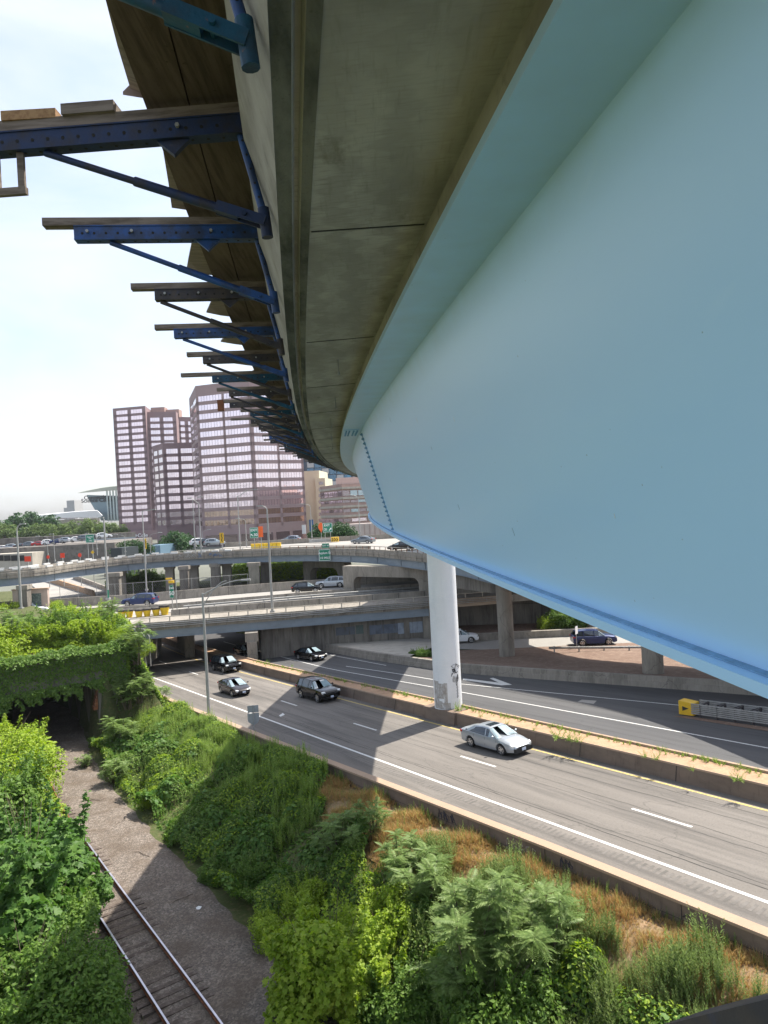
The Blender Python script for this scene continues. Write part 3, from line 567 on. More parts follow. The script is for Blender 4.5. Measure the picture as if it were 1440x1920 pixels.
# repaint patches and tags wrapped on the column foot
gp = MB()
pp = [(-.95, 0, 2.1), (-.6, 0, 1.95), (-.3, 0, 2.0), (-.05, 0, 1.5), (.1, 0, .8), (.1, 0, .3)]
for a0, a1, za, zb in ((-1.25, -.75, .7, 2.15), (-.75, -.35, .9, 2.0), (-.35, -.1, .6, 2.05), (-1.25, -.5, .15, .72), (-.5, .1, .15, .62)):
    n = 6; gp.sheet([[colp(lerp(a0, a1, i/n), cb.z+z_) for i in range(n+1)] for z_ in (za, zb)])
tg = MB()
def colstroke(pts, wd=.02): tg.tube([colp(a, cb.z+z, 1.03) for a, z in pts], wd, 5)
for k in range(9):
    a = .3+.55*random.random(); z = 2.7+.5*random.random(); colstroke([(a, z), (a+random.uniform(-.25, .25), z+random.uniform(-.3, .3)), (a+random.uniform(-.2, .25), z+random.uniform(-.3, .3)), (a+random.uniform(-.25, .25), z+random.uniform(-.2, .3))])
for k in range(8):
    a = .3+.45*random.random(); z = 1.7+.7*random.random(); colstroke([(a, z), (a+.05, z+.25), (a+.1, z-.1), (a+.02, z-.2), (a-.03, z)], .011)
for k in range(4):
    z = 1.0+.22*k; colstroke([(.62, z), (.7, z+.12), (.74, z-.02), (.64, z-.08), (.62, z)], .013)
pl_ = MB(); c_ = st_of((cb.x+.3, cb.y+.7)); extr(pl_, lambda s: [(tm(s)-.30, -.3), (tm(s)-.16, .86), (tm(s)+1.75, .86), (tm(s)+1.85, -.3)], c_[0]-1.9, c_[0]+1.7)
thing_from([('plinth', pl_, M['wallface']), ('column_shaft', mb, M['white_paint'], 40), ('repaint_patch', gp, layered('grey_patch', (.42, .40, .38), [('noise', (3, 3, 3), (.30, .27, .24), .45, .6, .8, 6), ('noise', (6, 6, 2), (.6, .6, .6), .55, .62, .9, 6)], rough=.9)), ('graffiti', tg, M['signblack'])],
    'bridge_column', (cb.x+.3, cb.y+.7, cb.z-.8), 'tall round white bridge column with graffiti at its foot standing on the median', 'column')
# ---------------- overhang brackets, boards
BS = [2.42]+[2.35+1.6*i for i in range(1, 24)]
TIP = {0: -1.9, 1: -2.35, 2: -1.72, 3: -1.46, 4: -1.57, 5: -1.47, 6: -1.85, 7: -1.5, 8: -1.7, 9: -1.45, 10: -1.9, 11: -1.6}
COLS = ['form_teal', 'form_dark', 'form_blue', 'form_dark', 'form_blue', 'form_dark', 'form_teal', 'form_dark', 'form_dark', 'form_teal', 'form_dark', 'form_dark', 'form_dark', 'form_blue', 'form_dark', 'form_teal', 'form_dark', 'form_dark', 'form_dark', 'form_dark', 'form_dark', 'form_dark', 'form_dark', 'form_dark']
CN = {'form_blue': 'bright blue', 'form_dark': 'dark steel', 'form_teal': 'worn teal blue'}
for i, s in enumerate(BS):
    root = FO(s, 0, 1.55); dv, sv = fdir(s); up = Vector((0, 0, 1)); tip = TIP.get(i, -1.5-.15*((i*7) % 3)); bt = tip+(.22 if i not in (6, 10) else .5); m = M[COLS[i]]
    if i == 1: m = M['form_dark']; m = layered('navy_formwork_steel', (.014, .03, .085), [('noise', (7, 7, 7), (.03, .028, .035), .45, .65, .8, 6), ('noise', (20, 20, 20), (.10, .08, .07), .64, .78, .6, 5)], rough=.55, bump=.2, bscale=60)
    sk = .175 if i == 1 else 0.0
    P = lambda off, z, ds=0: FO(s+ds-sk*off, off, z-.055)
    beam = MB()
    for d_ in (-.032, .032): beam.beam(P(bt, 2.125, d_), P(-.13, 2.125, d_), .012, .105)
    for zz in (2.075, 2.175): beam.beam(P(bt, zz, 0), P(-.13, zz, 0), .09, .008)
    hol = beam
    for k in range(int((-.2-bt)/.085)):
        c = P(bt+.06+.085*k, 2.12, -.0395); hol.tube([c, c+dv*.002], .010, 8, mi=1)
        c = P(bt+.06+.085*k+.03, 2.07, 0); hol.tube([c, c+Vector((0, 0, -.0015))], .009, 8, mi=1)
    BB = []
    for off in (bt+.1, bt+.42, -.5):
        c = P(off, 2.13, -.045); b_ = MB(); b_.tube([c, c-dv*.02], .012, 6); BB.append(('bolt', b_, M['galv']))
    br = MB()
    a = P(-1.25 if bt < -1.25 else bt+.05, 2.062); b_ = P(-.08, 1.60); mid = a.lerp(b_, .42)
    br.tube([a, mid], .019, 10); br.tube([mid, a.lerp(b_, .86)], .026, 10)
    sh = MB(); q0 = a.lerp(b_, .80)
    for d_ in (-.033, .033): sh.beam(q0+dv*d_, b_+dv*d_+(b_-a).normalized()*.03, .010, .055)
    sh.beam(q0, a.lerp(b_, .9), .06, .05)
    c = a.lerp(b_, .93); sh.tube([c-dv*.055, c+dv*.055], .012, 8)
    sh.tube([b_+Vector((0, 0, .07))+sv*.02, b_+Vector((0, 0, -.09))+sv*.035], .032, 10)
    po = MB(); po.tube([P(-.17, 2.11), P(-.055, 1.62)], .022, 10)
    for k in range(5):
        c = P(-.17, 2.11).lerp(P(-.055, 1.62), .15+.16*k)-dv*.0225; po.tube([c, c-dv*.001], .007, 6, mi=1)
    gus = MB(); gus.add([P(-.62, 2.07, -.02), P(-.44, 2.07, -.02), P(-.53, 1.99, -.02), P(-.62, 2.07, .02), P(-.44, 2.07, .02), P(-.53, 1.99, .02)], [(0, 2, 1), (3, 4, 5), (0, 1, 4, 3), (1, 2, 5, 4), (2, 0, 3, 5)])
    tb = MB(); tb.beam(P(tip, 2.207), P(-.15, 2.207), .085, .058); 
    pr = [('beam', beam, [m, M['dark']]), *BB, ('diagonal_strut', br, m, 40), ('strut_shoe', sh, m, 40), ('post', po, [M['form_blue'] if i < 9 else m, M['dark']], 40), ('gusset', gus, m), ('timber_runner', tb, M['timber'])]
    if i == 1:
        h_ = MB(); 
        for a1, b1 in ((-1.53, -1.53), (-1.39, -1.39)): h_.beam(P(a1, 2.07), P(b1, 1.87), .03, .035, up=sv)
        h_.beam(P(-1.555, 1.86), P(-1.365, 1.86), .03, .04); pr.append(('hanger_clamp', h_, M['timber']))
    if i == 8: h_ = MB(); h_.beam(P(tip-.03, 2.13), P(tip+.10, 2.13), .1, .22); pr.append(('end_block', h_, M['rust']))
    thing_from(pr, 'formwork_bracket', root, '%s overhang bracket with timber on top, %s from the near end' % (CN[COLS[i]], ORD[i]), 'bracket', 'overhang brackets along the flyover edge')
# boards on the brackets
k = 0
for row, (o0, o1) in enumerate(((-.434, -.165), (-.68, -.444))):
    s = -3.0+row*.8; j = 0
    while s < 41:
        mb = MB(); ss = srange(s+.006, s+3.19, .8); dz = .004*((j+row) % 2); rr_ = [[FO(x, o_, z+dz) for o_, z in ((o0, 2.237), (o0, 2.262), (o1, 2.262), (o1, 2.237))] for x in ss]
        mb.sheet(rr_, None, True); mb.cap(rr_[0]); mb.cap(rr_[-1], flip=True)
        o = mb.build('form_board', M['board']); tag(o, 'brown form board lying on the brackets in the %s row, %s from the near end' % (('inner', 'outer')[row], ORD[j]), 'board', 'form boards on the overhang brackets'); s += 3.2; j += 1
mb = MB(); rows = [[FO(x, o_, z) for o_, z in ((-.475, 2.272), (-.475, 2.30), (-.40, 2.30), (-.40, 2.272))] for x in srange(-4, 42, .8)]; mb.sheet(rows, None, True); o = mb.build('light_block_batten', M['board']); tag(o, 'added dark batten keeping light out of the gap between the two board rows', 'batten')  # batten added above the boards to stop light through their gap
for i in range(23):
    s0, s1 = BS[i]+.25-(1.6 if i == 0 else 0)*0, BS[i]+1.6; w_ = (-.76 if i < 2 else -.88)-.03*min(i, 10)
    mb = MB(); pts = [FO(s0, -.64, 2.27), FO(s1-.35, lerp(-.64, w_, .72), 2.30), FO(s1+.08, w_, 2.34), FO(s1+.08, -.80, 2.30), FO(s1+.08, -.60, 2.27)]
    mb.add(pts+[p+Vector((0, 0, .018)) for p in pts], [(4, 3, 2, 1, 0), (5, 6, 7, 8, 9)]+[(a, (a+1) % 5, 5+(a+1) % 5, 5+a) for a in range(5)])
    o = mb.build('plywood_sheet', M['ply']); tag(o, 'grey tapered plywood sheet jutting past the boards, %s from the near end' % ORD[i], 'plywood', 'plywood offcuts along the outer board edge')
mb = MB(); mb.beam(FO(4.21, -1.46, 2.202), FO(4.17, -1.16, 2.202), .12, .052); o = mb.build('timber_block', M['timber_new']); tag(o, 'short raw orange sawn timber block on the second bracket', 'timber block')
mb = MB(); mb.beam(FO(4.14, -1.12, 2.206), FO(4.09, -.83, 2.206), .12, .058); o = mb.build('timber_block', M['timber']); tag(o, 'short dark old timber block beside the orange one on the second bracket', 'timber block')
# walkway lip at the bottom right corner of the view
mb = MB(); a = on_d(1300, 1958, .95); b_ = on_d(1480, 1922, .80); mb.beam(a, b_+(b_-a)*1.2, .10, .06); mb.beam(a-Vector((0, 0, .04)), b_+(b_-a)*1.2-Vector((0, 0, .04)), .05, .05)
o = mb.build('walkway_rail', M['form_dark']); tag(o, 'dark rail of the walkway, only its edge in the bottom right corner', 'rail')
# ============================================================ lower overpass crossing the highway
def lint(pl, x): return interp(x, pl)
F1 = lambda x: 83+ (x+30.7)*9/48.7                       # front edge of the lower overpass, y as a function of x
def xstrip(name, f0, f1, x0, x1, z, mat, label, dz=.5, kind='structure', step=4):
    mb = MB(); xs = srange(x0, x1, step)
    rows = [[(x, f0(x), z), (x, f1(x), z), (x, f1(x), z-dz), (x, f0(x), z-dz)] for x in xs]; mb.sheet(rows, None, True); mb.cap(rows[0]); mb.cap(rows[-1], flip=True)
    o = mb.build(name, mat); return tag(o, label, name.replace('_', ' '), kind=kind)
def xwall(mb, f, x0, x1, th, z0, z1, step=4, mi=None, cap=True):
    xs = srange(x0, x1, step); g0 = z0 if callable(z0) else (lambda x: z0); g1 = z1 if callable(z1) else (lambda x: z1)
    rows = [[(x, f(x), g0(x)), (x, f(x)+th, g0(x)), (x, f(x)+th, g1(x)), (x, f(x), g1(x))] for x in xs]; mb.sheet(rows, mi, True)
    if cap: mb.cap(rows[0], mi); mb.cap(rows[-1], mi, True)
def jersey(name, f, x0, x1, zb, zt, label, mat=None, seg=4.0, cat='barrier', extra=None):
    mb = MB(); xs = srange(x0, x1, 3)
    rows = [[(x, f(x)-.14, zb), (x, f(x)+.4, zb), (x, f(x)+.26, zt), (x, f(x), zt)] for x in xs]; mb.sheet(rows, None, True); mb.cap(rows[0]); mb.cap(rows[-1], flip=True)
    prs = [('barrier_body', mb, mat or M['conc'])]
    for x in srange(x0+1, x1-1, seg):
        mj = MB(); mj.beam((x, f(x)-.145, zb), (x, f(x)-.006, zt), .05, .015, up=(0, 1, 0)); prs.append(('joint', mj, M['signblack']))
    return thing_from(prs + (extra or []), name, (x0, f(x0), zb), label, cat)
ZB = -12.45
deck1 = MB(); fx = F1
def slabx(mb, f0, f1, x0, x1, zt, zb, step=5):
    xs = srange(x0, x1, step); rows = [[(x, f0(x), zt), (x, f1(x), zt), (x, f1(x), zb), (x, f0(x), zb)] for x in xs]; mb.sheet(rows, None, True); mb.cap(rows[0]); mb.cap(rows[-1], flip=True)
slabx(deck1, fx, lambda x: fx(x)+9.2, -31, 44, ZB, -13.25)
cope = MB(); xwall(cope, lambda x: fx(x)-.08, -31, 44, .5, -12.95, -12.28)
gird = MB(); gsti = []
xwall(gird, lambda x: fx(x)+.12, -30, 5, .06, -14.15, -13.25); xwall(gird, lambda x: fx(x)+.0, -30, 5, .3, -14.2, -14.15); 
for k_ in (2.0, 4.2, 6.6): xwall(gird, lambda x: fx(x)+k_, -30, 5, .06, -14.15, -13.25); xwall(gird, lambda x: fx(x)+k_-.15, -30, 5, .3, -14.2, -14.15)
prs = [('deck_slab', deck1, M['conc']), ('parapet', cope, M['conc']), ('steel_girder', gird, M['steel_blue'])]
lint_ = MB(); xwall(lint_, lambda x: fx(x)-.1, 5, 15.5, .7, -13.35, -12.3)
prs.append(('lintel_beam', lint_, layered('tan_beam_concrete', (.36, .28, .21), [('noise', (.6, .6, 2), (.24, .19, .15), .45, .7, .7, 5)], rough=.9)))
for i, x in enumerate(srange(-30.5, 30, 2.2)):
    m_ = MB(); m_.beam((x, fx(x)+.25, -12.3), (x, fx(x)+.25, -11.78), .09, .12); prs.append(('rail_post', m_, M['conc_pale']))
m_ = MB(); m_.tube([(x, fx(x)+.25, -11.75) for x in srange(-30.6, 32, 3)], .055, 6); prs.append(('hand_rail', m_, M['conc_pale']))
for k in range(3):
    m_ = MB(); m_.tube([(x, fx(x)-.16-.06*k, -12.45-.2*k+(.05*math.sin(x*1.3+k) if abs(x+8) < 6 else 0)) for x in srange(-29.5, 16, .8)], .045, 6); prs.append(('conduit', m_, M['galv']))
for x in srange(-29, 15, 2.4):
    m_ = MB(); m_.beam((x, fx(x)-.1, -12.95), (x, fx(x)-.32, -12.4), .06, .05, up=(1, 0, 0)); prs.append(('conduit_hanger', m_, M['galv']))
thing_from(prs, 'highway_overpass', (-10, fx(-10), -18), 'lower grey highway overpass with blue steel girders and pipes crossing above the lanes', 'overpass')
# abutment and frame piers
mb = MB(); AB = lambda x: fx(x)+.7
mb.prism([(-16, AB(-16)+1), (5.2, AB(5.2)), (5.2, AB(5.2)+8), (-16, AB(-16)+9)], -18.2, -14.22)
bt_ = [];
for x in (-9, -3.0, 2.1, 4.7):
    m_ = MB(); m_.prism([(x-.35, AB(x)-.15-(x<0)*.0+(5-x)*.05), (x+.35, AB(x)-.15+(5-x)*.05), (x+.35, AB(x)+.9), (x-.35, AB(x)+.9)], -18.2, -14.2); bt_.append(('buttress', m_, M['conc_dirty']))
m_ = MB(); m_.prism([(4.2, AB(4.2)-.3), (5.5, AB(5.2)-.3), (5.5, AB(5.2)+3), (4.2, AB(4.2)+3)], -17.5, -13.3); bt_.append(('end_block', m_, M['conc']))
for j, (x0, x1, z0, z1, cc) in enumerate(((-6.8, -4.4, -15.9, -14.9, (.12, .13, .15)), (-4.3, -3.3, -15.9, -14.8, (.11, .14, .13)), (-2.6, 1.0, -16.1, -14.95, (.14, .16, .20)), (1.0, 4.15, -16.3, -14.9, (.30, .34, .40)), (5.0-.8, 5.49, -15.9, -15.0, (.2, .21, .23)))):
    m_ = MB(); yy = lambda x: AB(x)+(5.2-x)/21.2*1.0-.02-(.30 if j == 4 else 0); m_.sheet([[(x0, yy(x0), z0), (x1, yy(x1), z0)], [(x0, yy(x0), z1), (x1, yy(x1), z1)]])
    bt_.append(('paint_patch', m_, layered('patch%d' % j, cc, [('noise', (1, 1, .6), tuple(c*.6 for c in cc), .45, .65, .8, 6), ('noise', (3, 3, .4), (.1, .09, .075), .55, .68, .7, 6)], rough=.8)))
thing_from([('wall_body', mb, M['conc_dirty'])]+bt_, 'abutment_wall', (-5, AB(-5), -18), 'stained concrete abutment wall with grey paint patches under the overpass end', 'wall')
def frame_pier(base, top, wd, dp, rz, label, n=4, cap=(1.5, 1.5), dr=(0.26, .96), gap=3.4, mat=None):
    prs = []; d = Vector((dr[0], dr[1], 0)); 
    for k in range(n):
        m_ = MB(); c = Vector(base)+d*gap*k; m_.box((c.x, c.y, (base[2]+top)/2), (wd, dp, top-base[2]), rz); prs.append(('pier_leg', m_, mat or M['conc']))
    m_ = MB(); c0 = Vector(base)-d*.4; c1 = Vector(base)+d*(gap*(n-1)+.4); m_.beam((c0.x, c0.y, top+cap[1]/2), (c1.x, c1.y, top+cap[1]/2), cap[0], cap[1]); prs.append(('pier_cap', m_, mat or M['conc']))
    return thing_from(prs, 'bridge_pier', base, label, 'pier')
b1 = on_d(472, 1200, 84.6); frame_pier((b1.x, 84.6, -18), -15.3, 1.15, 1.2, R(10), 'square concrete pier frame standing in the median under the lower overpass', 5, (1.5, 1.05), (-.16, .98), 3.2)
b2 = on_d(405, 1200, 92); frame_pier((b2.x-4, 94, -18.6), -15.3, 1.2, 1.2, R(10), 'dark pier frame deeper under the lower overpass, left of the median pier', 3, (1.4, .9), (-.4, .9), 3.6)
frame_pier((b2.x-9.5, 97, -18.6), -15.3, 1.4, 1.3, R(10), 'dark pier frame deepest in the shade under the overpass beside the tunnel bank', 2, (1.4, .9), (-.4, .9), 3.6)
# left abutment of the overpass
mb = MB(); mb.prism([(-33.5, 81.6), (-29.6, 82.4), (-30.2, 92), (-34, 92)], -18, -12.5)
m2 = MB(); 
for k in range(3):
    a = on_d(262+9*k, 1168, 81.9); m2.tube([(a.x-2.2, 82.0, -12.6), (a.x-.6, 81.7, -12.75), (a.x, 81.6, -13.6), (a.x, 81.6, -17)], .07, 6)
thing_from([('wall_body', mb, M['conc']), ('conduit', m2, M['galv'])], 'abutment_wall', (-32, 84, -18), 'concrete abutment with bent conduits at the left end of the overpass', 'wall')
# main deck behind: gap, then the upper highway
F2 = lambda x: fx(x)+11.0
def Fc(x): return interp(x, [(-120, 91), (-60, 93.5), (-31, 92.8), (-13.5, 98), (15, 104), (60, 112)])   # guardrail side
def Ff(x): return interp(x, [(-120, 104), (-60, 104), (-37, 105), (-23, 110), (-13.5, 112), (0, 115), (60, 128)])
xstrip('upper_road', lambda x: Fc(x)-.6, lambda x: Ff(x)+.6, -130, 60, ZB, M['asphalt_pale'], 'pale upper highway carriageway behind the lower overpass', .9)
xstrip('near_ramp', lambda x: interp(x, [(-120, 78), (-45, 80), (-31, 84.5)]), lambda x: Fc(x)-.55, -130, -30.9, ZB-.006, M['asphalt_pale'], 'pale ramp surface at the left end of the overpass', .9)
mbx = MB()
for f_, dd in ((lambda x: Ff(x)-1.2, .1), (lambda x: Fc(x)+4.6, .1)):
    mbx.sheet([[(x, f_(x), ZB+.006), (x, f_(x)+dd, ZB+.006)] for x in srange(-120, 50, 4)][::-1])
o = mbx.build('edge_line', M['paint_white']); tag(o, 'white edge lines on the upper highway', 'road marking', kind='structure')
Fb = lambda x: fx(x)+5.3
jersey('concrete_barrier', Fb, -27.3, 30, ZB, -11.62, 'weathered concrete barrier behind the near rail of the lower overpass', seg=3.4)
jersey('concrete_barrier', lambda x: Fc(x)+3.4, -75, 40, ZB, -11.78, 'concrete barrier in front of the upper highway traffic', seg=6, mat=M['conc'])
jersey('concrete_barrier', Ff, -75, 40, ZB, -11.15, 'concrete barrier on the far side of the upper highway, before the fence', seg=7, mat=M['conc'])
# guardrails
def guard(f, x0, x1, zt, label, ht=.75, sp=3.2, n=2):
    prs = []
    for x in srange(x0, x1, sp):
        m_ = MB(); m_.beam((x, f(x)+.12, zt-ht), (x, f(x)+.12, zt), .14, .12); prs.append(('post', m_, M['galv']))
    for k in range(n):
        m_ = MB(); xs = srange(x0-.6, x1+.6, 2); rows = [[(x, f(x)+dy, zt-.02-dz-.38*k) for dy, dz in ((0, 0), (-.07, .06), (0, .13), (-.07, .2), (0, .26), (.03, .26), (.03, 0))] for x in xs]; m_.sheet(rows, None, True); prs.append(('rail', m_, M['galv']))
    return thing_from(prs, 'guardrail', (x0, f(x0), zt-ht), label, 'guardrail')
guard(lambda x: Fc(x)-.2, -26.5, 40, -11.75, 'steel guardrail just in front of the upper highway barrier')
guard(lambda x: Fb(x)+1.9, -26, 30, -11.85, 'steel guardrail behind the first concrete barrier', n=1)
rg = [on_z(px, py, -16.75) for px, py in ((1040, 1224), (1120, 1224), (1290, 1222), (1440, 1232))]
gf = lambda x: interp(x, [(p.x, p.y) for p in rg])
guard(gf, rg[0].x, 60, -16.05, 'low steel guardrail along the near side of the ramp road', ht=.8, sp=2.5, n=1)
# yellow sand barrels
bar = None
for i, (px, py, wpx) in enumerate(((229, 1158.5, 12), (243, 1157.5, 13), (261, 1157, 14), (276, 1155.5, 14), (293, 1154, 14), (309, 1152.5, 17))):
    p = on_z(px, py, ZB); sc_ = 1.0 if i < 5 else 1.22
    if bar is None:
        bar = empty('sand_barrel', p); m_ = MB(); m_.sheet([[(r_*math.cos(a), r_*math.sin(a), z) for a in np.linspace(0, 2*math.pi, 16, endpoint=False)] for r_, z in ((.34, 0), (.37, .28), (.41, .30), (.44, .55), (.47, .57), (.50, .88))], None, True); m_.build('drum', M['barrel'], bar, 40)
        m_ = MB(); rr_ = [[(r_*math.cos(a), r_*math.sin(a), z) for a in np.linspace(0, 2*math.pi, 16, endpoint=False)] for r_, z in ((.54, .80), (.56, 1.0), (.40, 1.09))]; m_.sheet(rr_, None, True); m_.cap(rr_[-1]); m_.build('lid', plain('barrel_lid', (.05, .045, .04), .8, var=.4), bar, 40); o = bar
    else: o = copy_tree(bar); o.location = p
    o.scale = (sc_, sc_, sc_); o.rotation_euler = (0, 0, i)
    tag(o, 'yellow sand barrel with dark lid in the crash cushion row, %s from the left' % ORD[i], 'barrel', 'yellow sand barrels')
# ============================================================ curved viaduct behind
VP = [(0, 1072), (120, 1058), (240, 1045), (360, 1036.5), (480, 1031), (560, 1028), (657, 1028), (727, 1031.5), (793, 1037.5)]
vpts = [on_z(px, py, -6.3) for px, py in VP]+[on_d(870, 1000, 80), on_d(945, 1000, 68), on_d(1225, 1000, 54), on_d(1500, 1000, 40)]
vl = [Vector((p.x, p.y, 0)) for p in vpts]; vl = [Vector((-105, 78, 0))]+vl
# smooth the line
def smooth(pl, n=6):
    out = []
    for i in range(len(pl)-1):
        p0 = pl[max(i-1, 0)]; p1 = pl[i]; p2 = pl[i+1]; p3 = pl[min(i+2, len(pl)-1)]
        for k in range(n):
            t = k/n; out.append(.5*((2*p1)+(p2-p0)*t+(2*p0-5*p1+4*p2-p3)*t*t+(3*p1-p0-3*p2+p3)*t**3))
    return out+[pl[-1]]
vs = smooth(vl, 6)
for _ in range(6): vs = [vs[0]]+[(vs[i-1]+vs[i]*2+vs[i+1])/4 for i in range(1, len(vs)-1)]+[vs[-1]]
def vnorm(i):
    d = (vs[min(i+1, len(vs)-1)]-vs[max(i-1, 0)]).normalized(); return Vector((-d.y, d.x, 0))     # pointing away from the viewer
def vring(mb, prof, i0=0, i1=None, mi=None, step=1):
    i1 = i1 or len(vs)-1; rows = []
    for i in range(i0, i1+1, step):
        n = vnorm(i); rows.append([vs[i]+n*o_+Vector((0, 0, z)) for o_, z in prof])
    mb.sheet(rows, mi, True); mb.cap(rows[0], mi); mb.cap(rows[-1], mi, True)
VW = lambda i: 13.0
def Lxy(px, z, py): return on_z(px, py, z)
vd = MB(); vring(vd, [(0, -7.35), (0, -7.0), (13.5, -7.0), (13.5, -7.35)])
vp_ = MB(); vring(vp_, [(-.12, -7.4), (-.12, -6.98), (-.16, -6.96), (-.16, -6.62), (-.1, -6.6), (-.1, -6.3), (.22, -6.3), (.3, -6.99), (.3, -7.4)])
gi = MB(); vring(gi, [(.25, -8.4), (.25, -7.35), (.31, -7.35), (.31, -8.4)]); vring(gi, [(.08, -8.46), (.08, -8.4), (.5, -8.4), (.5, -8.46)])
for k in (3.4, 6.6, 9.8, 12.8): vring(gi, [(k, -8.4), (k, -7.35), (k+.06, -7.35), (k+.06, -8.4)])
prs = [('deck_slab', vd, M['asphalt_pale']), ('parapet', vp_, M['conc']), ('steel_girder', gi, M['steel_blue'])]
acc = 0; lastp = vs[0]; joints_ = []
rl = MB(); pts_ = []
NP = 0
for i in range(len(vs)-1):
    a, b_ = vs[i], vs[i+1]; Ls = (b_-a).length; t = 0
    while acc+ (Ls-t) >= 1.7:
        t += 1.7-acc; acc = 0; p = a.lerp(b_, t/Ls); n = vnorm(i)
        px = proj(Vector((p.x, p.y, -6.3)))[0]
        if -20 < px < 800:
            m_ = MB()
            if px > 330 and NP < 99: m_.beam(p+n*.06+Vector((0, 0, -6.3)), p+n*.06+Vector((0, 0, -5.88)), .09, .09); prs.append(('rail_post', m_, M['rust'] if px > 520 else M['galv'])); NP += 1
            m_ = MB(); m_.beam(p-n*.165+Vector((0, 0, -7.35)), p-n*.165+Vector((0, 0, -6.62)), .05, .012, up=n)
            if len(joints_) < 90: joints_.append(('joint', m_, M['signblack']))
    acc += Ls-t
sel = [i for i in range(len(vs)) if proj(Vector((vs[i].x, vs[i].y, -6)))[0] > 320 and vs[i].y > 50]
rl.tube([vs[i]+vnorm(i)*.06+Vector((0, 0, -5.86)) for i in sel], .05, 6); prs.append(('hand_rail', rl, M['conc_pale'])); prs += joints_[::1]
# girder stiffeners
for i in range(6, len(vs)-10, 4):
    m_ = MB(); n = vnorm(i); m_.beam(vs[i]+n*.2+Vector((0, 0, -8.38)), vs[i]+n*.2+Vector((0, 0, -7.4)), .1, .08); prs.append(('stiffener', m_, M['steel_blue']))
gp_ = MB()
for a0, a1, wd_ in ((372, 400, .028), (330, 362, .03)):
    for k in range(14):
        x = random.uniform(a0, a1); i = min(range(len(vs)), key=lambda q: abs(proj(Vector((vs[q].x, vs[q].y, -6.8)))[0]-x) if vs[q].y > 90 else 999); p = vs[i]-vnorm(i)*.19; tt = (vs[i+1]-vs[i]).normalized()
        z = -6.85+random.uniform(-.2, .2); q0 = p+tt*random.uniform(-1.6, 1.6); gp_.tube([q0+Vector((0, 0, z-.15)), q0+tt*.25+Vector((0, 0, z+.2)), q0+tt*.5+Vector((0, 0, z-.1))], .035, 4, mi=0 if a0 > 340 else 1)
prs.append(('graffiti', gp_, [plain('blue_tag', (.05, .16, .35), .8), plain('pale_tag', (.4, .4, .38), .8)]))
thing_from(prs, 'curved_viaduct', (vs[20].x, vs[20].y, -12), 'long curved grey viaduct with blue grey girder sweeping behind the overpass', 'viaduct')
# slots of light between barrier segments, modelled as two rows of white blocks
def along(i0px, i1px, off, z, sp, ln, name, label, group, n=60):
    out = []; acc = 0; first = None; c = 0
    for i in range(len(vs)-1):
        a, b_ = vs[i], vs[i+1]; Ls = (b_-a).length; t = 0; n_ = vnorm(i); d = (b_-a).normalized()
        while acc+(Ls-t) >= sp:
            t += sp-acc; acc = 0; p = a.lerp(b_, t/Ls)+n_*off+Vector((0, 0, z)); px = proj(p)[0]
            if i0px < px < i1px and c < n:
                if first is None: m_ = MB(); m_.box((0, 0, 0), (ln, .3, .24)); first = m_.build(name, M['paint_white']); o = first
                else: o = first.copy(); sc.collection.objects.link(o)
                o.location = p; o.rotation_euler = (0, 0, math.atan2(d.y, d.x)); tag(o, label, 'kerb block', group); c += 1
        acc += Ls-t
along(-15, 440, .06, -6.19, 2.3, 1.2, 'light_slot_block', 'white block standing for a slot of sunlight on the front kerb of the left viaduct', 'white blocks on the front kerb of the viaduct')
md = MB(); vring(md, [(4.0, -7.0), (4.0, -6.3), (4.35, -6.3), (4.35, -7.0)], 0, 42); thing_from([('barrier_body', md, M['conc'])], 'concrete_barrier', vs[20]+Vector((0, 0, -7)), 'second dark barrier on the left viaduct carrying a row of white blocks', 'barrier')
along(-15, 440, 4.15, -6.19, 2.3, 1.2, 'light_slot_block', 'white block standing for a slot of sunlight on the second barrier of the left viaduct', 'white blocks on the second barrier of the viaduct')
# right part: wide deck carrying the traffic, beyond it a barrier
mb = MB(); W0 = [vs[i] for i in range(len(vs)) if proj(Vector((vs[i].x, vs[i].y, -7)))[0] > 330 and vs[i].y > 60]
far = [Vector((p.x+6+ (p.x+20)*.35, 150+max(0, p.x)*.2, 0)) for p in W0]
mb.sheet([[p+Vector((0, .3, -6.985)), q+Vector((0, 0, -6.985))] for p, q in zip(W0, far)][::-1]); mb.sheet([[p+Vector((0, .4, -7.34)), q+Vector((0, 0, -7.34))] for p, q in zip(W0, far)])
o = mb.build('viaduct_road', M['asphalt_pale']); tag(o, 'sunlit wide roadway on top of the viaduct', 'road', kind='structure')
md = MB(); md.sheet([[q+Vector((0, d, z)) for d, z in ((0, -7.3), (0, -6.0), (.3, -6.0), (.3, -7.3))] for q in far], None, True)
thing_from([('barrier_body', md, M['conc'])], 'concrete_barrier', far[5]+Vector((0, 0, -7)), 'far concrete barrier behind the cars on the viaduct', 'barrier')
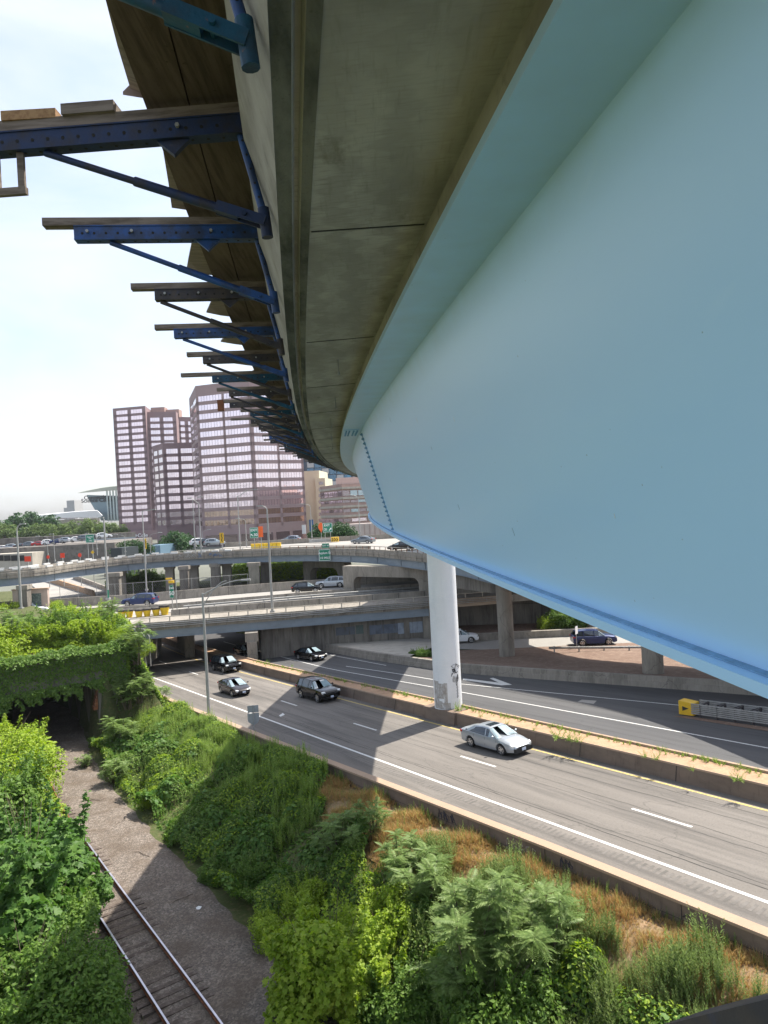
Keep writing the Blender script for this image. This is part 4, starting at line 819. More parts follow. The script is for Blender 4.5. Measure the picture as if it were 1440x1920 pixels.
# piers under the viaduct
def portal(p0, p1, zt, zb, lw, dp, cr_, label, mat=None, legs=2):
    """frame with rounded inner corners, in the vertical plane through p0-p1"""
    a = Vector((p0[0], p0[1], 0)); b_ = Vector((p1[0], p1[1], 0)); d = (b_-a); Lh = d.length; d.normalize(); H = zt-zb
    poly = [(0, 0), (0, H), (Lh, H), (Lh, 0), (Lh-lw, 0)]
    capd = 1.5
    for k in range(7): t = math.pi/2*k/6; poly.append((Lh-lw-cr_+cr_*math.cos(t), H-capd-cr_+cr_*math.sin(t)))
    for k in range(7): t = math.pi/2*k/6; poly.append((lw+cr_-cr_*math.sin(t), H-capd-cr_+cr_*math.cos(t)))
    poly.append((lw, 0)); mb = MB(); mb.plate((a.x, a.y, zb), d, Vector((0, 0, 1)), poly[::-1], -dp)
    # triangulated caps need care: split into three convex-ish parts
    mb = MB(); mb.plate((a.x, a.y, zb), d, Vector((0, 0, 1)), [(0, 0), (lw, 0), (lw, H-capd-cr_), (0, H-capd-cr_)], dp)
    mb.plate((a.x, a.y, zb), d, Vector((0, 0, 1)), [(Lh-lw, 0), (Lh, 0), (Lh, H-capd-cr_), (Lh-lw, H-capd-cr_)], dp)
    h0 = H-capd-cr_; A1 = [(0, h0), (lw, h0)]+[(lw+cr_-cr_*math.cos(math.pi/2*k/6), h0+cr_*math.sin(math.pi/2*k/6)) for k in range(1, 7)]+[(lw+cr_, H), (0, H)]
    mb.plate((a.x, a.y, zb), d, Vector((0, 0, 1)), A1, dp); mb.plate((a.x, a.y, zb), d, Vector((0, 0, 1)), [(Lh-x, y) for x, y in A1][::-1], dp)
    mb.plate((a.x, a.y, zb), d, Vector((0, 0, 1)), [(lw+cr_, H-capd), (Lh-lw-cr_, H-capd), (Lh-lw-cr_, H), (lw+cr_, H)], dp)
    return thing_from([('frame_body', mb, mat or M['conc'])], 'bridge_pier', (a.x, a.y, zb), label, 'pier')
def vx(px, d): return on_d(px, 1060, d).x
portal((vx(642, 104), 104), (vx(806, 95), 95), -8.5, -13.4, 1.95, 1.6, 1.0, 'grey concrete portal pier with rounded corners between the upper highway lanes')
portal((vx(560, 118), 124), (vx(642, 112), 118), -8.5, -13.4, 1.6, 1.6, 1.4, 'shaded portal pier with rounded corners behind the parked exit sign')
for j, (px, d, wd, lab) in enumerate(((476, 118.5, 1.7, 'concrete pier below the tall lamp post at the girder joint'), (404, 122, 1.5, 'dark concrete pier in front of the sunny weeds, left one'), (425, 124, 1.5, 'dark concrete pier in front of the sunny weeds, right one'), (497, 124, 1.5, 'dark pier just right of the joint pier'), (362, 123, 1.6, 'dark pier left of the sunny weeds'), (345, 119, 1.4, 'pale pier with a worn patch at the left of the weeds'), (318, 122, 1.3, 'narrow dark pier beside the exit number sign'), (212, 112, 1.9, 'stained concrete pier with rust streaks behind the chain fence'), (225, 118, 1.3, 'slim concrete pier behind the stained one'), (43, 98, 1.2, 'hidden pier at the far left end of the viaduct'))):
    x = vx(px, d); m_ = MB(); m_.box((x, d, -10.9), (wd, 1.5, 5.2), R(5)); m2 = MB(); m2.box((x, d, -8.6), (wd*1.25, 1.7, .6), R(5))
    thing_from([('pier_leg', m_, M['conc_dirty'] if j % 2 else M['conc']), ('pier_cap', m2, M['conc'])], 'bridge_pier', (x, d, -13.4), lab, 'pier')
# round columns at the right
for px, py, d, r_, zt, lab, fl_ in ((950, 1217, 75, .82, -8.45, 'round weathered concrete column standing between apron and dirt', 0), (1225, 1271, 57.5, .83, -8.45, 'round concrete column on the dirt near the kerb wall', 1), (1112, 1182, 90, .9, -8, 'round concrete column behind the dark blue car on the ramp', 0)):
    p = on_d(px, py, d); m_ = MB(); m_.tube([(p.x+.02, p.y, p.z-1.2), (p.x, p.y, zt)], r_, 24, False); thing_from([('column_shaft', m_, M['conc'], 40)], 'bridge_column', (p.x, p.y, p.z), lab, 'column')
# viaduct cap continues right
m_ = MB(); a = on_d(850, 1090, 84); b_ = on_d(945, 1110, 74)
m_.beam((a.x, 86, -9.3), (b_.x+1.2, 75.5, -9.3), 1.6, 1.7); thing_from([('cap_beam', m_, M['conc_dirty'])], 'pier_cap_beam', (a.x, 86, -10), 'stained concrete cap beam joining the round column under the viaduct', 'beam')
# wall with a patch, fence, mural wall on the left
mb = MB(); mp_ = MB(); my0 = 99.5; x0, x1 = vx(20, my0), vx(86, my0); mb.prism([(x0, my0), (x1, my0), (x1, my0+.5), (x0, my0+.5)], ZB-.4, -9.15); cpg = MB(); cpg.prism([(x0-.1, my0-.1), (x1+.1, my0-.1), (x1+.1, my0+.6), (x0-.1, my0+.6)], -9.15, -9.0)
mp_.prism([(x0+.9, my0-.03), (x1-.9, my0-.03), (x1-.9, my0), (x0+.9, my0)], -11.6, -9.7)
thing_from([('wall_body', mb, plain('pinkish_concrete', (.42, .33, .28), .9, var=.15, scale=1)), ('coping', cpg, M['coping']), ('mosaic_panel', mp_, layered('mosaic', (.09, .12, .11), [('cell', (7, 7, 7), (.22, .27, .25), .4, .9, .8, 0)], rough=.5))], 'monument_wall', ((x0+x1)/2, my0, ZB), 'small pinkish monument wall with a dark green mosaic panel', 'wall')
mb = MB(); mb.prism([(-75, 91.5), (x0-.2, 99), (x0-.2, 99.4), (-75, 92)], ZB-.5, -11.6); thing_from([('wall_body', mb, M['conc'])], 'concrete_barrier', (-70, 95, ZB), 'low concrete barrier left of the monument wall', 'barrier')
def fence(x0, x1, f, z0, z1, label, sp=2.6):
    prs = []
    for x in srange(x0, x1, sp): m_ = MB(); m_.tube([(x, f(x), z0), (x, f(x), z1)], .035, 6); prs.append(('post', m_, M['galv']))
    m_ = MB(); m_.tube([(x, f(x), z1) for x in srange(x0, x1, sp)], .025, 5); prs.append(('top_rail', m_, M['galv']))
    m_ = MB(); 
    for x in np.arange(x0, x1-1.6, .28):
        m_.beam((x, f(x), z0), (x+1.6, f(x+1.6), z1), .008, .008); m_.beam((x+1.6, f(x+1.6), z0), (x, f(x), z1), .008, .008)
    prs.append(('chain_mesh', m_, M['galv'])); thing_from(prs, 'chain_link_fence', (x0, f(x0), z0), label, 'fence')
fence(-49, -22, lambda x: Ff(x)+1.6, ZB, -9.6, 'chain link fence behind the upper highway below the viaduct')
# sloping side ramps seen under the left viaduct
mb = MB()
def quadpx(pts, mat, name, label, th=.3, zf=None):
    P = [on_z(px, py, z) for px, py, z in pts]; mb = MB(); n = len(P)
    mb.add(P+[p-Vector((0, 0, th)) for p in P], [tuple(range(n)), tuple(range(2*n-1, n-1, -1))]+[(i, n+i, n+(i+1) % n, (i+1) % n) for i in range(n)])
    o = mb.build(name, mat); return o
o = quadpx([(100, 1128, -12.6), (236, 1112, -12.6), (140, 1080, -12.9), (50, 1090, -12.9)][::-1], M['asphalt_pale'], 'side_ramp', ''); tag(o, 'pale side ramp running away under the viaduct', 'ramp', kind='structure')
def segwall(a, b_, z0, z1, th, label, mat):
    a = Vector(a); b_ = Vector(b_); d = (b_-a).normalized(); n = Vector((-d.y, d.x, 0))*th; mb = MB(); mb.prism([(a.x, a.y), (b_.x, b_.y), (b_.x+n.x, b_.y+n.y), (a.x+n.x, a.y+n.y)], z0, z1); thing_from([('barrier_body', mb, mat)], 'concrete_barrier', (a.x, a.y, z0), label, 'barrier')
a = on_z(178, 1116, -12.5); b_ = on_z(85, 1085, -12.5); segwall(a, b_, -12.8, -11.7, .4, 'sloping barrier dividing the two ramps under the left viaduct', M['median_fill'])
a = on_z(225, 1114, -12.5); b_ = on_z(140, 1082, -12.5); segwall(a, b_, -12.8, -11.9, .4, 'barrier on the right side of the ramp under the left viaduct', M['conc'])
# water-like guard attenuator on the far carriageway
pA = on_road(1278, 1338); pB = on_road(1330, 1344); dirA = (on_road(1440, 1360)-pA); dirA.z = 0; dirA.normalize(); nA = Vector((-dirA.y, dirA.x, 0))
prs = []
q = lambda a, b_, z: pA+dirA*a+nA*b_+Vector((0, 0, z-.0*a))
sl_ = (on_road(1440, 1360).z-pA.z)/((on_road(1440, 1360)-pA).length)
q = lambda a, b_, z: Vector((pA.x, pA.y, pA.z))+dirA*a+nA*b_+Vector((0, 0, z+sl_*a))
m_ = MB(); m_.add([q(0, -.35, .05), q(1.0, -.35, .05), q(1.0, -.35, .85), q(0, -.35, .95), q(0, .45, .05), q(1.0, .45, .05), q(1.0, .45, .85), q(0, .45, .95)], [(0, 1, 2, 3), (7, 6, 5, 4), (0, 4, 5, 1), (3, 2, 6, 7), (1, 5, 6, 2), (0, 3, 7, 4)])
prs.append(('nose', m_, M['signyellow'])); m_ = MB(); m_.add([q(.25, -.36, .3), q(.7, -.36, .5), q(.25, -.36, .62)], [(0, 1, 2)]); prs.append(('nose_mark', m_, M['signblack']))
for k in range(6):
    for b_ in (-.42, .75):
        m_ = MB(); z = .25+.12*k; m_.beam(q(.9, b_, z), q(11, b_*1.25, z), .07, .075); prs.append(('side_rail', m_, M['galv']))
for k in range(9):
    m_ = MB(); a = 1.5+k*1.1; m_.beam(q(a, -.4, .8), q(a, .75, .8), .10, .10); m_.beam(q(a, -.4, .45), q(a+1.0, .75, .8), .05, .05); m_.beam(q(a, .75, .05), q(a, .75, .85), .12, .12); m_.beam(q(a, -.4, .05), q(a, -.4, .85), .12, .12); prs.append(('cross_frame', m_, M['form_dark']))
m_ = MB(); m_.add([q(-.2, -.9, .02), q(11, -1.5, .02), q(11, -.5, .02), q(.5, -.45, .02)], [(3, 2, 1, 0)] if False else [(0, 1, 2, 3)]); prs.append(('pad', m_, M['dirt']))
thing_from(prs, 'crash_attenuator', pA, 'yellow nosed crash cushion with ribbed steel sides on the far lanes', 'crash cushion')
# ============================================================ vehicles
def paint(name, c, rough=.28, metal=.3): return plain('paint_'+name, c, rough, metal, .4, .02, 1, coat=.25)
def car_profile(kind):
    # x from rear (-) to front (+); each: lower body sections (x, halfwidth, z bottom, z top)
    if kind == 'sedan': return dict(L=4.8, W=.90, wb=(-1.38, 1.37), r=.32,
        body=[(-2.38, .70, .42, .92), (-2.30, .80, .28, 1.00), (-1.9, .87, .24, 1.045), (-1.3, .90, .22, 1.03), (0, .91, .20, .97), (1.0, .90, .20, .95), (1.5, .89, .22, .89), (2.0, .85, .24, .78), (2.28, .77, .28, .68), (2.40, .62, .36, .58)],
        gh=[(-1.85, 1.04, 0), (-1.05, 1.38, 1), (-.4, 1.45, 1), (.25, 1.43, 1), (1.15, .97, 0)])
    if kind == 'hatch': return dict(L=4.5, W=.88, wb=(-1.35, 1.35), r=.31,
        body=[(-2.22, .68, .42, 1.02), (-2.12, .80, .28, 1.08), (-1.7, .87, .24, 1.06), (-1.2, .88, .22, 1.03), (0, .89, .20, .98), (1.0, .88, .20, .95), (1.5, .86, .22, .88), (1.95, .80, .25, .76), (2.2, .68, .30, .64), (2.28, .55, .38, .56)],
        gh=[(-2.08, 1.10, 0), (-1.2, 1.36, 1), (-.3, 1.48, 1), (.2, 1.45, 1), (1.35, .95, 0)])
    if kind == 'suv': return dict(L=4.95, W=.98, wb=(-1.48, 1.48), r=.38,
        body=[(-2.45, .80, .48, 1.12), (-2.40, .92, .34, 1.16), (-2.0, .97, .30, 1.17), (-1.3, .98, .28, 1.16), (0, .99, .26, 1.14), (1.0, .98, .26, 1.13), (1.6, .97, .28, 1.09), (2.15, .94, .30, 1.02), (2.38, .88, .36, .94), (2.47, .78, .44, .80)],
        gh=[(-2.36, 1.17, 0), (-2.1, 1.68, 1), (-.9, 1.77, 1), (.35, 1.72, 1), (1.12, 1.13, 0)])
    if kind == 'crossover': return dict(L=4.55, W=.92, wb=(-1.33, 1.33), r=.35,
        body=[(-2.25, .76, .46, 1.05), (-2.18, .86, .32, 1.10), (-1.8, .91, .28, 1.10), (-1.2, .92, .26, 1.08), (0, .93, .24, 1.05), (1.0, .92, .24, 1.03), (1.5, .90, .26, .98), (1.95, .86, .28, .90), (2.18, .78, .33, .80), (2.27, .66, .42, .68)],
        gh=[(-2.15, 1.10, 0), (-1.65, 1.55, 1), (-.6, 1.64, 1), (.2, 1.60, 1), (1.15, 1.04, 0)])
def car(kind, pm, loc, yaw, label, cat, group=None, detail=True, rx=None, plate=True, lights=True, lowertrim=None):
    P = car_profile(kind); root = empty({'sedan': 'sedan', 'hatch': 'hatchback', 'suv': 'suv', 'crossover': 'crossover_car'}[kind], loc, yaw, label, cat, group)
    if rx: root.rotation_mode = 'XYZ'; root.rotation_euler = (rx[0], rx[1], yaw)
    H = 1.0; mb = MB(); W = P['W']
    def interpb(x):
        xs = [b[0] for b in P['body']]; return [float(np.interp(x, xs, [b[i] for b in P['body']])) for i in (1, 2, 3)]
    xs = sorted(set([b[0] for b in P['body']]+list(np.linspace(P['body'][0][0], P['body'][-1][0], 34))))
    rows = []
    for x in xs:
        w_, zb, zt = interpb(x); hh = zt-zb
        # wheel arch: raise the lower side edge over each wheel
        arch = 0
        for wx in P['wb']:
            d = abs(x-wx); ra = P['r']*1.22
            if d < ra: arch = max(arch, P['r']+math.sqrt(ra*ra-d*d)-zb-.0)
        zlow = min(zb+arch, zt-.14) if arch > 0 else zb+.02
        zs = zt-.10*(1 if hh > .3 else .5)
        prof = [(0, zt+.015), (w_*.55, zt+.012), (w_*.86, zt-.01), (w_*.965, zt-.06), (w_, max(zs-.12, zlow+.05)), (w_*1.005, max(zb+.5*hh, zlow+.03)), (w_*.985, max(zb+.16, zlow+.015)), (w_*.965, zlow), (w_*.55, zb if arch == 0 else zlow)]
        ring = [(x, y, z) for y, z in prof]+[(x, -y, z) for y, z in prof[::-1][:-1]]
        rows.append(ring[::-1])
    mb.sheet(rows, None, True); mb.cap(rows[0]); mb.cap(rows[-1], flip=True)
    body = mb.build('body', pm, root, 35)
    # glasshouse
    g = P['gh']; wb_ = W*.88; wt = W*.70
    def ghrow(x, z, top, base_z):
        wlow = interpb(x)[0]*.93; k = (z-base_z)/max(.01, (1.45-1.0)); return wlow
    gl = MB(); rows = []; xsg = np.linspace(g[0][0], g[-1][0], 26); zs_ = [float(np.interp(x, [q[0] for q in g], [q[1] for q in g])) for x in xsg]
    # smooth roof
    z2 = list(zs_)
    for _ in range(2): z2 = [z2[0]]+[(z2[i-1]+2*z2[i]+z2[i+1])/4 for i in range(1, len(z2)-1)]+[z2[-1]]
    rts = []
    for x, z in zip(xsg, z2):
        zb0 = interpb(x)[2]-.03; wl = interpb(x)[0]*.93; f = max(0, z-zb0); wtop = wl-f*.42
        ring = [(0, z), (wtop*.6, z-.008), (wtop*.93, z-.035), (wtop, z-.07 if f > .1 else z-.01), (wl, min(zb0, z-.02))]
        rows.append(([(x, y, zz) for y, zz in ring]+[(x, -y, zz) for y, zz in ring[::-1][:-1]])[::-1]); rts.append((x, wtop, z, wl, zb0))
    # closed ring includes bottom implicitly
    def isroof(x): return g[1][0]-.02 <= x <= g[-2][0]+.05
    for i in range(len(rows)-1):
        xm = (xsg[i]+xsg[i+1])/2; n = len(rows[0]); b = len(gl.v); gl.v += rows[i]+rows[i+1]
        for k in range(n-1):
            mi = 1 if xm > g[-2][0]+.04 else 0                       # windscreen glass
            gl.f.append((b+k, b+k+1, b+n+k+1, b+n+k)); gl.m.append(mi)
    green = gl.build('window', [M['glass_car'], M['wind']], root, 35)
    rf = MB(); rr_ = []
    for x, wt_, z, wl, zb0 in rts:
        if g[1][0]-.12 <= x <= g[-2][0]+.08: rr_.append([(x, y, zz) for y, zz in ((wt_+.012, z-.085), (wt_*.95, z-.022), (wt_*.6, z+.010), (0, z+.018), (-wt_*.6, z+.010), (-wt_*.95, z-.022), (-wt_-.012, z-.085))])
    rf.sheet(rr_); rf.f = [tuple(reversed(f)) for f in rf.f] if False else rf.f
    rf.build('roof', pm, root, 35)
    # pillars
    def pillar(xa, xb, wd, name='pillar'):
        m_ = MB()
        for sgn in (1, -1):
            pts = []
            for k in range(5):
                q = k/4; x = lerp(xa, xb, q); zt = float(np.interp(x, xsg, z2)); wl = interpb(x)[0]*.93; zb0 = interpb(x)[2]-.03
                pts.append((x, q))
            xT, xB = xb, xa; 
            def surf(x, fz): zt = float(np.interp(x, xsg, z2)); wl = interpb(x)[0]*.93; zb0 = interpb(x)[2]-.03; f = max(0, zt-zb0); wtp = wl-f*.42; zz = lerp(zb0, zt-.07, fz); return Vector((x, sgn*(lerp(wl, wtp, fz)+.008), zz))
            m_.beam(surf(xa, 0), surf(xb, 1), wd, .02, up=(0, sgn, .3))
        m_.build(name, pm, root)
    a_, b_, c_, d_, e_ = [q[0] for q in g]
    pillar(e_-.10, d_+.02, .06); pillar(.05 if kind != 'suv' else -.1, .0 if kind != 'suv' else -.12, .07)
    if kind in ('suv', 'crossover'): pillar(-1.25, -1.3, .08); pillar(a_+.1, b_+.1, .14)
    else: pillar(a_+.25, b_+.05, .16)
    # wheels
    w0 = None
    for wx in P['wb']:
        for sgn in (1, -1):
            we = MB(); r_ = P['r']; rows = [[(r2*math.cos(a), y, r2*math.sin(a)) for a in np.linspace(0, 2*math.pi, 20, endpoint=False)] for r2, y in ((r_*.62, .10), (r_*.95, .115), (r_, .08), (r_, -.08), (r_*.95, -.11))]
            if w0 is None:
                we.sheet(rows, None, True); we.cap(rows[-1]); we.cap([(v[0], .085, v[2]) for v in rows[0]][::-1]); wo_ = we.build('wheel', M['black'], root, 35)
                ri = MB(); 
                for k in range(5):
                    a = 2*math.pi*k/5; ri.beam((0, .108, 0), (r_*.62*math.cos(a), .10, r_*.62*math.sin(a)), .075, .02, up=(0, 1, 0))
                ri.tube([(0, .09, 0), (0, .118, 0)], r_*.17, 12); rg_ = [[(r2*math.cos(a), y, r2*math.sin(a)) for a in np.linspace(0, 2*math.pi, 20, endpoint=False)] for r2, y in ((r_*.70, .112), (r_*.60, .118), (r_*.59, .09))]; ri.sheet(rg_, None, True)
                rim = ri.build('rim', M['chrome'], wo_, 35); w0 = wo_
            else: wo_ = copy_tree(w0, root)
            wo_.location = (wx, sgn*(W-.125), P['r']); wo_.rotation_euler = (0, 0, 0 if sgn > 0 else math.pi)
    fx_ = P['body'][-1][0]; rx_ = P['body'][0][0]; zf = P['body'][-1][3]
    if lights:
        for sgn in (1, -1):
            m_ = MB(); x1 = P['body'][-2][0]; x0 = P['body'][-3][0]; w1 = P['body'][-2][1]; z1 = P['body'][-2][3]; w00 = P['body'][-3][1]; z0 = P['body'][-3][3]
            m_.add([(x1+.055, sgn*w1*.70, z1-.02), (x1+.015, sgn*(w1+.012), z1-.02), (x0+.12, sgn*(w00-.02), z0-.05), (x1+.075, sgn*w1*.66, z1-.14), (x1+.025, sgn*(w1+.016), z1-.14), (x0+.10, sgn*(w00+.0), z0-.16), (x1-.08, sgn*w1*.7, z1+.03)], [(0, 1, 4, 3), (1, 2, 5, 4), (0, 6, 2, 1), (3, 4, 1, 0), (4, 5, 2, 1)])
            m_.build('headlight', M['lampglass'], root)
            m_ = MB(); zt = P['body'][1][3]; wr = P['body'][1][1]; m_.box((rx_+.03, sgn*wr*.80, zt-.14), (.10, wr*.34, .15)); m_.box((rx_+.14, sgn*(wr+.005), zt-.13), (.2, .03, .13)); m_.build('tail_light', M['tail'], root)
            m_ = MB(); m_.sphere((g[-1][0]-.30, sgn*(W+.09), interpb(.9)[2]+.09), .11, 8, 5, (.7, 1, .6)); m_.build('side_mirror', pm, root, 60)
    m_ = MB(); gz_ = P['body'][-2][3]; m_.box((P['body'][-1][0]-.005, 0, gz_-.16), (.06, P['body'][-1][1]*1.35, .13)); m_.box((P['body'][-1][0]+.005, 0, P['body'][-1][2]+.0), (.06, P['body'][-1][1]*1.6, .12)); m_.build('grille', M['black'], root)
    if plate:
        m_ = MB(); m_.box((P['body'][-1][0]+.045, 0, P['body'][-1][2]+.06), (.012, .31, .16)); m_.build('number_plate', M['plate'], root)
    if detail:
        m_ = MB()
        for sgn in (1, -1):
            for x in (1.02 if kind != 'suv' else .95, .02, -.98):
                w_, zb, zt = interpb(x); m_.beam((x, sgn*(w_+.003), zt-.1), (x-.03, sgn*(w_*.985+.003), zb+.16), .012, .008, up=(0, 1, 0))
        m_.build('door_seam', M['signblack'], root)
        m_ = MB()
        for sgn in (1, -1):
            for x in (.2, -.75): w_, zb, zt = interpb(x); m_.box((x, sgn*(w_+.012), zt-.17), (.18, .025, .03))
        m_.build('door_handle', pm, root)
        m_ = MB(); m_.beam((g[-1][0]+.02, .62, .985 if kind != 'suv' else 1.16), (g[-1][0]-.22, -.02, 1.06 if kind != 'suv' else 1.27), .02, .012); m_.build('wiper', M['black'], root)
    if lowertrim:
        m_ = MB(); w_ = P['body'][-2][1]; m_.box((P['body'][-1][0]-.09, 0, P['body'][-1][2]+.02), (.26, w_*1.86, .26)); m_.build('bumper', lowertrim, root)
    return root
def slope_rot(yaw):
    # pitch the car with the sloping road
    d = Vector((math.cos(yaw), math.sin(yaw))); gx, gy = .0434, -.0392; return -math.atan(gx*d.x+gy*d.y)
def put(kind, pm, px, py, az, label, cat, plane='road', **kw):
    """az: heading in degrees from +Y towards +X; (px, py) ground point under the car's middle"""
    yaw = R(90-az)
    if plane == 'road': p = on_road(px, py, .012); rx = (0, slope_rot(yaw))
    else: p = on_z(px, py, plane); rx = None
    return car(kind, pm, p, yaw, label, cat, rx=rx, **kw)
AZR = 145
silver = paint('silver', (.37, .40, .43), .3, .5); blackp = paint('black', (.004, .004, .005), .14, 0); greyp = paint('dark_grey', (.03, .027, .03), .18, .1); whitep = paint('white', (.72, .73, .74), .35, 0); navyp = paint('navy', (.015, .03, .11)); lgrey = paint('mid_grey', (.16, .18, .2))
r_ = put('sedan', silver, 930, 1402, AZR, 'silver sedan with open sunroof and black front bumper driving past the white column', 'car', lowertrim=M['black'])
m_ = MB(); m_.box((-.12, 0, 1.468), (.46, .78, .012)); m_.build('sunroof', M['glass_car'], r_)
put('hatch', greyp, 440, 1300, AZR, 'dark grey hatchback in the lane nearest the lamp post', 'car')
put('suv', blackp, 597, 1309, AZR, 'black suv with blue plate entering the shadow beside the median', 'suv')
put('suv', blackp, 424, 1257, AZR, 'black pickup-like suv coming out of the shade under the overpass', 'suv')
put('sedan', blackp, 583, 1236, 140, 'black sedan in deep shade on the far lanes', 'car', lights=True)
put('crossover', blackp, 463, 1231, AZR, 'dark crossover hidden behind the overpass piers', 'car', detail=False)
put('crossover', whitep, 862, 1204, 92, 'white crossover leaving the black opening behind the column', 'car', RZZ+.02)
put('suv', navyp, 1113, 1208, 92, 'dark blue suv on the sunny ramp road at the right', 'suv', RZZ+.02)
put('suv', navyp, 263, 1135, -84, 'shiny blue suv on the upper highway above the yellow barrels', 'suv', ZB)
put('sedan', whitep, 60, 1150, 84, 'white sedan behind the bushes at the far left of the upper highway', 'car', ZB)
put('crossover', blackp, 575, 1111, 84, 'dark crossover with tail lamps lit by the sun behind the upper barrier', 'car', ZB)
put('suv', paint('pale_silver', (.5, .53, .56)), 622, 1101, -84, 'pale silver suv entering the shade of the viaduct', 'suv', ZB)
put('crossover', paint('steel', (.25, .28, .34)), 545, 1018.5, -75, 'grey blue crossover on top of the viaduct, left of the grey sedan', 'car', -6.98)
put('sedan', lgrey, 681, 1019, -62, 'mid grey sedan in the middle of the viaduct roadway', 'car', -6.98)
put('hatch', blackp, 754, 1032, -66, 'black hatchback on the viaduct next to the pale blue girder', 'car', -6.98)
for i, (px, py, pm, lb) in enumerate(((376, 1023, whitep, 'white parked car seen over the viaduct rail between lamp posts'), (394, 1023, blackp, 'dark parked car seen over the viaduct rail between two pale cars'), (402, 1023.5, silver, 'silver parked car near the yellow winding arrow sign'))):
    car('crossover', pm, on_d(px, py, 150), R(20), lb, 'car', detail=False)
# ============================================================ lamp posts
def lamp(px, py, d, pyt, arms, label, r0=.13, group=None, pxt=None):
    b_ = on_d(px, py, d); top = on_d(pxt or px, pyt, d).z; h = top-b_.z; prs = []
    m_ = MB(); m_.tube([(b_.x, b_.y, b_.z-1.2), (b_.x, b_.y, b_.z+h*.5), (b_.x, b_.y, top)], [r0, r0*.8, r0*.55], 12); prs.append(('pole', m_, M['galv'], 40))
    m_ = MB(); m_.box((b_.x, b_.y, b_.z+.1), (r0*3.2, r0*3.2, .25)); prs.append(('base', m_, M['galv']))
    for (dx, dz, style) in arms:
        m_ = MB(); s_ = 1 if dx > 0 else -1
        if style == 'truss':
            pts = [(b_.x+dx*q, b_.y, top-.15+dz*math.sin(q*math.pi/2)) for q in np.linspace(0, 1, 9)]; m_.tube(pts, [.05-.015*q for q in np.linspace(0, 1, 9)], 8)
            pts = [(b_.x+dx*q, b_.y, top-1.0+(dz+.85)*math.sin(q*math.pi/2/.62)) for q in np.linspace(0, .6, 7)]; m_.tube(pts, .035, 8)
        elif style == 'curve':
            m_.tube([(b_.x+dx*(1-math.cos(q*math.pi/2)), b_.y, top-.1+dz*math.sin(q*math.pi/2)) for q in np.linspace(0, 1, 8)], r0*.4, 8)
        else: m_.tube([(b_.x, b_.y, top-.1), (b_.x+dx, b_.y, top+dz)], r0*.35, 8)
        prs.append(('arm', m_, M['galv'], 40))
        m_ = MB(); m_.box((b_.x+dx+s_*.25, b_.y, top+dz-.02+(0 if style != 'truss' else -.15)), (.75, .28, .14)); prs.append(('lamp_head', m_, M['galv']))
    return thing_from(prs, 'street_lamp', b_, label, 'lamp post', group)
lamp(393, 1356, 57.3, 1112, [(3.3, 1.05, 'truss')], 'tall lamp post with a double curved arm rooted in the slope by the near lanes', .15, pxt=381)
lamp(511, 1148, 87.6, 956, [(-.6, .55, 'curve')], 'tall lamp post with short curved top standing on the lower overpass', .17, pxt=500)
lamp(203, 1124, 97, 973, [(-.1, .2, 'line')], 'tall bare lamp post by the upper highway, behind the yellow barrels', .17, pxt=191)
lamp(40, 1142, 96, 995, [(.6, .9, 'curve')], 'thick lamp post in front of the monument wall at the far left', .17, pxt=33)
lamp(275, 1107, 106, 958, [(1.4, .15, 'curve')], 'lamp post by the chain fence with its arm over the left tower', .12, pxt=266)
lamp(366, 1025, 120, 938, [(1.0, .5, 'line')], 'left one of the leaning twin lamp posts before the pink towers', .12, pxt=359)
lamp(377, 1026, 118, 943, [(-1.2, .9, 'line')], 'right one of the leaning twin lamp posts before the pink towers', .12, pxt=373)
lamp(450, 1020, 128, 930, [(3.1, 1.2, 'truss')], 'lamp post with long arm before the big pink tower', .12, pxt=445)
lamp(462, 1014, 132, 976, [(-1.2, .5, 'curve')], 'short lamp post with left facing arm next to the exit 30 sign', .09, pxt=459)
lamp(585, 1007, 150, 950, [(-1.6, .7, 'curve')], 'lamp post with left arm before the cream building', .1, pxt=583)
lamp(675, 1000, 150, 934, [(-2.0, .9, 'curve')], 'lamp post with curved arm before the pink brick building', .13, pxt=673)
lamp(182, 1030, 140, 1003, [(-1.6, .4, 'curve')], 'small lamp post behind the left viaduct near the green sign', .08, pxt=181)
lamp(235, 1035, 140, 1006, [(-1.5, .5, 'curve')], 'small lamp post at the foot of the left tower', .08, pxt=234)
lamp(282, 1026, 140, 1004, [(1.8, .5, 'curve')], 'small lamp post with right arm under the tower lettering', .08)
lamp(103, 1052, 130, 1003, [(-.1, .2, 'line')], 'thin bare pole right of the orange signs at the left', .08, pxt=102)
lamp(90, 1040, 140, 1006, [(-1.6, .2, 'curve')], 'thin pole with left arm between the orange signs', .06)
lamp(380, 1010, 170, 998, [(1.4, .6, 'curve')], 'tiny curved lamp behind the parked cars', .06)
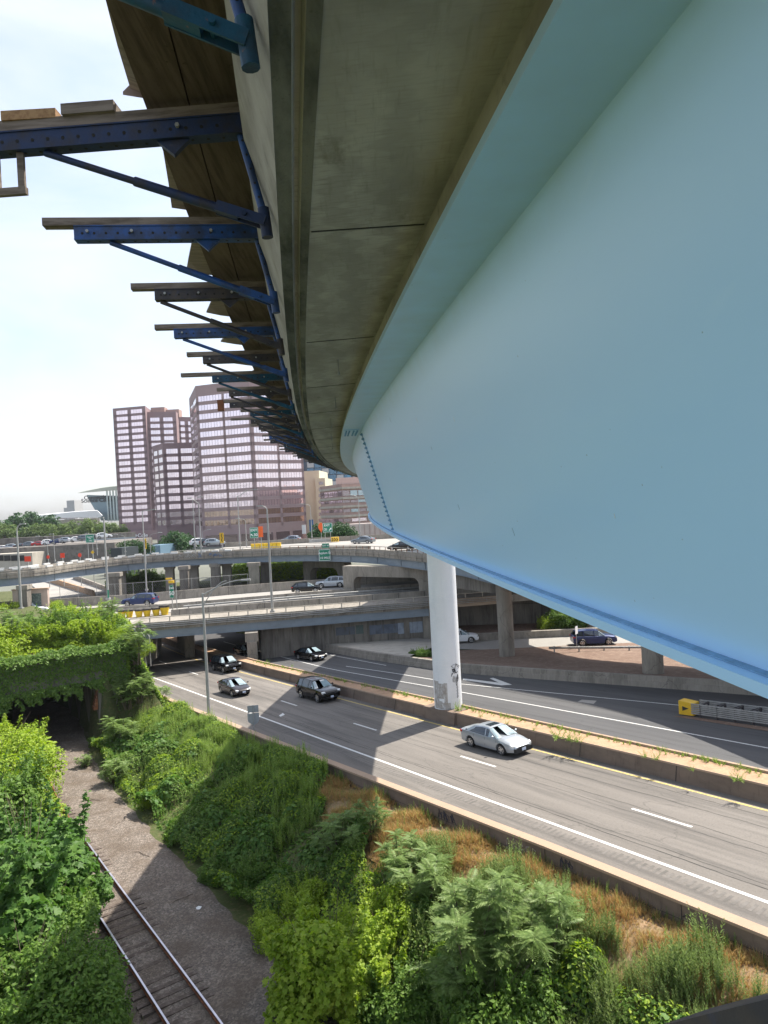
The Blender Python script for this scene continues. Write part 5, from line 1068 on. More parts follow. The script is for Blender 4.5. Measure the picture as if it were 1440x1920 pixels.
# ============================================================ signs
def textpart(txt, size, loc, mat, rot=(R(90), 0, 0), parent=None, align='CENTER', ext=.01):
    cu = bpy.data.curves.new('lettering', 'FONT'); cu.body = txt; cu.size = size; cu.align_x = align; cu.align_y = 'CENTER'; cu.extrude = ext; cu.space_line = .85; cu.offset = size*.018
    ob = bpy.data.objects.new('lettering', cu); dg = bpy.context.evaluated_depsgraph_get(); sc.collection.objects.link(ob); dg.update(); me = bpy.data.meshes.new_from_object(ob.evaluated_get(dg)); bpy.data.objects.remove(ob)
    me.materials.clear(); me.materials.append(mat); o = bpy.data.objects.new('lettering', me); sc.collection.objects.link(o); adopt(o, parent); o.location = loc; o.rotation_euler = rot; return o
def sign(px0, py0, px1, py1, d, mat, label, texts=(), border=True, legs=True, name='road_sign', zfoot=None, shape=None, rz=0, parts2=()):
    c = on_d((px0+px1)/2, (py0+py1)/2, d); wd = abs(px1-px0)/FPX*d; ht = abs(py1-py0)/FPX*d; zf = zfoot if zfoot is not None else c.z-ht/2-1.5
    root = empty(name, (c.x, c.y, zf), rz, label, 'sign'); zc = c.z-zf; m_ = MB()
    poly = shape or [(-.5, -.5), (.5, -.5), (.5, .5), (-.5, .5)]
    pts = [(x*wd, y*ht) for x, y in poly]; m_.plate((0, -.02, zc), (1, 0, 0), (0, 0, 1), pts, -.03 if False else .03); m_.build('sign_panel', mat, root)
    if border:
        m_ = MB(); b = min(wd, ht)*.03
        for (a, e) in (((-.47, -.47), (.47, -.47)), ((.47, -.47), (.47, .47)), ((.47, .47), (-.47, .47)), ((-.47, .47), (-.47, -.47))): m_.beam((a[0]*wd, -.028, zc+a[1]*ht), (e[0]*wd, -.028, zc+e[1]*ht), .01, b, up=(1, 0, 1))
        m_.build('sign_border', M['signwhite'], root)
    if legs:
        for s_ in ((-.28, .28) if wd > 1.5 else (0,)):
            m_ = MB(); m_.beam((s_*wd, .06, -.5), (s_*wd, .06, zc+ht*.4), .12, .10); m_.build('sign_post', M['galv'], root)
    for (txt, x, y, sz, mt) in texts: textpart(txt, sz*ht, (x*wd, -.035, zc+y*ht), mt, parent=root)
    return root, wd, ht, zc
def arrow(root, cx, cz, s, ang, mat, y=-.036):
    m_ = MB(); M2 = Matrix.Rotation(ang, 2); poly = [(-.5, -.09), (.1, -.09), (.1, -.3), (.5, 0), (.1, .3), (.1, .09), (-.5, .09)]
    pp_ = [M2@Vector((x*s, z*s)) for x, z in poly]; m_.plate((cx, y, cz), (1, 0, 0), (0, 0, 1), [(p.x, p.y) for p in pp_], .01); m_.build('arrow', mat, root)
W_S = M['signwhite']
r_, wd, ht, zc = sign(468.5, 989, 484, 1009, 128, M['signgreen'], 'green exit 30 sign with arrow beside an orange sign on the viaduct', [('EXIT', 0, .24, .30, W_S), ('30', .18, -.2, .36, W_S)], zfoot=-7); arrow(r_, -.26*wd, zc-.2*ht, .32*ht, R(135), W_S)
r_, wd, ht, zc = sign(605, 980.5, 623, 998, 146, M['signgreen'], 'green exit 31 sign with arrow beside an orange diamond sign', [('EXIT', -.05, .24, .30, W_S), ('31', -.18, -.2, .36, W_S)], zfoot=-7); arrow(r_, .28*wd, zc-.18*ht, .4*ht, R(45), W_S)
DIA = [(0, -.5), (.42, 0), (.42, .2), (.15, .5), (-.15, .5), (-.42, .2), (-.42, 0)]
sign(596, 980, 607.5, 999, 147, M['signorange'], 'orange pointed work sign left of the exit 31 sign', (), False, True, zfoot=-7, shape=DIA)
sign(484.5, 987, 493, 1007, 129, M['signorange'], 'orange work sign half hidden right of the exit 30 sign', (), False, True, zfoot=-7)
r_, wd, ht, zc = sign(412, 999, 419.5, 1018, 122, M['signyellow'], 'tall yellow winding arrow sign on the viaduct near the big tower', (), False, True, zfoot=-7)
m_ = MB(); m_.tube([(.1*wd, -.05, zc-.4*ht), (-.1*wd, -.05, zc-.2*ht), (.15*wd, -.05, zc+.0), (-.1*wd, -.05, zc+.2*ht), (.05*wd, -.05, zc+.4*ht)], .06, 5); m_.build('arrow', M['signblack'], r_)
r_, wd, ht, zc = sign(269, 1010, 274.5, 1029, 116, M['signyellow'], 'tall yellow winding arrow sign on the viaduct near the left tower', (), False, True, zfoot=-7)
m_ = MB(); m_.tube([(.1*wd, -.05, zc-.4*ht), (-.1*wd, -.05, zc-.1*ht), (.15*wd, -.05, zc+.1*ht), (-.1*wd, -.05, zc+.4*ht)], .06, 5); m_.build('arrow', M['signblack'], r_)
r_, wd, ht, zc = sign(598, 1030, 619.5, 1051.5, 113, M['signgreen'], 'green street exit sign hanging on the viaduct parapet', [('Asylum St', 0, .18, .27, W_S), ('1/2 MILE', 0, -.25, .25, W_S)], legs=False, zfoot=-8.5)
tz = 1022.5; c2 = on_d(610.5, 1023, 113); m_ = MB(); dz = c2.z-(-8.5); xx = c2.x-r_.location.x; m_.box((xx, -.01, dz), (1.15, .05, .68)); m_.build('exit_tab', M['signgreen'], r_); textpart('EXIT 48', .30, (xx, -.045, dz), W_S, parent=r_)
for s_ in (-.5, .5): m_ = MB(); m_.beam((s_, .1, zc-1), (s_, .1, dz), .08, .08); m_.build('sign_bracket', M['galv'], r_)
r_, wd, ht, zc = sign(160.5, 1002, 176.5, 1017.5, 190, M['signgreen'], 'green overhead sign before the long dark viaduct at the left', [('Capitol', 0, .2, .24, W_S), ('Ave', 0, -.02, .2, W_S), ('1 MILE', 0, -.28, .2, W_S)], zfoot=-13)
r_, wd, ht, zc = sign(318, 1097, 325.5, 1121, 93, M['signgreen'], 'small green mile sign on twin posts right of the yellow barrels', [('Exit', 0, .28, .26, W_S), ('50', 0, -.15, .42, W_S)], zfoot=ZB)
m_ = MB(); m_.box((.0, .1, zc+ht*.75), (.7, .25, .35)); m_.box((-.3, .1, zc+ht*1.0), (.8, .2, .2), 0); m_.build('beacon', M['signyellow'], r_)
m_ = MB(); m_.tube([(.55, .15, -.2), (.55, .15, zc+ht*.8)], .06, 6); m_.build('sign_post', M['galv'], r_)
r_, wd, ht, zc = sign(201.5, 1106, 204.5, 1121, 96, M['signgreen'], 'narrow green and white marker on the bare lamp post', (), False, False, zfoot=ZB)
# metal sign seen from behind on the slope
b_ = on_d(478, 1400, 52.0); top = on_d(476, 1322, 52.0).z; root = empty('road_sign', b_, R(8), 'pair of blank grey sign backs on one post by the roadside wall', 'sign')
m_ = MB(); m_.beam((0, 0, -1), (0, 0, top-b_.z+.0), .08, .06); m_.build('sign_post', M['galv'], root)
hz = top-b_.z; m_ = MB(); m_.box((0, .06, hz-.30), (.80, .02, .52)); m_.build('sign_panel', M['signback'], root)
m_ = MB(); poly = [(-.42, .42), (.42, .42), (.42, -.05), (.30, -.30), (.05, -.45), (-.05, -.45), (-.36, -.22), (-.42, -.05)]; m_.plate((0, .05, hz-1.02), (1, 0, 0), (0, 0, 1), poly[::-1], -.02); m_.build('shield_panel', M['signback'], root)
for px, py, pt, dd, lab in ((857, 1212, 1166, 80, 'small pale sign on a post beside the white crossover'), (1082, 1224, 1174, 78.5, 'small pale sign on a post before the dark blue suv')):
    b_ = on_d(px, py, dd); tz = on_d(px, pt, dd).z; root = empty('road_sign', b_, R(55), lab, 'sign'); m_ = MB(); m_.beam((0, 0, -.3), (0, 0, tz-b_.z), .06, .06); m_.build('sign_post', M['galv'], root)
    m_ = MB(); m_.box((.05, -.04, tz-b_.z-.45), (.75, .02, .85)); m_.build('sign_panel', M['signwhite'], root)
for i, (px0, py0, px1, py1, lab) in enumerate(((46, 1043, 58, 1053, 'orange rectangular sign furthest left behind the viaduct'), (87, 1041, 93, 1048, 'orange round sign second from the left behind the viaduct'), (113, 1037, 121, 1046, 'orange sign with dark slot, third from the left'), (146, 1037, 153, 1045, 'orange round sign closest to the yellow sign'))):
    sign(px0, py0, px1, py1, 128, plain('sign_red_orange', (.85, .06, .02), .5, var=.05), lab, (), False, True, zfoot=-11, shape=[(math.cos(a)*.5, math.sin(a)*.5) for a in np.linspace(0, 2*math.pi, 8, endpoint=False)] if i in (1, 3) else None)
sign(170, 1032, 177, 1039, 130, M['signyellow'], 'small yellow sign in the weeds behind the left viaduct', (), False, True, zfoot=-11, shape=[(0, -.5), (.5, 0), (0, .5), (-.5, 0)])
# yellow cushions on the viaduct
c = on_z(497, 1030, -6.98)
prs = []
for k in range(7):
    m_ = MB(); m_.box((c.x-2.4+.8*k, c.y+1.2+.06*k, -6.45), (.74, .8, .95)); prs.append(('cushion_bay', m_, M['barrel']))
m_ = MB(); m_.box((c.x, c.y+1.4, -5.93), (5.7, .7, .06)); prs.append(('top_plate', m_, M['signyellow'])); thing_from(prs, 'crash_attenuator', (c.x, c.y, -7), 'row of yellow crash cushions under the exit 30 sign', 'crash cushion')
c = on_z(620, 1017, -6.98); m_ = MB(); m_.box((c.x+.9, c.y, -6.4), (1.6, .9, .95)); m2 = MB(); m2.box((c.x-2.2, c.y+.5, -6.5), (4.6, .7, .6)); m3 = MB()
for k in range(3): m3.beam((c.x+.35+.45*k, c.y-.46, -6.75), (c.x+.6+.45*k, c.y-.46, -6.45), .02, .14, up=(1, 0, 1)); m3.beam((c.x+.6+.45*k, c.y-.46, -6.45), (c.x+.35+.45*k, c.y-.46, -6.1), .02, .14, up=(1, 0, 1))
thing_from([('nose', m_, M['signyellow']), ('rail_bay', m2, M['galv']), ('chevron', m3, M['signblack'])], 'crash_attenuator', c, 'yellow chevron crash cushion below the exit 31 sign', 'crash cushion')
# litter
for i, (px, py, s_, lab, mt) in enumerate(((597, 1460, .28, 'crumpled pale plastic bag in the shaded grass', 'signwhite'), (1148, 1733, .13, 'scrap of white litter on the dry grass near the wall', 'signwhite'), (260, 1706, .10, 'scrap of white litter beside the rail', 'signwhite'), (372, 1700, .16, 'pale wrapper at the gravel edge by the bushes', 'signwhite'))):
    p = on_z(px, py, -16.2 if i == 0 else (-15.6 if i == 1 else RZ+.1)); 
    if i == 0: p = on_d(px, py, 44)
    q_ = gz(p.x, p.y)
    m_ = MB(); pts = [Vector((math.cos(a)*s_*random.uniform(.6, 1.2), math.sin(a)*s_*random.uniform(.6, 1.2), random.uniform(0, .5)*s_)) for a in np.linspace(0, 6.28, 7, endpoint=False)]; m_.add(pts+[Vector((0, 0, s_*.8))], [(k, (k+1) % 7, 7) for k in range(7)]); o = m_.build('litter', M[mt]); o.location = (p.x, p.y, q_+.05); tag(o, lab, 'litter')
for i in range(5):
    s = 50-i*5.3; m_ = MB(); m_.tube([(0, 0, 0), (.4, .05, .05), (.9, -.08, .02), (1.3, .1, .06)], [.02, .025, .018, .006], 5); o = m_.build('fallen_branch', M['timber']); o.location = ST(s, railt(s)+1.6+.35*i, z=RZ+.08); o.rotation_euler = (0, 0, i*1.3); tag(o, 'small pale dead branch lying on the track gravel, %s from the tunnel' % ORD[i], 'branch', 'dead branches on the gravel')
# ============================================================ buildings
def glassm(name, c, rough=.06, metal=.85): 
    m, t, b = newmat(name); l = t.links.new; b.inputs['Roughness'].default_value = rough; b.inputs['Metallic'].default_value = metal
    g = N(t, 'ShaderNodeNewGeometry'); rp = N(t, 'ShaderNodeValToRGB'); rp.color_ramp.elements[0].color = C4([x*.80 for x in c]); rp.color_ramp.elements[1].color = C4(c); l(g.outputs['Random Per Island'], rp.inputs[0]); l(rp.outputs[0], b.inputs['Base Color'])
    tcn = N(t, 'ShaderNodeTexCoord'); no = N(t, 'ShaderNodeTexNoise'); no.inputs['Scale'].default_value = .5; bp = N(t, 'ShaderNodeBump'); bp.inputs['Strength'].default_value = .12; bp.inputs['Distance'].default_value = .3
    l(tcn.outputs['Object'], no.inputs['Vector']); l(no.outputs[0], bp.inputs['Height']); l(bp.outputs[0], b.inputs['Normal']); return m
M['g_pink'] = glassm('pink_mirror_glass', (.93, .80, .86)); M['g_low'] = glassm('tree_reflection_glass', (.55, .42, .34)); M['g_dark'] = glassm('dark_mirror_glass', (.35, .30, .32), .1)  # the low amber glass has the mirrored trees put into its darker colour
M['g_blue'] = glassm('blue_curtain_glass', (.10, .26, .42), .08); M['g_teal'] = glassm('teal_glass', (.42, .52, .56), .1, .6)
M['brick'] = layered('mauve_precast', (.34, .245, .24), [('noise', (.08, .08, .03), (.30, .215, .215), .4, .7, .7, 4), ('noise', (1.5, 1.5, .3), (.33, .26, .255), .5, .7, .5, 5)], rough=.85, bump=.05)
M['brick2'] = layered('plum_precast', (.27, .185, .19), [('noise', (.08, .08, .03), (.235, .165, .17), .4, .7, .7, 4)], rough=.85, bump=.05)
M['pinkb'] = layered('rosy_brick', (.38, .26, .225), [('noise', (.3, .3, .1), (.28, .20, .18), .4, .7, .8, 5), ('noise', (2, 2, .4), (.2, .14, .12), .55, .75, .6, 5)], rough=.9, bump=.05)
M['cream'] = plain('cream_render', (.55, .50, .38), .9, var=.06, scale=.2)
def building(name, foot, z0, floors, fh, bays, wallm, label, glass=None, top=3.0, winh=.60, mull=6, lowglass=None, base=0.0, pier=1.3, basec=None, extra=None, skip=()):
    """foot: (x, y) corners seen by the viewer, left to right, then back corners. bays: window bays per facet (0 = blank)."""
    glass = glass or M['g_pink']; n = len(foot); zt = z0+base+floors*fh+top; wall = MB(); core = []
    cx = sum(p[0] for p in foot)/n; cy = sum(p[1] for p in foot)/n
    ins = .16; corep = []
    wall.prism(foot, z0, z0+base if base > .5 else z0+.2)
    # facet pieces
    V = [Vector((p[0], p[1], 0)) for p in foot]; wins = []; area = sum(V[i].x*V[(i+1) % n].y-V[(i+1) % n].x*V[i].y for i in range(n))
    sg = 1 if area > 0 else -1
    inner = []
    for i in range(n):
        a, b_, c = V[i-1], V[i], V[(i+1) % n]; d1 = (b_-a).normalized(); d2 = (c-b_).normalized(); n1 = Vector((-d1.y, d1.x, 0))*sg; n2 = Vector((-d2.y, d2.x, 0))*sg; nn = (n1+n2); nn = nn/ max(.3, nn.length_squared)*2; inner.append(b_+nn*ins)
    wall.prism([(p.x, p.y) for p in inner], z0, zt-.6, mi=1)                   # glazing back plane in dark
    wall.prism([(p[0], p[1]) for p in foot], zt-top, zt)
    for i in range(n):
        a, b_ = V[i], V[(i+1) % n]; d = b_-a; Lf = d.length; d.normalize(); nin = Vector((-d.y, d.x, 0))*sg; nb = bays[i] if i < len(bays) else 0
        def slab_(u0, u1, za, zb, dep=ins+.02): 
            p = a+d*u0; q = a+d*u1; wall.prism([(v[0], v[1]) for v in ((p, q, q+nin*dep, p+nin*dep) if sg > 0 else (q, p, p+nin*dep, q+nin*dep))], za, zb)
        if nb == 0: slab_(0.001, Lf-.001, z0+base, zt-top); continue
        wz = fh*winh
        for f in range(floors): slab_(0.001, Lf-.001, z0+base+f*fh, z0+base+f*fh+(fh-wz))
        bw = (Lf-pier)/nb
        for k in range(nb+1):
            u = k*bw; slab_(max(.002, u), min(Lf-.002, u+pier), z0+base, zt-top, ins+.01)
        for f in range(floors):
            for k in range(nb):
                u0 = k*bw+pier; u1 = (k+1)*bw; wins.append((i, f, a+d*u0, a+d*u1, z0+base+f*fh+fh-wz, z0+base+(f+1)*fh, -nin, nin))
    root = empty(name, (cx, cy, z0), 0, label, 'building'); o_ = Vector((cx, cy, z0))
    wall.v = [tuple(Vector(v)-o_) for v in wall.v]; wall.build('wall', [wallm, M['g_dark']], root)
    wins.sort(key=lambda w: 0 if w[6].dot(-w[2]) > 0 else 1)                   # facing the viewer first
    vis = [w for w in wins if w[6].dot(-w[2]) > 0]; hid = [w for w in wins if not w[6].dot(-w[2]) > 0]
    def win_mb(lst):
        m_ = MB()
        for (i, f, p, q, za, zb, no_, nin) in lst:
            off = nin*(ins*.72); nm = mull if (q-p).length > 5 else max(1, int((q-p).length/1.4)); gi_ = 1 if (lowglass and f < 2) else 0
            for k in range(nm):
                a = p.lerp(q, k/nm+.007)+off; b_ = p.lerp(q, (k+1)/nm-.007)+off; t = (random.random()-.5)*.03
                pts = [a+Vector((0, 0, za)), b_+Vector((0, 0, za)), b_+Vector((0, 0, zb))+nin*t, a+Vector((0, 0, zb))+nin*t]; pts = [x-o_ for x in pts]; m_.add(pts, [(0, 1, 2, 3) if sg > 0 else (3, 2, 1, 0)], gi_)
        return m_
    gm = [glass, lowglass or glass]
    for w in vis[:99]: win_mb([w]).build('window', gm, root)
    rest = vis[99:]+hid
    if rest: o = win_mb(rest).build('window', gm, root); o['kind'] = 'stuff'
    for nm_, mb_, mt_ in (extra or []): mb_.v = [tuple(Vector(v)-o_) for v in mb_.v]; mb_.build(nm_, mt_, root)
    return root, zt
def fpx(lst): return [(on_d(px, 960, d).x, d) for px, d in lst]
# big pink tower: facets left to right
GZ = -12.9
D2 = 290
mf = MB(); ft = fpx([(366, 322), (379, 291), (480, 283), (574, 297)])
zroof = on_d(400, 722, 291).z
zb2 = on_d(450, 1010, 288).z; fl_n = 15; fh2 = (on_d(400, 740, 291).z-on_d(400, 990, 291).z)/15
ex = MB(); 
building('office_tower', ft+[(ft[3][0]-9, 335), (ft[0][0]+12, 350)], GZ-2, 15, fh2, [2, 2, 2, 0, 0, 0], M['brick'], 'big mauve office tower with bands of pink mirror windows right of the other towers', top=zroof-(GZ-2)-((on_d(450, 990, 288).z)-(GZ-2))-15*fh2, base=on_d(450, 990, 288).z-(GZ-2), lowglass=M['g_low'], mull=8, pier=1.0)
# ground floor columns of the tower are read as dark openings
mb = MB(); a = Vector((ft[1][0], ft[1][1]-.12, 0)); b_ = Vector((ft[2][0], ft[2][1]-.12, 0)); c_ = Vector((ft[3][0], ft[3][1]-.12, 0)); prs = []
for p, q in ((a, b_), (b_, c_)):
    for k in range(3):
        m_ = MB(); u = p.lerp(q, (k+.12)/3); v = p.lerp(q, (k+.92)/3); zt = on_d(450, 1001, 288).z; m_.add([(u.x, u.y, GZ-2), (v.x, v.y, GZ-2), (v.x, v.y, zt), (u.x, u.y, zt)], [(0, 1, 2, 3)]); prs.append(('entrance_glass', m_, M['g_dark']))
thing_from(prs, 'lobby_glazing', a, 'dark lobby glazing at the foot of the big mauve tower', 'glazing')
# middle lower block
ft = fpx([(292, 345), (312, 333), (372, 336)]); zt_ = on_d(340, 830, 335).z; zbw = on_d(320, 990, 335).z; fhm = (on_d(320, 842, 335).z-zbw)/10
building('office_block', ft+[(ft[2][0]-2, 372), (ft[0][0]+8, 375)], GZ-2, 10, fhm, [2, 2, 0, 0, 0], M['brick2'], 'mid height plum office block standing between the two towers', top=zt_-on_d(320, 842, 335).z, base=zbw-(GZ-2), mull=5, lowglass=M['g_dark'], pier=1.4)
# left tower in stepped slabs
def towerslab(pxs, ytop, label, bays, d0, name='office_tower', fl=19, extra=None):
    ft = fpx(pxs); zt_ = on_d(pxs[0][0], ytop, d0).z; ybot = 985; zbw = on_d(pxs[0][0], ybot, d0).z; fh = 17.2*0+ (on_d(230, 770, 430).z-on_d(230, 985, 430).z)/18.0
    n = int((zt_-zbw-1.5)/fh); return building(name, ft+[(ft[-1][0]-4, ft[-1][1]+28), (ft[0][0]+12, ft[0][1]+40)], GZ-4, n, fh, bays, M['brick2'], label, top=zt_-zbw-n*fh, base=zbw-(GZ-4), mull=4, pier=2.2)
towerslab([(222, 431), (283, 427)], 765, 'tall plum tower slab furthest left with two window bays per floor', [2, 0, 0, 0], 430)
towerslab([(284, 432), (340, 436)], 773, 'plum tower slab stepped back right of the tallest slab', [2, 0, 0, 0], 434)
towerslab([(341, 446), (376, 452)], 781, 'narrow rear plum tower slab next to the big tower', [2, 0, 0, 0], 446)
for px0, px1, y0, y1, lab in ((283, 308, 763, 775, 'rooftop box on the left tower, the wider one'), (311, 335, 767, 777, 'rooftop box on the left tower, the lower right one')):
    a = on_d(px0, y1, 445); b_ = on_d(px1, y0, 445); m_ = MB(); m_.prism([(a.x, 445), (b_.x, 445), (b_.x, 452), (a.x, 452)], a.z-2, b_.z); thing_from([('wall', m_, M['pinkb'])], 'rooftop_box', (a.x, 445, a.z), lab, 'rooftop')
c = on_d(247, 1005, 425); t_ = empty('lettering_sign', (c.x, c.y-1, c.z), 0, 'white office lettering on the dark band at the left tower foot', 'sign')
m_ = MB(); m_.box((4, 1.5, -.5), (38, 2, 7)); m_.build('sign_band', M['brick2'], t_); textpart('Robinson+Cole', 3.1, (0, .3, .0), M['signwhite'], parent=t_, ext=.1)
# cream building and blue glass tower, rosy hospital-like block
ft = fpx([(574, 330), (596, 330)]); 
def slabb(px0, px1, ytop, d, dep, mat, label, name='building_block', bands=None, ybot=1015):
    a = on_d(px0, ybot, d); b_ = on_d(px1, ytop, d); m_ = MB(); m_.prism([(a.x, d), (b_.x, d), (b_.x+2, d+dep), (a.x+2, d+dep)], GZ-3, b_.z); prs = [('wall', m_, mat)]
    for (x0, x1, y0, y1, mt, nm) in (bands or []):
        p = on_d(x0, y1, d-.12); q_ = on_d(x1, y0, d-.12); m_ = MB(); m_.prism([(p.x, d-.12), (q_.x, d-.12), (q_.x, d+.2), (p.x, d+.2)], p.z, q_.z); prs.append((nm, m_, mt))
    return thing_from(prs, name, ((a.x+b_.x)/2, d, GZ), label, 'building')
slabb(573, 598, 882, 330, 25, M['cream'], 'cream blank walled building right of the big tower')
bw = [(598, 606, 903+i*11.6, 909+i*11.6, M['g_dark'], 'window') for i in range(9)]
slabb(597, 609, 896, 328, 20, M['cream'], 'narrow cream balcony wing with stacked dark windows', bands=bw)
bl_ = [(576+14*i, 588+14*i, 866+12*j, 877+12*j, M['g_blue'] if (i+j) % 3 else M['g_teal'], 'window') for i in range(6) for j in range(6)]
slabb(574, 660, 850, 480, 30, plain('navy_mullion', (.02, .04, .07), .5), 'dark blue glass tower peeking below the flyover', bands=bl_)
# rosy block with left facet and right facet
ft = fpx([(602, 262), (643, 240), (730, 250)]); za = on_d(643, 907, 240).z
mb = MB(); mb.prism(ft+[(ft[2][0], 290), (ft[0][0]+3, 290)], GZ-2, za)
prs = [('wall', mb, M['pinkb'])]
for j, (y0, y1) in enumerate(((920, 930), (938, 943), (955, 961), (973, 979))):
    z1 = on_d(643, y0, 240).z; z0 = on_d(643, y1, 240).z
    for (p, q_, nn) in ((ft[0], ft[1], 5), (ft[1], ft[2], 6)):
        for k in range(nn):
            u = Vector((lerp(p[0], q_[0], (k+.06)/nn), lerp(p[1], q_[1], (k+.06)/nn)-.25, 0)); v = Vector((lerp(p[0], q_[0], (k+.94)/nn), lerp(p[1], q_[1], (k+.94)/nn)-.25, 0)); m_ = MB()
            m_.add([(u.x, u.y, z0), (v.x, v.y, z0), (v.x, v.y, z1), (u.x, u.y, z1)], [(0, 1, 2, 3)]); prs.append(('window', m_, M['g_dark'] if (k*3+j*5) % 4 in (0,) or (nn == 6 and k == 0) else M['g_teal'] if nn == 6 and j < 3 else M['g_pink']))
for j, y in enumerate((915, 934, 950, 968, 985)):
    z = on_d(643, y, 240).z; m_ = MB()
    for (p, q_) in ((ft[0], ft[1]), (ft[1], ft[2])): m_.beam((p[0], p[1]-.35, z), (q_[0], q_[1]-.35, z), .5, .7)
    prs.append(('ledge', m_, M['conc_pale']))
m_ = MB(); zc0 = za; zc1 = on_d(643, 893, 250).z; ct = [(lerp(ft[0][0], ft[1][0], .65), 262), (ft[1][0]+8, 262), (ft[2][0], 262), (ft[2][0], 280), (ft[0][0]+6, 280)]; m_.prism(ct, zc0-1, zc1); prs.append(('roof_block', m_, plain('pink_roof_block', (.45, .36, .32), .9, var=.05)))
thing_from(prs, 'office_block', (ft[1][0], 240, GZ), 'rosy banded parking and office block right below the flyover', 'building')
a = on_d(655, 1003, 215); b_ = on_d(770, 980, 215); m_ = MB(); m_.prism([(a.x, 215), (b_.x, 215), (b_.x, 220), (a.x, 220)], GZ, on_d(655, 983, 215).z); prs = [('wall', m_, plain('pale_pink_wall', (.5, .42, .38), .9, var=.1, scale=.5))]
for k in range(12): x = lerp(a.x, b_.x, k/12); m_ = MB(); m_.beam((x, 214.9, GZ), (x, 214.9, on_d(655, 985, 215).z), .25, .15); prs.append(('panel_rib', m_, M['pinkb']))
thing_from(prs, 'panel_wall', (a.x, 215, GZ), 'pale pink ribbed wall beyond the viaduct on the right', 'wall')
c0 = on_d(581, 1002, 200); c1 = on_d(587, 974, 200); m_ = MB(); m_.box(((c0.x+c1.x)/2, 200, (c0.z+c1.z)/2-2), (c1.x-c0.x, .4, c1.z-c0.z+4)); t_ = thing_from([('banner', m_, plain('banner_blue', (.02, .09, .22), .6))], 'banner_sign', (c0.x, 200, c0.z-4), 'tall dark blue banner sign at the right foot of the big tower', 'sign')
m_ = MB(); p0 = on_d(567, 1001, 280); p1 = on_d(573, 984, 280); m_.prism([(p0.x, 279.5), (p1.x, 279.5), (p1.x, 280), (p0.x, 280)], p0.z, p1.z); o = m_.build('white_panel', M['signwhite']); tag(o, 'white panel hung at the right foot of the big tower', 'panel')
# science museum with sweeping roof
def pxp(px, py, d): return on_d(px, py, d)
d = 520; P_ = [pxp(163, 928, d), pxp(232, 930, d), pxp(232, 976, d), pxp(190, 976, d)]
m_ = MB(); m_.add([(p.x, p.y, p.z) for p in P_]+[(p.x*560/520, p.y+40, p.z) for p in P_], [(3, 2, 1, 0), (4, 5, 6, 7), (0, 1, 5, 4), (1, 2, 6, 5), (2, 3, 7, 6), (3, 0, 4, 7)]); prs = [('wall', m_, plain('museum_metal', (.22, .31, .36), .5, .3, var=.08, scale=.05))]
m_ = MB(); rows = []
for k in range(13):
    q = k/12; px = lerp(147, 234, q); zt = lerp(924, 911, math.sin(q*math.pi/2)); zb = lerp(924.6, 918, q); rows.append([tuple(pxp(px, zt, d-14)), tuple(pxp(px, zb, d-14)), tuple(pxp(px, zb, d+30)), tuple(pxp(px, zt-1, d+30))])
m_.sheet(rows, None, True); m_.cap(rows[0]); m_.cap(rows[-1], flip=True); prs.append(('roof', m_, plain('museum_roof', (.30, .32, .27), .6)))
for i in range(4):
    for j in range(4):
        a = pxp(201+7.5*i, 931+11*j, d-.5); b_ = pxp(207+7.5*i, 940.5+11*j, d-.5); m_ = MB(); m_.prism([(a.x, d-.5), (b_.x, d-.5), (b_.x, d+.5), (a.x, d+.5)], b_.z, a.z); prs.append(('window', m_, M['g_teal']))
a = pxp(200, 915, d-2); b_ = pxp(232, 976, d-2); m_ = MB()
for i in range(6): x = lerp(a.x, b_.x, i/5); m_.beam((x, d-2, b_.z), (x, d-2, a.z), .9, .9)
prs.append(('glass_frame', m_, plain('pale_frame', (.5, .6, .62), .4)))
museum, _ = thing_from(prs, 'science_museum', (a.x, d, GZ), 'teal glass museum with a sweeping pointed roof beyond the trees', 'building')
c = pxp(183, 932.5, d-1); textpart('Connecticut', 4.0, Vector((c.x, c.y, c.z))-museum.location, M['signblack'], parent=museum, ext=.1); c = pxp(184, 938, d-1); textpart('Science Center', 4.0, Vector((c.x, c.y, c.z))-museum.location, M['signblack'], parent=museum, ext=.1)
# white roofed hall
d = 470; m_ = MB(); R_ = [pxp(55, 968, d), pxp(135, 960, d), pxp(182, 957, d), pxp(192, 967, d), pxp(188, 970, d), pxp(70, 972, d)]
m_.add([(p.x, p.y, p.z) for p in R_]+[(p.x*515/470, p.y+45, p.z+1) for p in R_], [(5, 4, 3, 2, 1, 0), (6, 7, 8, 9, 10, 11)]+[(i, (i+1) % 6, 6+(i+1) % 6, 6+i) for i in range(6)]); prs = [('roof', m_, plain('white_roof', (.78, .78, .78), .5, var=.03))]
a = pxp(60, 977, d+3); b_ = pxp(190, 968, d+3); m_ = MB(); m_.prism([(a.x, d+3), (b_.x-4, d+3), (b_.x-16, d+40), (a.x, d+40)], GZ-4, b_.z-1); prs.append(('wall', m_, M['conc_pale']))
for i in range(6): p = pxp(67+20.5*i, 975.5-.9*i, d+2.8); q_ = pxp(84+20.5*i, 971.3-.9*i, d+2.8); m_ = MB(); m_.prism([(p.x, d+2.7), (q_.x, d+2.7), (q_.x, d+3.2), (p.x, d+3.2)], p.z, q_.z); prs.append(('window', m_, M['g_dark']))
thing_from(prs, 'convention_hall', (a.x, d, GZ), 'long low hall with a bright white roof behind the tree row', 'building')
slabb(129, 139, 938, 600, 12, plain('pale_tower', (.38, .38, .38), .9, var=.03), 'slim pale grey tower above the white roofed hall', 'concrete_tower'); slabb(123, 125.5, 952, 600, 3, plain('pale_tower', (.38, .38, .38), .9), 'thin pale chimney beside the slim grey tower', 'chimney')
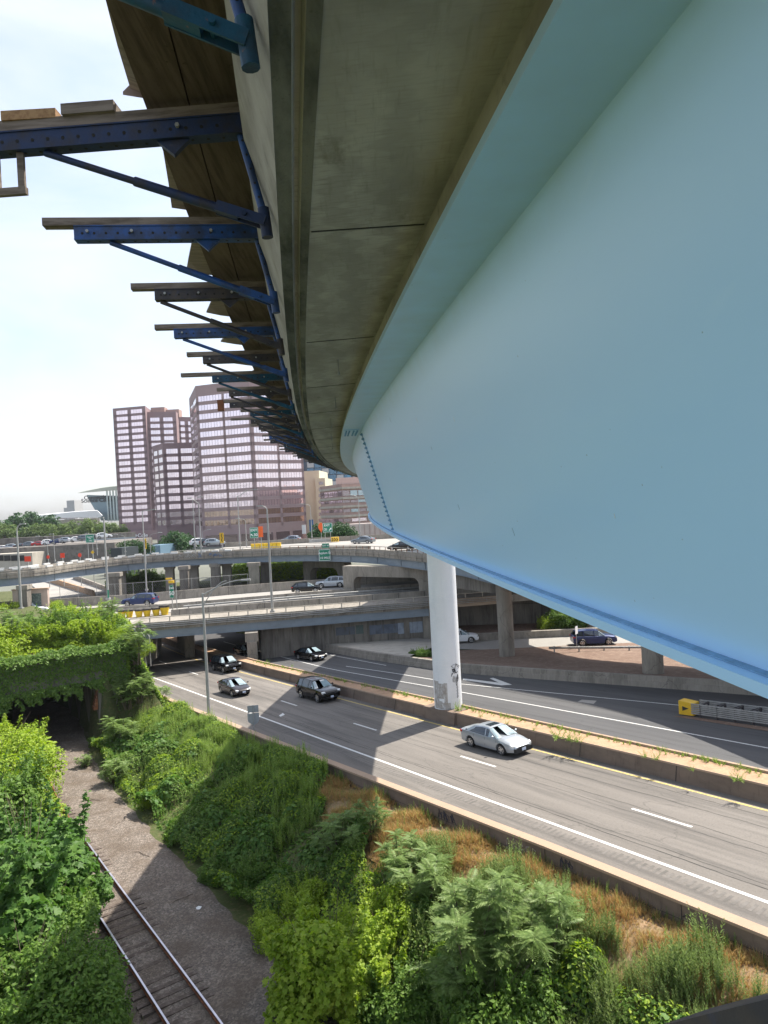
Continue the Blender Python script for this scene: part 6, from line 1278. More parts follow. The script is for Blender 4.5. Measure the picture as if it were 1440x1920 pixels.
# long dark viaduct and parking level in the left distance
def lowwall(pts, z0px, label, mat, d_top, name='distant_viaduct', th=3):
    m_ = MB(); rows = []
    for px, py, pb, d in pts: a = pxp(px, py, d); b_ = pxp(px, pb, d); rows.append([(a.x, d, a.z), (a.x, d, b_.z), (a.x+th, d+th, b_.z), (a.x+th, d+th, a.z)])
    m_.sheet(rows, None, True); m_.cap(rows[0]); m_.cap(rows[-1], flip=True); return thing_from([('parapet', m_, mat)], name, rows[0][1], label, 'viaduct')
lowwall([(-120, 1018, 1030, 225), (0, 1010, 1022, 230), (120, 1004, 1016, 238), (232, 999, 1010, 245)], 0, 'long dark ribbed viaduct wall crossing below the tree row', M['conc_dirty'], 0)
lowwall([(-120, 1032, 1040, 215), (0, 1024, 1030, 222), (130, 1014, 1021, 234), (232, 1008, 1013, 244)], 0, 'pale girder line of the distant viaduct', M['steel_blue'], 0)
for i in range(11): p = pxp(-5+22*i, 1020, 232+i*1.2); m_ = MB(); m_.prism([(p.x-.7, p.y), (p.x+.7, p.y), (p.x+.7, p.y+2), (p.x-.7, p.y+2)], GZ-2, p.z); o = m_.build('viaduct_pier', M['conc_dirty']); tag(o, 'dark pier of the distant viaduct, %s from the left' % ORD[i], 'pier', 'piers of the distant viaduct')
slabb(-20, 60, 1036, 190, 18, M['conc_pale'], 'low pale parking structure behind the orange signs at the left', 'parking_structure', bands=[(-18+13*i, -7+13*i, 1041, 1052, M['dark'], 'opening') for i in range(5)], ybot=1060)
slabb(62, 112, 1034, 200, 14, plain('tan_roof_house', (.33, .24, .14), .9), 'low building with tan roof and dark opening behind the orange signs', 'low_building', bands=[(66, 110, 1040, 1054, M['dark'], 'opening')], ybot=1058)
slabb(208, 228, 1027, 160, 5, plain('dark_container', (.03, .04, .045), .7), 'dark container standing left of the left tower foot', 'container', ybot=1038)
slabb(276, 300, 1022, 190, 8, plain('blue_tank', (.12, .2, .27), .6), 'blue grey covered load near the left tower foot', 'covered_truck', ybot=1034)
cols_ = [whitep, silver, greyp, lgrey, paint('red', (.4, .03, .03)), whitep, navyp, silver, whitep, lgrey, blackp, whitep]
for i in range(12):
    px = 8+17*i; p = pxp(px, 1033-.35*px*.35, 205); car('crossover' if i % 2 else 'sedan', cols_[i], p, R(5+11*(i % 3)), '%s car parked on the distant lot below the dark viaduct, %s from the left' % (('white silver dark grey red white navy silver white grey black white'.split())[i], ORD[i]), 'car', 'cars parked on the distant lot', detail=False, plate=False)
lotm = MB(); a = pxp(-60, 1040, 200); b_ = pxp(225, 1020, 200); lotm.prism([(a.x-60, 196), (b_.x, 196), (b_.x, 228), (a.x-60, 228)], GZ-1, pxp(100, 1021.5, 205).z+.0); 
o = lotm.build('parking_lot', M['asphalt']); tag(o, 'distant grey car park surface', 'car park', kind='structure')
# ============================================================ vegetation
M['l_vine'] = leafmat('vine_leaf', [(.065, .13, .022), (.095, .175, .032), (.15, .245, .045), (.085, .14, .03)])
M['l_bright'] = leafmat('bright_leaf', [(.16, .25, .02), (.23, .33, .035), (.33, .42, .06), (.19, .28, .03)], .4)
M['l_maple'] = leafmat('maple_leaf', [(.055, .12, .025), (.08, .165, .035), (.13, .225, .05)], .35)
M['l_ail'] = leafmat('feather_leaf', [(.10, .165, .045), (.15, .23, .065), (.22, .30, .10), (.12, .18, .045)], .32)
M['l_mug'] = leafmat('grey_green_leaf', [(.14, .20, .06), (.20, .265, .09), (.12, .18, .04), (.25, .30, .11)], .3, .7)
M['l_grass'] = leafmat('green_grass', [(.15, .24, .04), (.23, .33, .07), (.13, .21, .04), (.30, .35, .11)], .35)
M['l_dry'] = leafmat('dry_grass', [(.42, .25, .11), (.55, .36, .18), (.34, .20, .08), (.46, .38, .17), (.30, .27, .09)], .3, .8)
M['l_far'] = leafmat('far_tree_leaf', [(.075, .12, .035), (.12, .18, .055), (.16, .22, .07)], .3)
M['l_dark'] = leafmat('dark_shrub_leaf', [(.025, .065, .02), (.045, .10, .03), (.03, .08, .03)], .25)
def unit(a): return a/np.maximum(1e-6, np.linalg.norm(a, axis=-1, keepdims=True))
def basis(axis, normal):
    y = unit(axis); x = unit(np.cross(y, normal)); z = np.cross(x, y); return np.stack([x, y, z], 2)      # columns
def scat(T, F, pos, B, sc_):
    V = np.einsum('nij,kj->nki', B, T)*sc_[:, None, None]+pos[:, None, :]; k = len(T); n = len(pos)
    FF = (F[None, :, :]+(np.arange(n)*k)[:, None, None]).reshape(-1, F.shape[1]); return V.reshape(-1, 3), FF
def npmesh(name, parts, mat, parent=None):
    vs = []; ls = []; st = []; b = 0; ln = 0
    for V, F in parts:
        vs.append(V); ls.append((F+b).ravel()); st.append(ln+np.arange(len(F))*F.shape[1]); b += len(V); ln += F.size
    V = np.concatenate(vs).astype(np.float32); Lp = np.concatenate(ls).astype(np.int32); S = np.concatenate(st).astype(np.int32)
    me = bpy.data.meshes.new(name); me.vertices.add(len(V)); me.vertices.foreach_set('co', V.ravel()); me.loops.add(len(Lp)); me.loops.foreach_set('vertex_index', Lp); me.polygons.add(len(S)); me.polygons.foreach_set('loop_start', S)
    me.update(calc_edges=True); me.materials.append(mat); o = bpy.data.objects.new(name, me); sc.collection.objects.link(o); adopt(o, parent); return o
T_LEAF = np.array([(0, 0, 0), (.30, .38, .07), (0, 1, -.10), (-.30, .38, .07)]); F_LEAF = np.array([(0, 1, 2), (0, 2, 3)])
T_MAPLE = np.array([(0, 0, 0), (.42, .10, .02), (.30, .45, .05), (.52, .62, -.02), (.20, .68, .03), (0, 1, -.12), (-.20, .68, .03), (-.52, .62, -.02), (-.30, .45, .05), (-.42, .10, .02)]); F_MAPLE = np.array([(0, 1, 2), (0, 2, 4), (2, 3, 4), (0, 4, 5), (0, 5, 6), (0, 6, 8), (6, 7, 8), (0, 8, 9)])
T_NARR = np.array([(0, 0, 0), (.10, .45, .02), (0, 1, 0), (-.10, .45, .02)])
def frond(n=11, droop=.55):
    V = []; F = []; 
    def rach(q): return np.array((0, q*(1-.12*q), .22*q-droop*q*q))
    for i in range(n):
        q = .12+.86*i/n; c = rach(q); ll = .24*math.sin(math.pi*(.18+.74*q))+.05
        for s_ in (1, -1):
            ax = unit(np.array((s_*.9, .42, -.30))); nn = unit(np.array((s_*.25, 0, 1.))); x = unit(np.cross(ax, nn)); b = len(V); w_ = .027+.009*math.sin(math.pi*q)
            V += [c, c+ax*ll*.4+x*w_, c+ax*ll+np.array((0, 0, -.04*ll)), c+ax*ll*.4-x*w_]; F += [(b, b+1, b+2), (b, b+2, b+3)]
    c = rach(.97); b = len(V); V += [c, c+np.array((.035, .08, 0)), c+np.array((0, .2, -.06)), c+np.array((-.035, .08, 0))]; F += [(b, b+1, b+2), (b, b+2, b+3)]
    for i in range(6):
        a, e = rach(i/6), rach((i+1)/6); b = len(V); V += [a+(.008, 0, 0), e+(.007, 0, 0), e-(.007, 0, 0), a-(.008, 0, 0)]; F += [(b, b+1, b+2), (b, b+2, b+3)]
    return np.array(V), np.array(F)
FR = [frond(11, .5), frond(12, .75), frond(10, .3)]
def rdir(n, up=0.0): v = rng.normal(size=(n, 3)); v[:, 2] += up; return unit(v)
def blob_leaves(cs, rs, per, size, T=T_LEAF, F=F_LEAF, up=.5, fill=.35):
    P = []; D = []; 
    for c, r_ in zip(cs, rs):
        n = max(6, int(per*r_*r_)); d = rdir(n, .45); q = r_*(1-fill*rng.random((n, 1))**1.6); P.append(c+d*q*np.array((1, 1, .85))); D.append(d)
    P = np.concatenate(P); D = np.concatenate(D); n = len(P)
    nrm = unit(D*.8+np.array((0, 0, up))+rng.normal(size=(n, 3))*.45); ax = unit(np.cross(nrm, rng.normal(size=(n, 3)))+D*.5-np.array((0, 0, .25))); return scat(T, F, P, basis(ax, nrm), size*(.6+.8*rng.random(n)))
def make_bush(kind, h, w_, leaf, per, mat, nb=26, T=T_LEAF, F=F_LEAF, trunk=False, shoots=0, name='bush', partn='foliage', lo=.0):
    root = empty(name, (0, 0, 0)); cs = []; rs = []
    for i in range(nb):
        a = rng.random()*6.283; q = math.sqrt(rng.random()); z = lo*h+(h*(1-lo))*rng.random()**.8*(1-.55*q*q); cs.append(np.array((q*w_*.8*math.cos(a), q*w_*.8*math.sin(a), z))); rs.append(w_*(.22+.20*rng.random()))
    pts = [blob_leaves(cs, rs, per, leaf, T, F)]
    for k in range(shoots):                                   # upright shoots that break the outline
        a = rng.random()*6.283; q = math.sqrt(rng.random())*w_*.85; b0 = np.array((q*math.cos(a), q*math.sin(a), h*.55)); d = unit(np.array((math.cos(a)*.35, math.sin(a)*.35, 1))+rng.normal(size=3)*.12); Ls = h*(.28+.28*rng.random())
        n = int(34*max(1, Ls/.8)); t = rng.random(n); P = b0+d*(t[:, None]*Ls+.2); rad = rdir(n, .1); P = P+rad*.10*(1.2-t[:, None]); nr = unit(rad*.5+np.array((0, 0, 1))+rng.normal(size=(n, 3))*.35); ax = unit(rad-np.array((0, 0, .2))); pts.append(scat(T, F, P, basis(ax, nr), leaf*(1.15-.55*t)*(.8+.5*rng.random(n))))
    npmesh(partn, pts, mat, root)
    mb = MB(); 
    for k in range(14):
        a = rng.random()*6.283; q = w_*(.5+.4*rng.random()); z1 = h*(.75+.5*rng.random()); mb.tube([(0, 0, h*.2), (q*.6*math.cos(a), q*.6*math.sin(a), z1*.7), (q*math.cos(a+.2), q*math.sin(a+.2), z1)], [.02, .012, .005], 4)
    if trunk:
        mb.tube([(0, 0, -.6), (.05, 0, h*.35), (0, .05, h*.75)], [w_*.07, w_*.055, w_*.02], 8)
        for c in cs[:12]: mb.tube([(0, 0, h*(.2+.3*random.random())), tuple(c*.6+np.array((0, 0, h*.15))), tuple(c)], [w_*.035, w_*.02, w_*.008], 5)
        mb.build('trunk', M['bark'], root)
    else:
        for c in cs[:9]: mb.tube([(c[0]*.15, c[1]*.15, -.4), tuple(c*.6), tuple(c)], [.035, .022, .008], 5)
        mb.build('stem', M['bark'], root)
    return root
def make_ail(h, nst, spread, nh, fl, mat=None, name='sumac_tree', lowbare=.35, droopmix=(0, 1, 2)):
    root = empty(name, (0, 0, 0)); mb = MB(); parts = []; heads = []
    for i in range(nst):
        a = 6.283*i/nst+rng.random(); r_ = spread*(.25+.75*rng.random())*(0 if nst == 1 else 1); hh = h*(.62+.38*rng.random()) if i else h
        p0 = np.array((r_*.25*math.cos(a), r_*.25*math.sin(a), -.4)); p2 = np.array((r_*math.cos(a), r_*math.sin(a), hh)); p1 = (p0+p2)/2+rng.normal(size=3)*.12
        mb.tube([tuple(p0), tuple(p1), tuple(p2)], [.045+.006*h, .035, .012], 6); heads.append((p2, 1.0))
        for k in range(nh):
            q = lowbare+(1-lowbare)*(k+.3)/nh; b = p0+(p2-p0)*q; aa = rng.random()*6.283; e = b+np.array((math.cos(aa)*spread*.55*(1.15-q), math.sin(aa)*spread*.55*(1.15-q), .25+.2*rng.random())); mb.tube([tuple(b), tuple(e)], [.018, .008], 5); heads.append((e, .8+.25*rng.random()))
    for (c, s_) in heads:
        n = rng.integers(9, 13); az = np.arange(n)*2.4+rng.random(); el = -.15+.85*rng.random(n); d = np.stack([np.cos(az)*np.cos(el), np.sin(az)*np.cos(el), np.sin(el)], 1); nr = unit(np.array((0, 0, 1.))+rng.normal(size=(n, 3))*.12-d*d[:, 2:3])
        P = c[None, :]-np.array((0, 0, 1))[None, :]*rng.random((n, 1))*.35; B = basis(d, nr); S = fl*s_*(.75+.45*rng.random(n)); j = droopmix[rng.integers(0, len(droopmix))]; parts.append(scat(FR[j][0], FR[j][1], P, B, S))
    npmesh('foliage', parts, mat or M['l_ail'], root); mb.build('trunk', M['bark'], root); return root
def on_ter(px, py, zlo=-22):
    r_ = ray(px, py); t = 10.0
    while t < 140:
        p = r_*t
        if p.z < gz(p.x, p.y): return Vector((p.x, p.y, gz(p.x, p.y)))
        t += .15
    return r_*60
def plant(proto, p, sc_, rz, label, cat, first, group=None, sz=None):
    o = proto if first else copy_tree(proto); o.location = p; o.rotation_euler = (0, 0, rz); o.scale = (sc_, sc_, sz or sc_); tag(o, label, cat, group); return o
used = {}
def pl(key, proto, px, py, sc_, label, cat='bush', d=None, z=None, sz=None, group=None):
    p = on_d(px, py, d) if d else on_ter(px, py)
    if z is not None: p.z = z
    f = key not in used; used[key] = 1; return plant(proto, p, sc_, random.random()*6.28, label, cat, f, group, sz or sc_*random.uniform(.75, 1.1))
# prototypes
AI1 = make_ail(5.8, 8, 1.8, 9, .68); AI2 = make_ail(3.2, 7, 1.3, 5, .66); AI3 = make_ail(1.7, 1, .4, 1, .85, name='sumac_shrub'); AI4 = make_ail(2.2, 7, 1.2, 3, .58, name='sumac_shrub')
BU1 = make_bush('b', 3.4, 2.1, .20, 620, M['l_bright'], 34, T_MAPLE, F_MAPLE, shoots=26); BU2 = make_bush('b', 2.6, 2.2, .17, 700, M['l_vine'], 32, shoots=22); BU3 = make_bush('b', 3.2, 2.3, .24, 480, M['l_maple'], 34, T_MAPLE, F_MAPLE, trunk=True, name='maple_tree', partn='crown', shoots=10)
BU4 = make_bush('b', 2.6, 2.3, .16, 560, M['l_bright'], 30, shoots=30)
# slope, right to left
pl('AI1', AI1, 893, 1890, 1.0, 'tallest feathery leaved tree in front of the roadside wall', 'tree')
pl('AI1', AI1, 945, 1900, .66, 'second feathery tree, its fronds touching the dry grass', 'tree')
pl('AI2', AI2, 1010, 1850, 1.0, 'broad feathery sapling right of the tallest one', 'tree')
pl('AI4', AI4, 800, 1700, 1.1, 'feathery shrub left of the tallest sapling', 'shrub'); pl('AI4', AI4, 1040, 1760, .75, 'feathery shrub on the edge of the dry grass', 'shrub')
pl('AI3', AI3, 823, 1905, 1.15, 'single bright rosette of long drooping fronds at the bottom of the slope', 'shrub')
pl('AI4', AI4, 640, 1610, 1.0, 'feathery shrub in the first sunlight beside the shadow edge', 'shrub'); pl('AI4', AI4, 700, 1575, .75, 'smaller feathery shrub up the slope beside the dry grass', 'shrub')
pl('AI4', AI4, 760, 1640, .8, 'feathery shrub halfway between the shadow edge and the tall saplings', 'shrub')
pl('BU1', BU1, 610, 1905, 1.0, 'bright yellow green bush at the sunny gravel edge', sz=1.0); pl('BU1', BU1, 690, 1880, .85, 'bright green bush just right of the brightest bush')
pl('BU1', BU1, 580, 1850, .5, 'small bright bush leaning over the gravel corner'); pl('BU2', BU2, 760, 1880, .85, 'deep green bush in the hollow under the feathery trees'); pl('BU4', BU4, 720, 1770, .75, 'yellow green bush behind the bright ones')
pl('BU2', BU2, 950, 1930, .9, 'dark bush at the very bottom under the tallest tree')
# along the gravel, shaded
for i, (px, py, s_) in enumerate(((520, 1765, .5), (405, 1650, .4), (290, 1510, .4), (480, 1650, .38), (570, 1710, .5))):
    pl('BU2' if i % 2 else 'BU4', BU2 if i % 2 else BU4, px, py, s_, 'leafy bush edging the gravel, %s from the bottom' % ORD[i], 'bush', group='bushes edging the gravel path')
pl('AI4', AI4, 215, 1470, .8, 'feathery shrub at the gravel edge near the tunnel', 'shrub'); pl('AI2', AI2, 228, 1410, 1.0, 'feathery tree just right of the tunnel mouth', 'tree'); pl('AI2', AI2, 262, 1330, 1.0, 'feathery tree climbing beside the tunnel wall', 'tree'); pl('AI2', AI2, 240, 1300, 1.0, 'feathery tree between tunnel corner and overpass', 'tree', d=64, z=-14.5)
pl('AI2', AI2, 262, 1330, .9, 'feathery tree on the steep face right of the tunnel wall', 'tree', d=61.0, z=-15.6); pl('AI2', AI2, 238, 1300, 1.0, 'feathery tree rising against the ivy corner of the tunnel', 'tree', d=60.2, z=-15.8); pl('AI4', AI4, 290, 1330, 1.0, 'feathery shrub at the far end of the roadside wall', 'shrub', d=63.5, z=-17.2)
pl('AI4', AI4, 160, 1440, .5, 'low feathery shrub before the dark tunnel floor', 'shrub'); pl('BU4', BU4, 268, 1215, .55, 'small climbing bush on the overpass abutment', 'bush', d=81.3, z=-15.5); pl('BU4', BU4, 225, 1235, .6, 'small bush capping the tunnel corner', d=63.6, z=-11.0)
# hill top above the tunnel
for px, d, z, s_, key, pr, lab in ((120, 66, -11.2, 1.25, 'BU2', BU2, 'big rounded bush above the middle of the tunnel'), (185, 65.5, -11.2, 1.1, 'BU2', BU2, 'dense bush above the right end of the tunnel'), (62, 67, -11.2, 1.2, 'BU2', BU2, 'bush above the left end of the tunnel'), (150, 68, -11.2, 1.35, 'BU4', BU4, 'taller sunlit bush behind the tunnel top'), (95, 64.5, -11.3, .9, 'BU4', BU4, 'small sunlit bush spilling over the tunnel edge'), (205, 67, -11.2, .9, 'BU4', BU4, 'yellow green bush near the barrels'), (10, 66, -11.2, 1.3, 'BU2', BU2, 'bush at the far left above the tunnel'), (-30, 60, -12, 1.3, 'BU4', BU4, 'bush cut by the left picture edge above the tunnel')):
    pl(key, pr, px, 1200, s_, lab, d=d, z=z)
for px, sc2, zz, lab in ((15, .8, -11.9, 'maple leaved bush hanging over the left part of the tunnel edge'), (80, .72, -11.9, 'maple leaved bush hanging over the tunnel edge, second from the left'), (135, .85, -11.9, 'largest maple leaved bush hanging over the middle of the tunnel edge'), (190, .7, -11.8, 'maple leaved bush hanging over the right part of the tunnel edge')):
    pl('BU1', BU1, px, 1200, sc2, lab, d=62.6+px*.008, z=zz+.5)
pl('AI2', AI2, 195, 1200, 1.2, 'pale yellow green feathery tree top beside the yellow barrels', 'tree', d=69, z=-11.2); pl('AI2', AI2, 38, 1200, 1.3, 'pale feathery tree before the white sedan', 'tree', d=66, z=-11.5); pl('AI2', AI2, 10, 1200, 1.4, 'feathery tree at the left edge below the monument wall', 'tree', d=62, z=-12)
# left of the track
for px, py, d, z, s_, key, pr, lab, cat in (
    (-5, 1330, 50, -17.0, 1.3, 'BU4', BU4, 'sunlit bush left of the tunnel mouth', 'bush'), (-10, 1400, 44, -16.5, 1.5, 'BU4', BU4, 'sunlit bush at the left edge level with the tunnel floor', 'bush'), (45, 1430, 47, -17.8, .85, 'BU4', BU4, 'sunlit bush beside the far end of the gravel', 'bush'),
    (28, 1500, 40, -17.6, 1.1, 'BU4', BU4, 'bright bush left of the rusty rail', 'bush'), (-30, 1500, 37, -16.0, 1.5, 'BU2', BU2, 'bush at the left edge above the maple', 'bush'),
    (38, 1600, 33, -17.2, 1.2, 'BU3', BU3, 'maple tree reaching over the rails', 'tree'), (25, 1620, 30, -16.8, 1.35, 'BU3', BU3, 'maple tree at the left edge', 'tree'), (128, 1690, 31.5, -17.7, .8, 'BU3', BU3, 'young maple leaning over the left rail', 'tree'),
    (60, 1780, 27, -17.0, 1.0, 'BU2', BU2, 'shaded bush below the maples', 'bush'), (125, 1850, 25.5, -17.4, .85, 'BU2', BU2, 'shaded bush by the left rail near the bottom', 'bush'), (20, 1880, 23.5, -16.8, 1.1, 'BU2', BU2, 'shaded bush in the bottom left corner', 'bush'), (190, 1900, 24.5, -17.9, .5, 'BU2', BU2, 'small shaded bush touching the left rail at the bottom', 'bush'), (90, 1740, 29.5, -17.3, .85, 'BU2', BU2, 'shaded bush under the maple branches', 'bush'), (90, 1900, 23.5, -17.2, 1.0, 'BU2', BU2, 'shaded bush at the bottom edge, second from the left', 'bush'), (-20, 1720, 27, -16.5, 1.2, 'BU3', BU3, 'maple foliage cut by the left edge', 'tree')):
    pl(key, pr, px, py, s_, lab, cat, d=d, z=z)
# right side bushes
for px, py, d, z, s_, key, pr, lab in ((1062, 1180, 91, -17.0, 1.15, 'BU2', BU2, 'bush before the retaining wall left of the dark blue suv'), (1030, 1180, 91.5, -17.0, .7, 'BU4', BU4, 'pale bush climbing the retaining wall'), (1095, 1180, 92, -16.8, 1.1, 'BU2', BU2, 'bush between wall and round column'), (1150, 1185, 92, -16.6, .9, 'BU4', BU4, 'bush right of the far round column'), (1185, 1190, 93, -16.4, .8, 'BU2', BU2, 'bush under the pale blue girder edge')):
    pl(key, pr, px, py, s_, lab, d=d, z=z)
pl('BU2', BU2, 795, 1232, .45, 'low weeds beside the white column on the dirt', d=76, z=-16.5); pl('BU2', BU2, 780, 1232, .35, 'tiny weed clump left of the white column', d=77, z=-16.6)
# ---------------- ground cover as leafy hummocks
class Hum:
    def __init__(s, x0, x1, y0, y1, n, hr, rr): s.P = np.stack([rng.uniform(x0, x1, n), rng.uniform(y0, y1, n), rng.uniform(*rr, n), rng.uniform(*hr, n)], 1)
    def h(s, x, y):
        out = np.zeros(len(x))
        for i in range(0, len(x), 4000):
            a = x[i:i+4000, None]-s.P[None, :, 0]; b = y[i:i+4000, None]-s.P[None, :, 1]; q = (a*a+b*b)/s.P[None, :, 2]**2; out[i:i+4000] = np.max(np.where(q < 1, np.sqrt(np.clip(1-q, 0, 1))*s.P[None, :, 3], 0), axis=1)
        return out
HU = Hum(0, 66, -4, 21, 1100, (.2, .8), (.35, .9)); HU.P = np.concatenate([HU.P, Hum(0, 66, -4, 21, 330, (.7, 1.45), (.9, 1.7)).P])     # in (s, t)
gzv = np.vectorize(gz)
def cover(name, label, n, region, leaf, mat, T=T_LEAF, F=F_LEAF, hscale=1.0, jit=.12, kind='stuff'):
    s_ = rng.uniform(region[0], region[1], n); t_ = rng.uniform(region[2], region[3], n); keep = region[4](s_, t_); s_, t_ = s_[keep], t_[keep]
    # fewer leaves far away
    h = HU.h(s_, t_)*hscale; e = .12; hs = (HU.h(s_+e, t_)*hscale-h)/e; ht = (HU.h(s_, t_+e)*hscale-h)/e; x = -SA*s_+CA*t_; y = CA*s_+SA*t_; z = gzv(x, y)+h+rng.normal(size=len(h))*jit*.5-np.abs(rng.normal(size=len(h)))*jit
    nr = unit(np.stack([-(np.clip(hs, -2, 2)*-SA+np.clip(ht, -2, 2)*CA), -(np.clip(hs, -2, 2)*CA+np.clip(ht, -2, 2)*SA), np.ones_like(hs)*1.1], 1)+rng.normal(size=(len(h), 3))*.4)
    ax = unit(np.cross(nr, rng.normal(size=(len(h), 3)))); P = np.stack([x, y, z], 1); o = npmesh(name, [scat(T, F, P, basis(ax, nr), leaf*(.55+.9*rng.random(len(h))))], mat); return tag(o, label, None, None, kind)
railv = np.vectorize(railt); twv = np.vectorize(tw)
wob = lambda s, t: .5*np.sin(s*.9)+.35*np.sin(s*2.3+t)
def dryzone(s, t): return (t > twv(s)-.4-np.interp(s, [5, 15, 22, 30, 34, 36, 38], [2.5, 3.2, 3.7, 3.0, 1.7, .8, 0])+wob(s, t)*.8) & (s < 37.5)
reg1 = (4, 62.5, 12, 20.9, lambda s, t: (t > railv(s)+3.75+wob(s, t)*.4) & (t < twv(s)-.55) & ~dryzone(s, t))
cover('ground_cover', 'tangled leafy green ground cover on the slope', 230000, reg1, .135, M['l_vine'])
patch = lambda a, b: (lambda s, t: (np.sin(s*.55+a)+np.sin(t*.8+s*.3+b)+.7*np.sin(s*1.7+t*1.1+a) > .35))
def regm(r, f): return (r[0], r[1], r[2], r[3], lambda s, t: r[4](s, t) & f(s, t))
cover('weed_leaves', 'paler yellow green leaves in patches over the ground cover', 70000, regm(reg1, patch(0, 1)), .14, M['l_bright'], jit=.10, hscale=1.06)
cover('weed_leaves', 'large maple like leaves of creeping vines in patches', 26000, regm(reg1, patch(2.2, 4)), .22, M['l_maple'], T=T_MAPLE, F=F_MAPLE, jit=.10, hscale=1.1)
cover('weed_leaves', 'fine small leaves sprinkled between the vines', 60000, regm(reg1, patch(4.1, .4)), .08, M['l_grass'], jit=.12, hscale=1.12)
reg2 = (0, 63, -14, 6.6, lambda s, t: (t < railv(s)-2.5+wob(s, t)*.5))
cover('ground_cover', 'leafy green ground cover left of the railway', 120000, reg2, .16, M['l_vine'])
cover('ground_cover', 'leafy cover on the corner between tunnel and overpass', 30000, (62.5, 82, 15.5, 20.2, lambda s, t: (t < twv(s)-.5) & (t > 16.2)), .2, M['l_vine'], hscale=.5)
cover('ground_cover', 'leafy cover on the steep face right of the tunnel', 26000, (62.5, 76, 15.9, 18.6, lambda s, t: t > 16.2), .2, M['l_vine'], hscale=.4, jit=.5)
cover('ground_cover', 'bright leafy cover on the sunny corner by the overpass', 16000, (54, 82, 16.5, 20.2, lambda s, t: (t < twv(s)-.5)), .2, M['l_bright'], hscale=.8)

def flatcover(name, label, n, f, leaf, mat, T=T_LEAF, F=F_LEAF, up=1.0):
    P, nr0 = f(n); n = len(P); nr = unit(nr0*up+rng.normal(size=(n, 3))*.45); ax = unit(np.cross(nr, rng.normal(size=(n, 3)))); o = npmesh(name, [scat(T, F, P, basis(ax, nr), leaf*(.55+.9*rng.random(n)))], mat); return tag(o, label, None, None, 'stuff')
def hillf(n):
    s = rng.uniform(64.4, 84, n); t = rng.uniform(-38, 16.4, n); return np.stack([-SA*s+CA*t, CA*s+SA*t, -11.15+.25*np.abs(np.sin(s*1.3)*np.sin(t*1.1))+rng.random(n)*.3], 1), np.tile((0, 0, 1.), (n, 1))
flatcover('ground_cover', 'leafy cover on the bank above the tunnel', 30000, hillf, .2, M['l_bright'])
def ivyf(n):
    t = rng.uniform(-12, 16.45, n); z = np.where(rng.random(n) < .68, rng.uniform(-14.3, -10.5, n), rng.uniform(-18.5, -10.5, n)); ok = (z > -13.35-.25*np.abs(np.sin(t*2.1))) | (t > 14.9+.35*np.sin(z*2.5)) | (t < 4.9)
    ok &= ~((rng.random(n) < .55) & (t > 7) & (t < 14.6) & (z < -12.6)); s = 63.12-.22*rng.random(n)-.10*np.sin(t*3)*np.sin(z*2.5); P = np.stack([-SA*s+CA*t, CA*s+SA*t, z], 1)[ok]; return P, np.tile((SA*1.0, -CA, .35), (len(P), 1))
flatcover('ivy', 'dark green ivy sheet hanging over the tunnel front', 30000, ivyf, .17, M['l_vine'])
def runf(n):
    k = 60; t0 = rng.uniform(3, 14.5, k); L0 = rng.uniform(.2, 1.25, k)**1.3; i = rng.integers(0, k, n); q = rng.random(n)**.8; t = t0[i]+.15*rng.normal(size=n)*(1.2-q)+.2*np.sin(q*5+i); z = -13.4-q*L0[i]; s = 62.95+.12*rng.normal(size=n); return np.stack([-SA*s+CA*t, CA*s+SA*t, z], 1), np.tile((SA*1.0, -CA, .3), (n, 1))
flatcover('ivy', 'ivy runners hanging across the tunnel opening', 5000, runf, .2, M['l_vine'])
def topf(n):
    t = rng.uniform(-14, 16.6, n); s = 63.2+rng.normal(size=n)*.55; z = -10.65+.5*np.abs(np.sin(t*1.7)*np.sin(t*.6+1))*rng.random(n)-.25*np.abs(s-63.6); return np.stack([-SA*s+CA*t, CA*s+SA*t, z], 1), np.tile((SA*.5, -CA*.5, .9), (n, 1))
flatcover('ivy', 'lit ivy spilling over the top edge of the tunnel wall', 12000, topf, .19, M['l_vine'])
def ivy2(n):
    s = rng.uniform(63.0, 70, n); z = rng.uniform(-17, -10.4, n); P = np.stack([-SA*s+CA*(16.42+.15*rng.random(n)), CA*s+SA*(16.42+.15*rng.random(n)), z], 1); return P, np.tile((CA, SA, .3), (n, 1))
flatcover('ivy', 'ivy on the right hand side of the tunnel block', 9000, ivy2, .2, M['l_bright'])
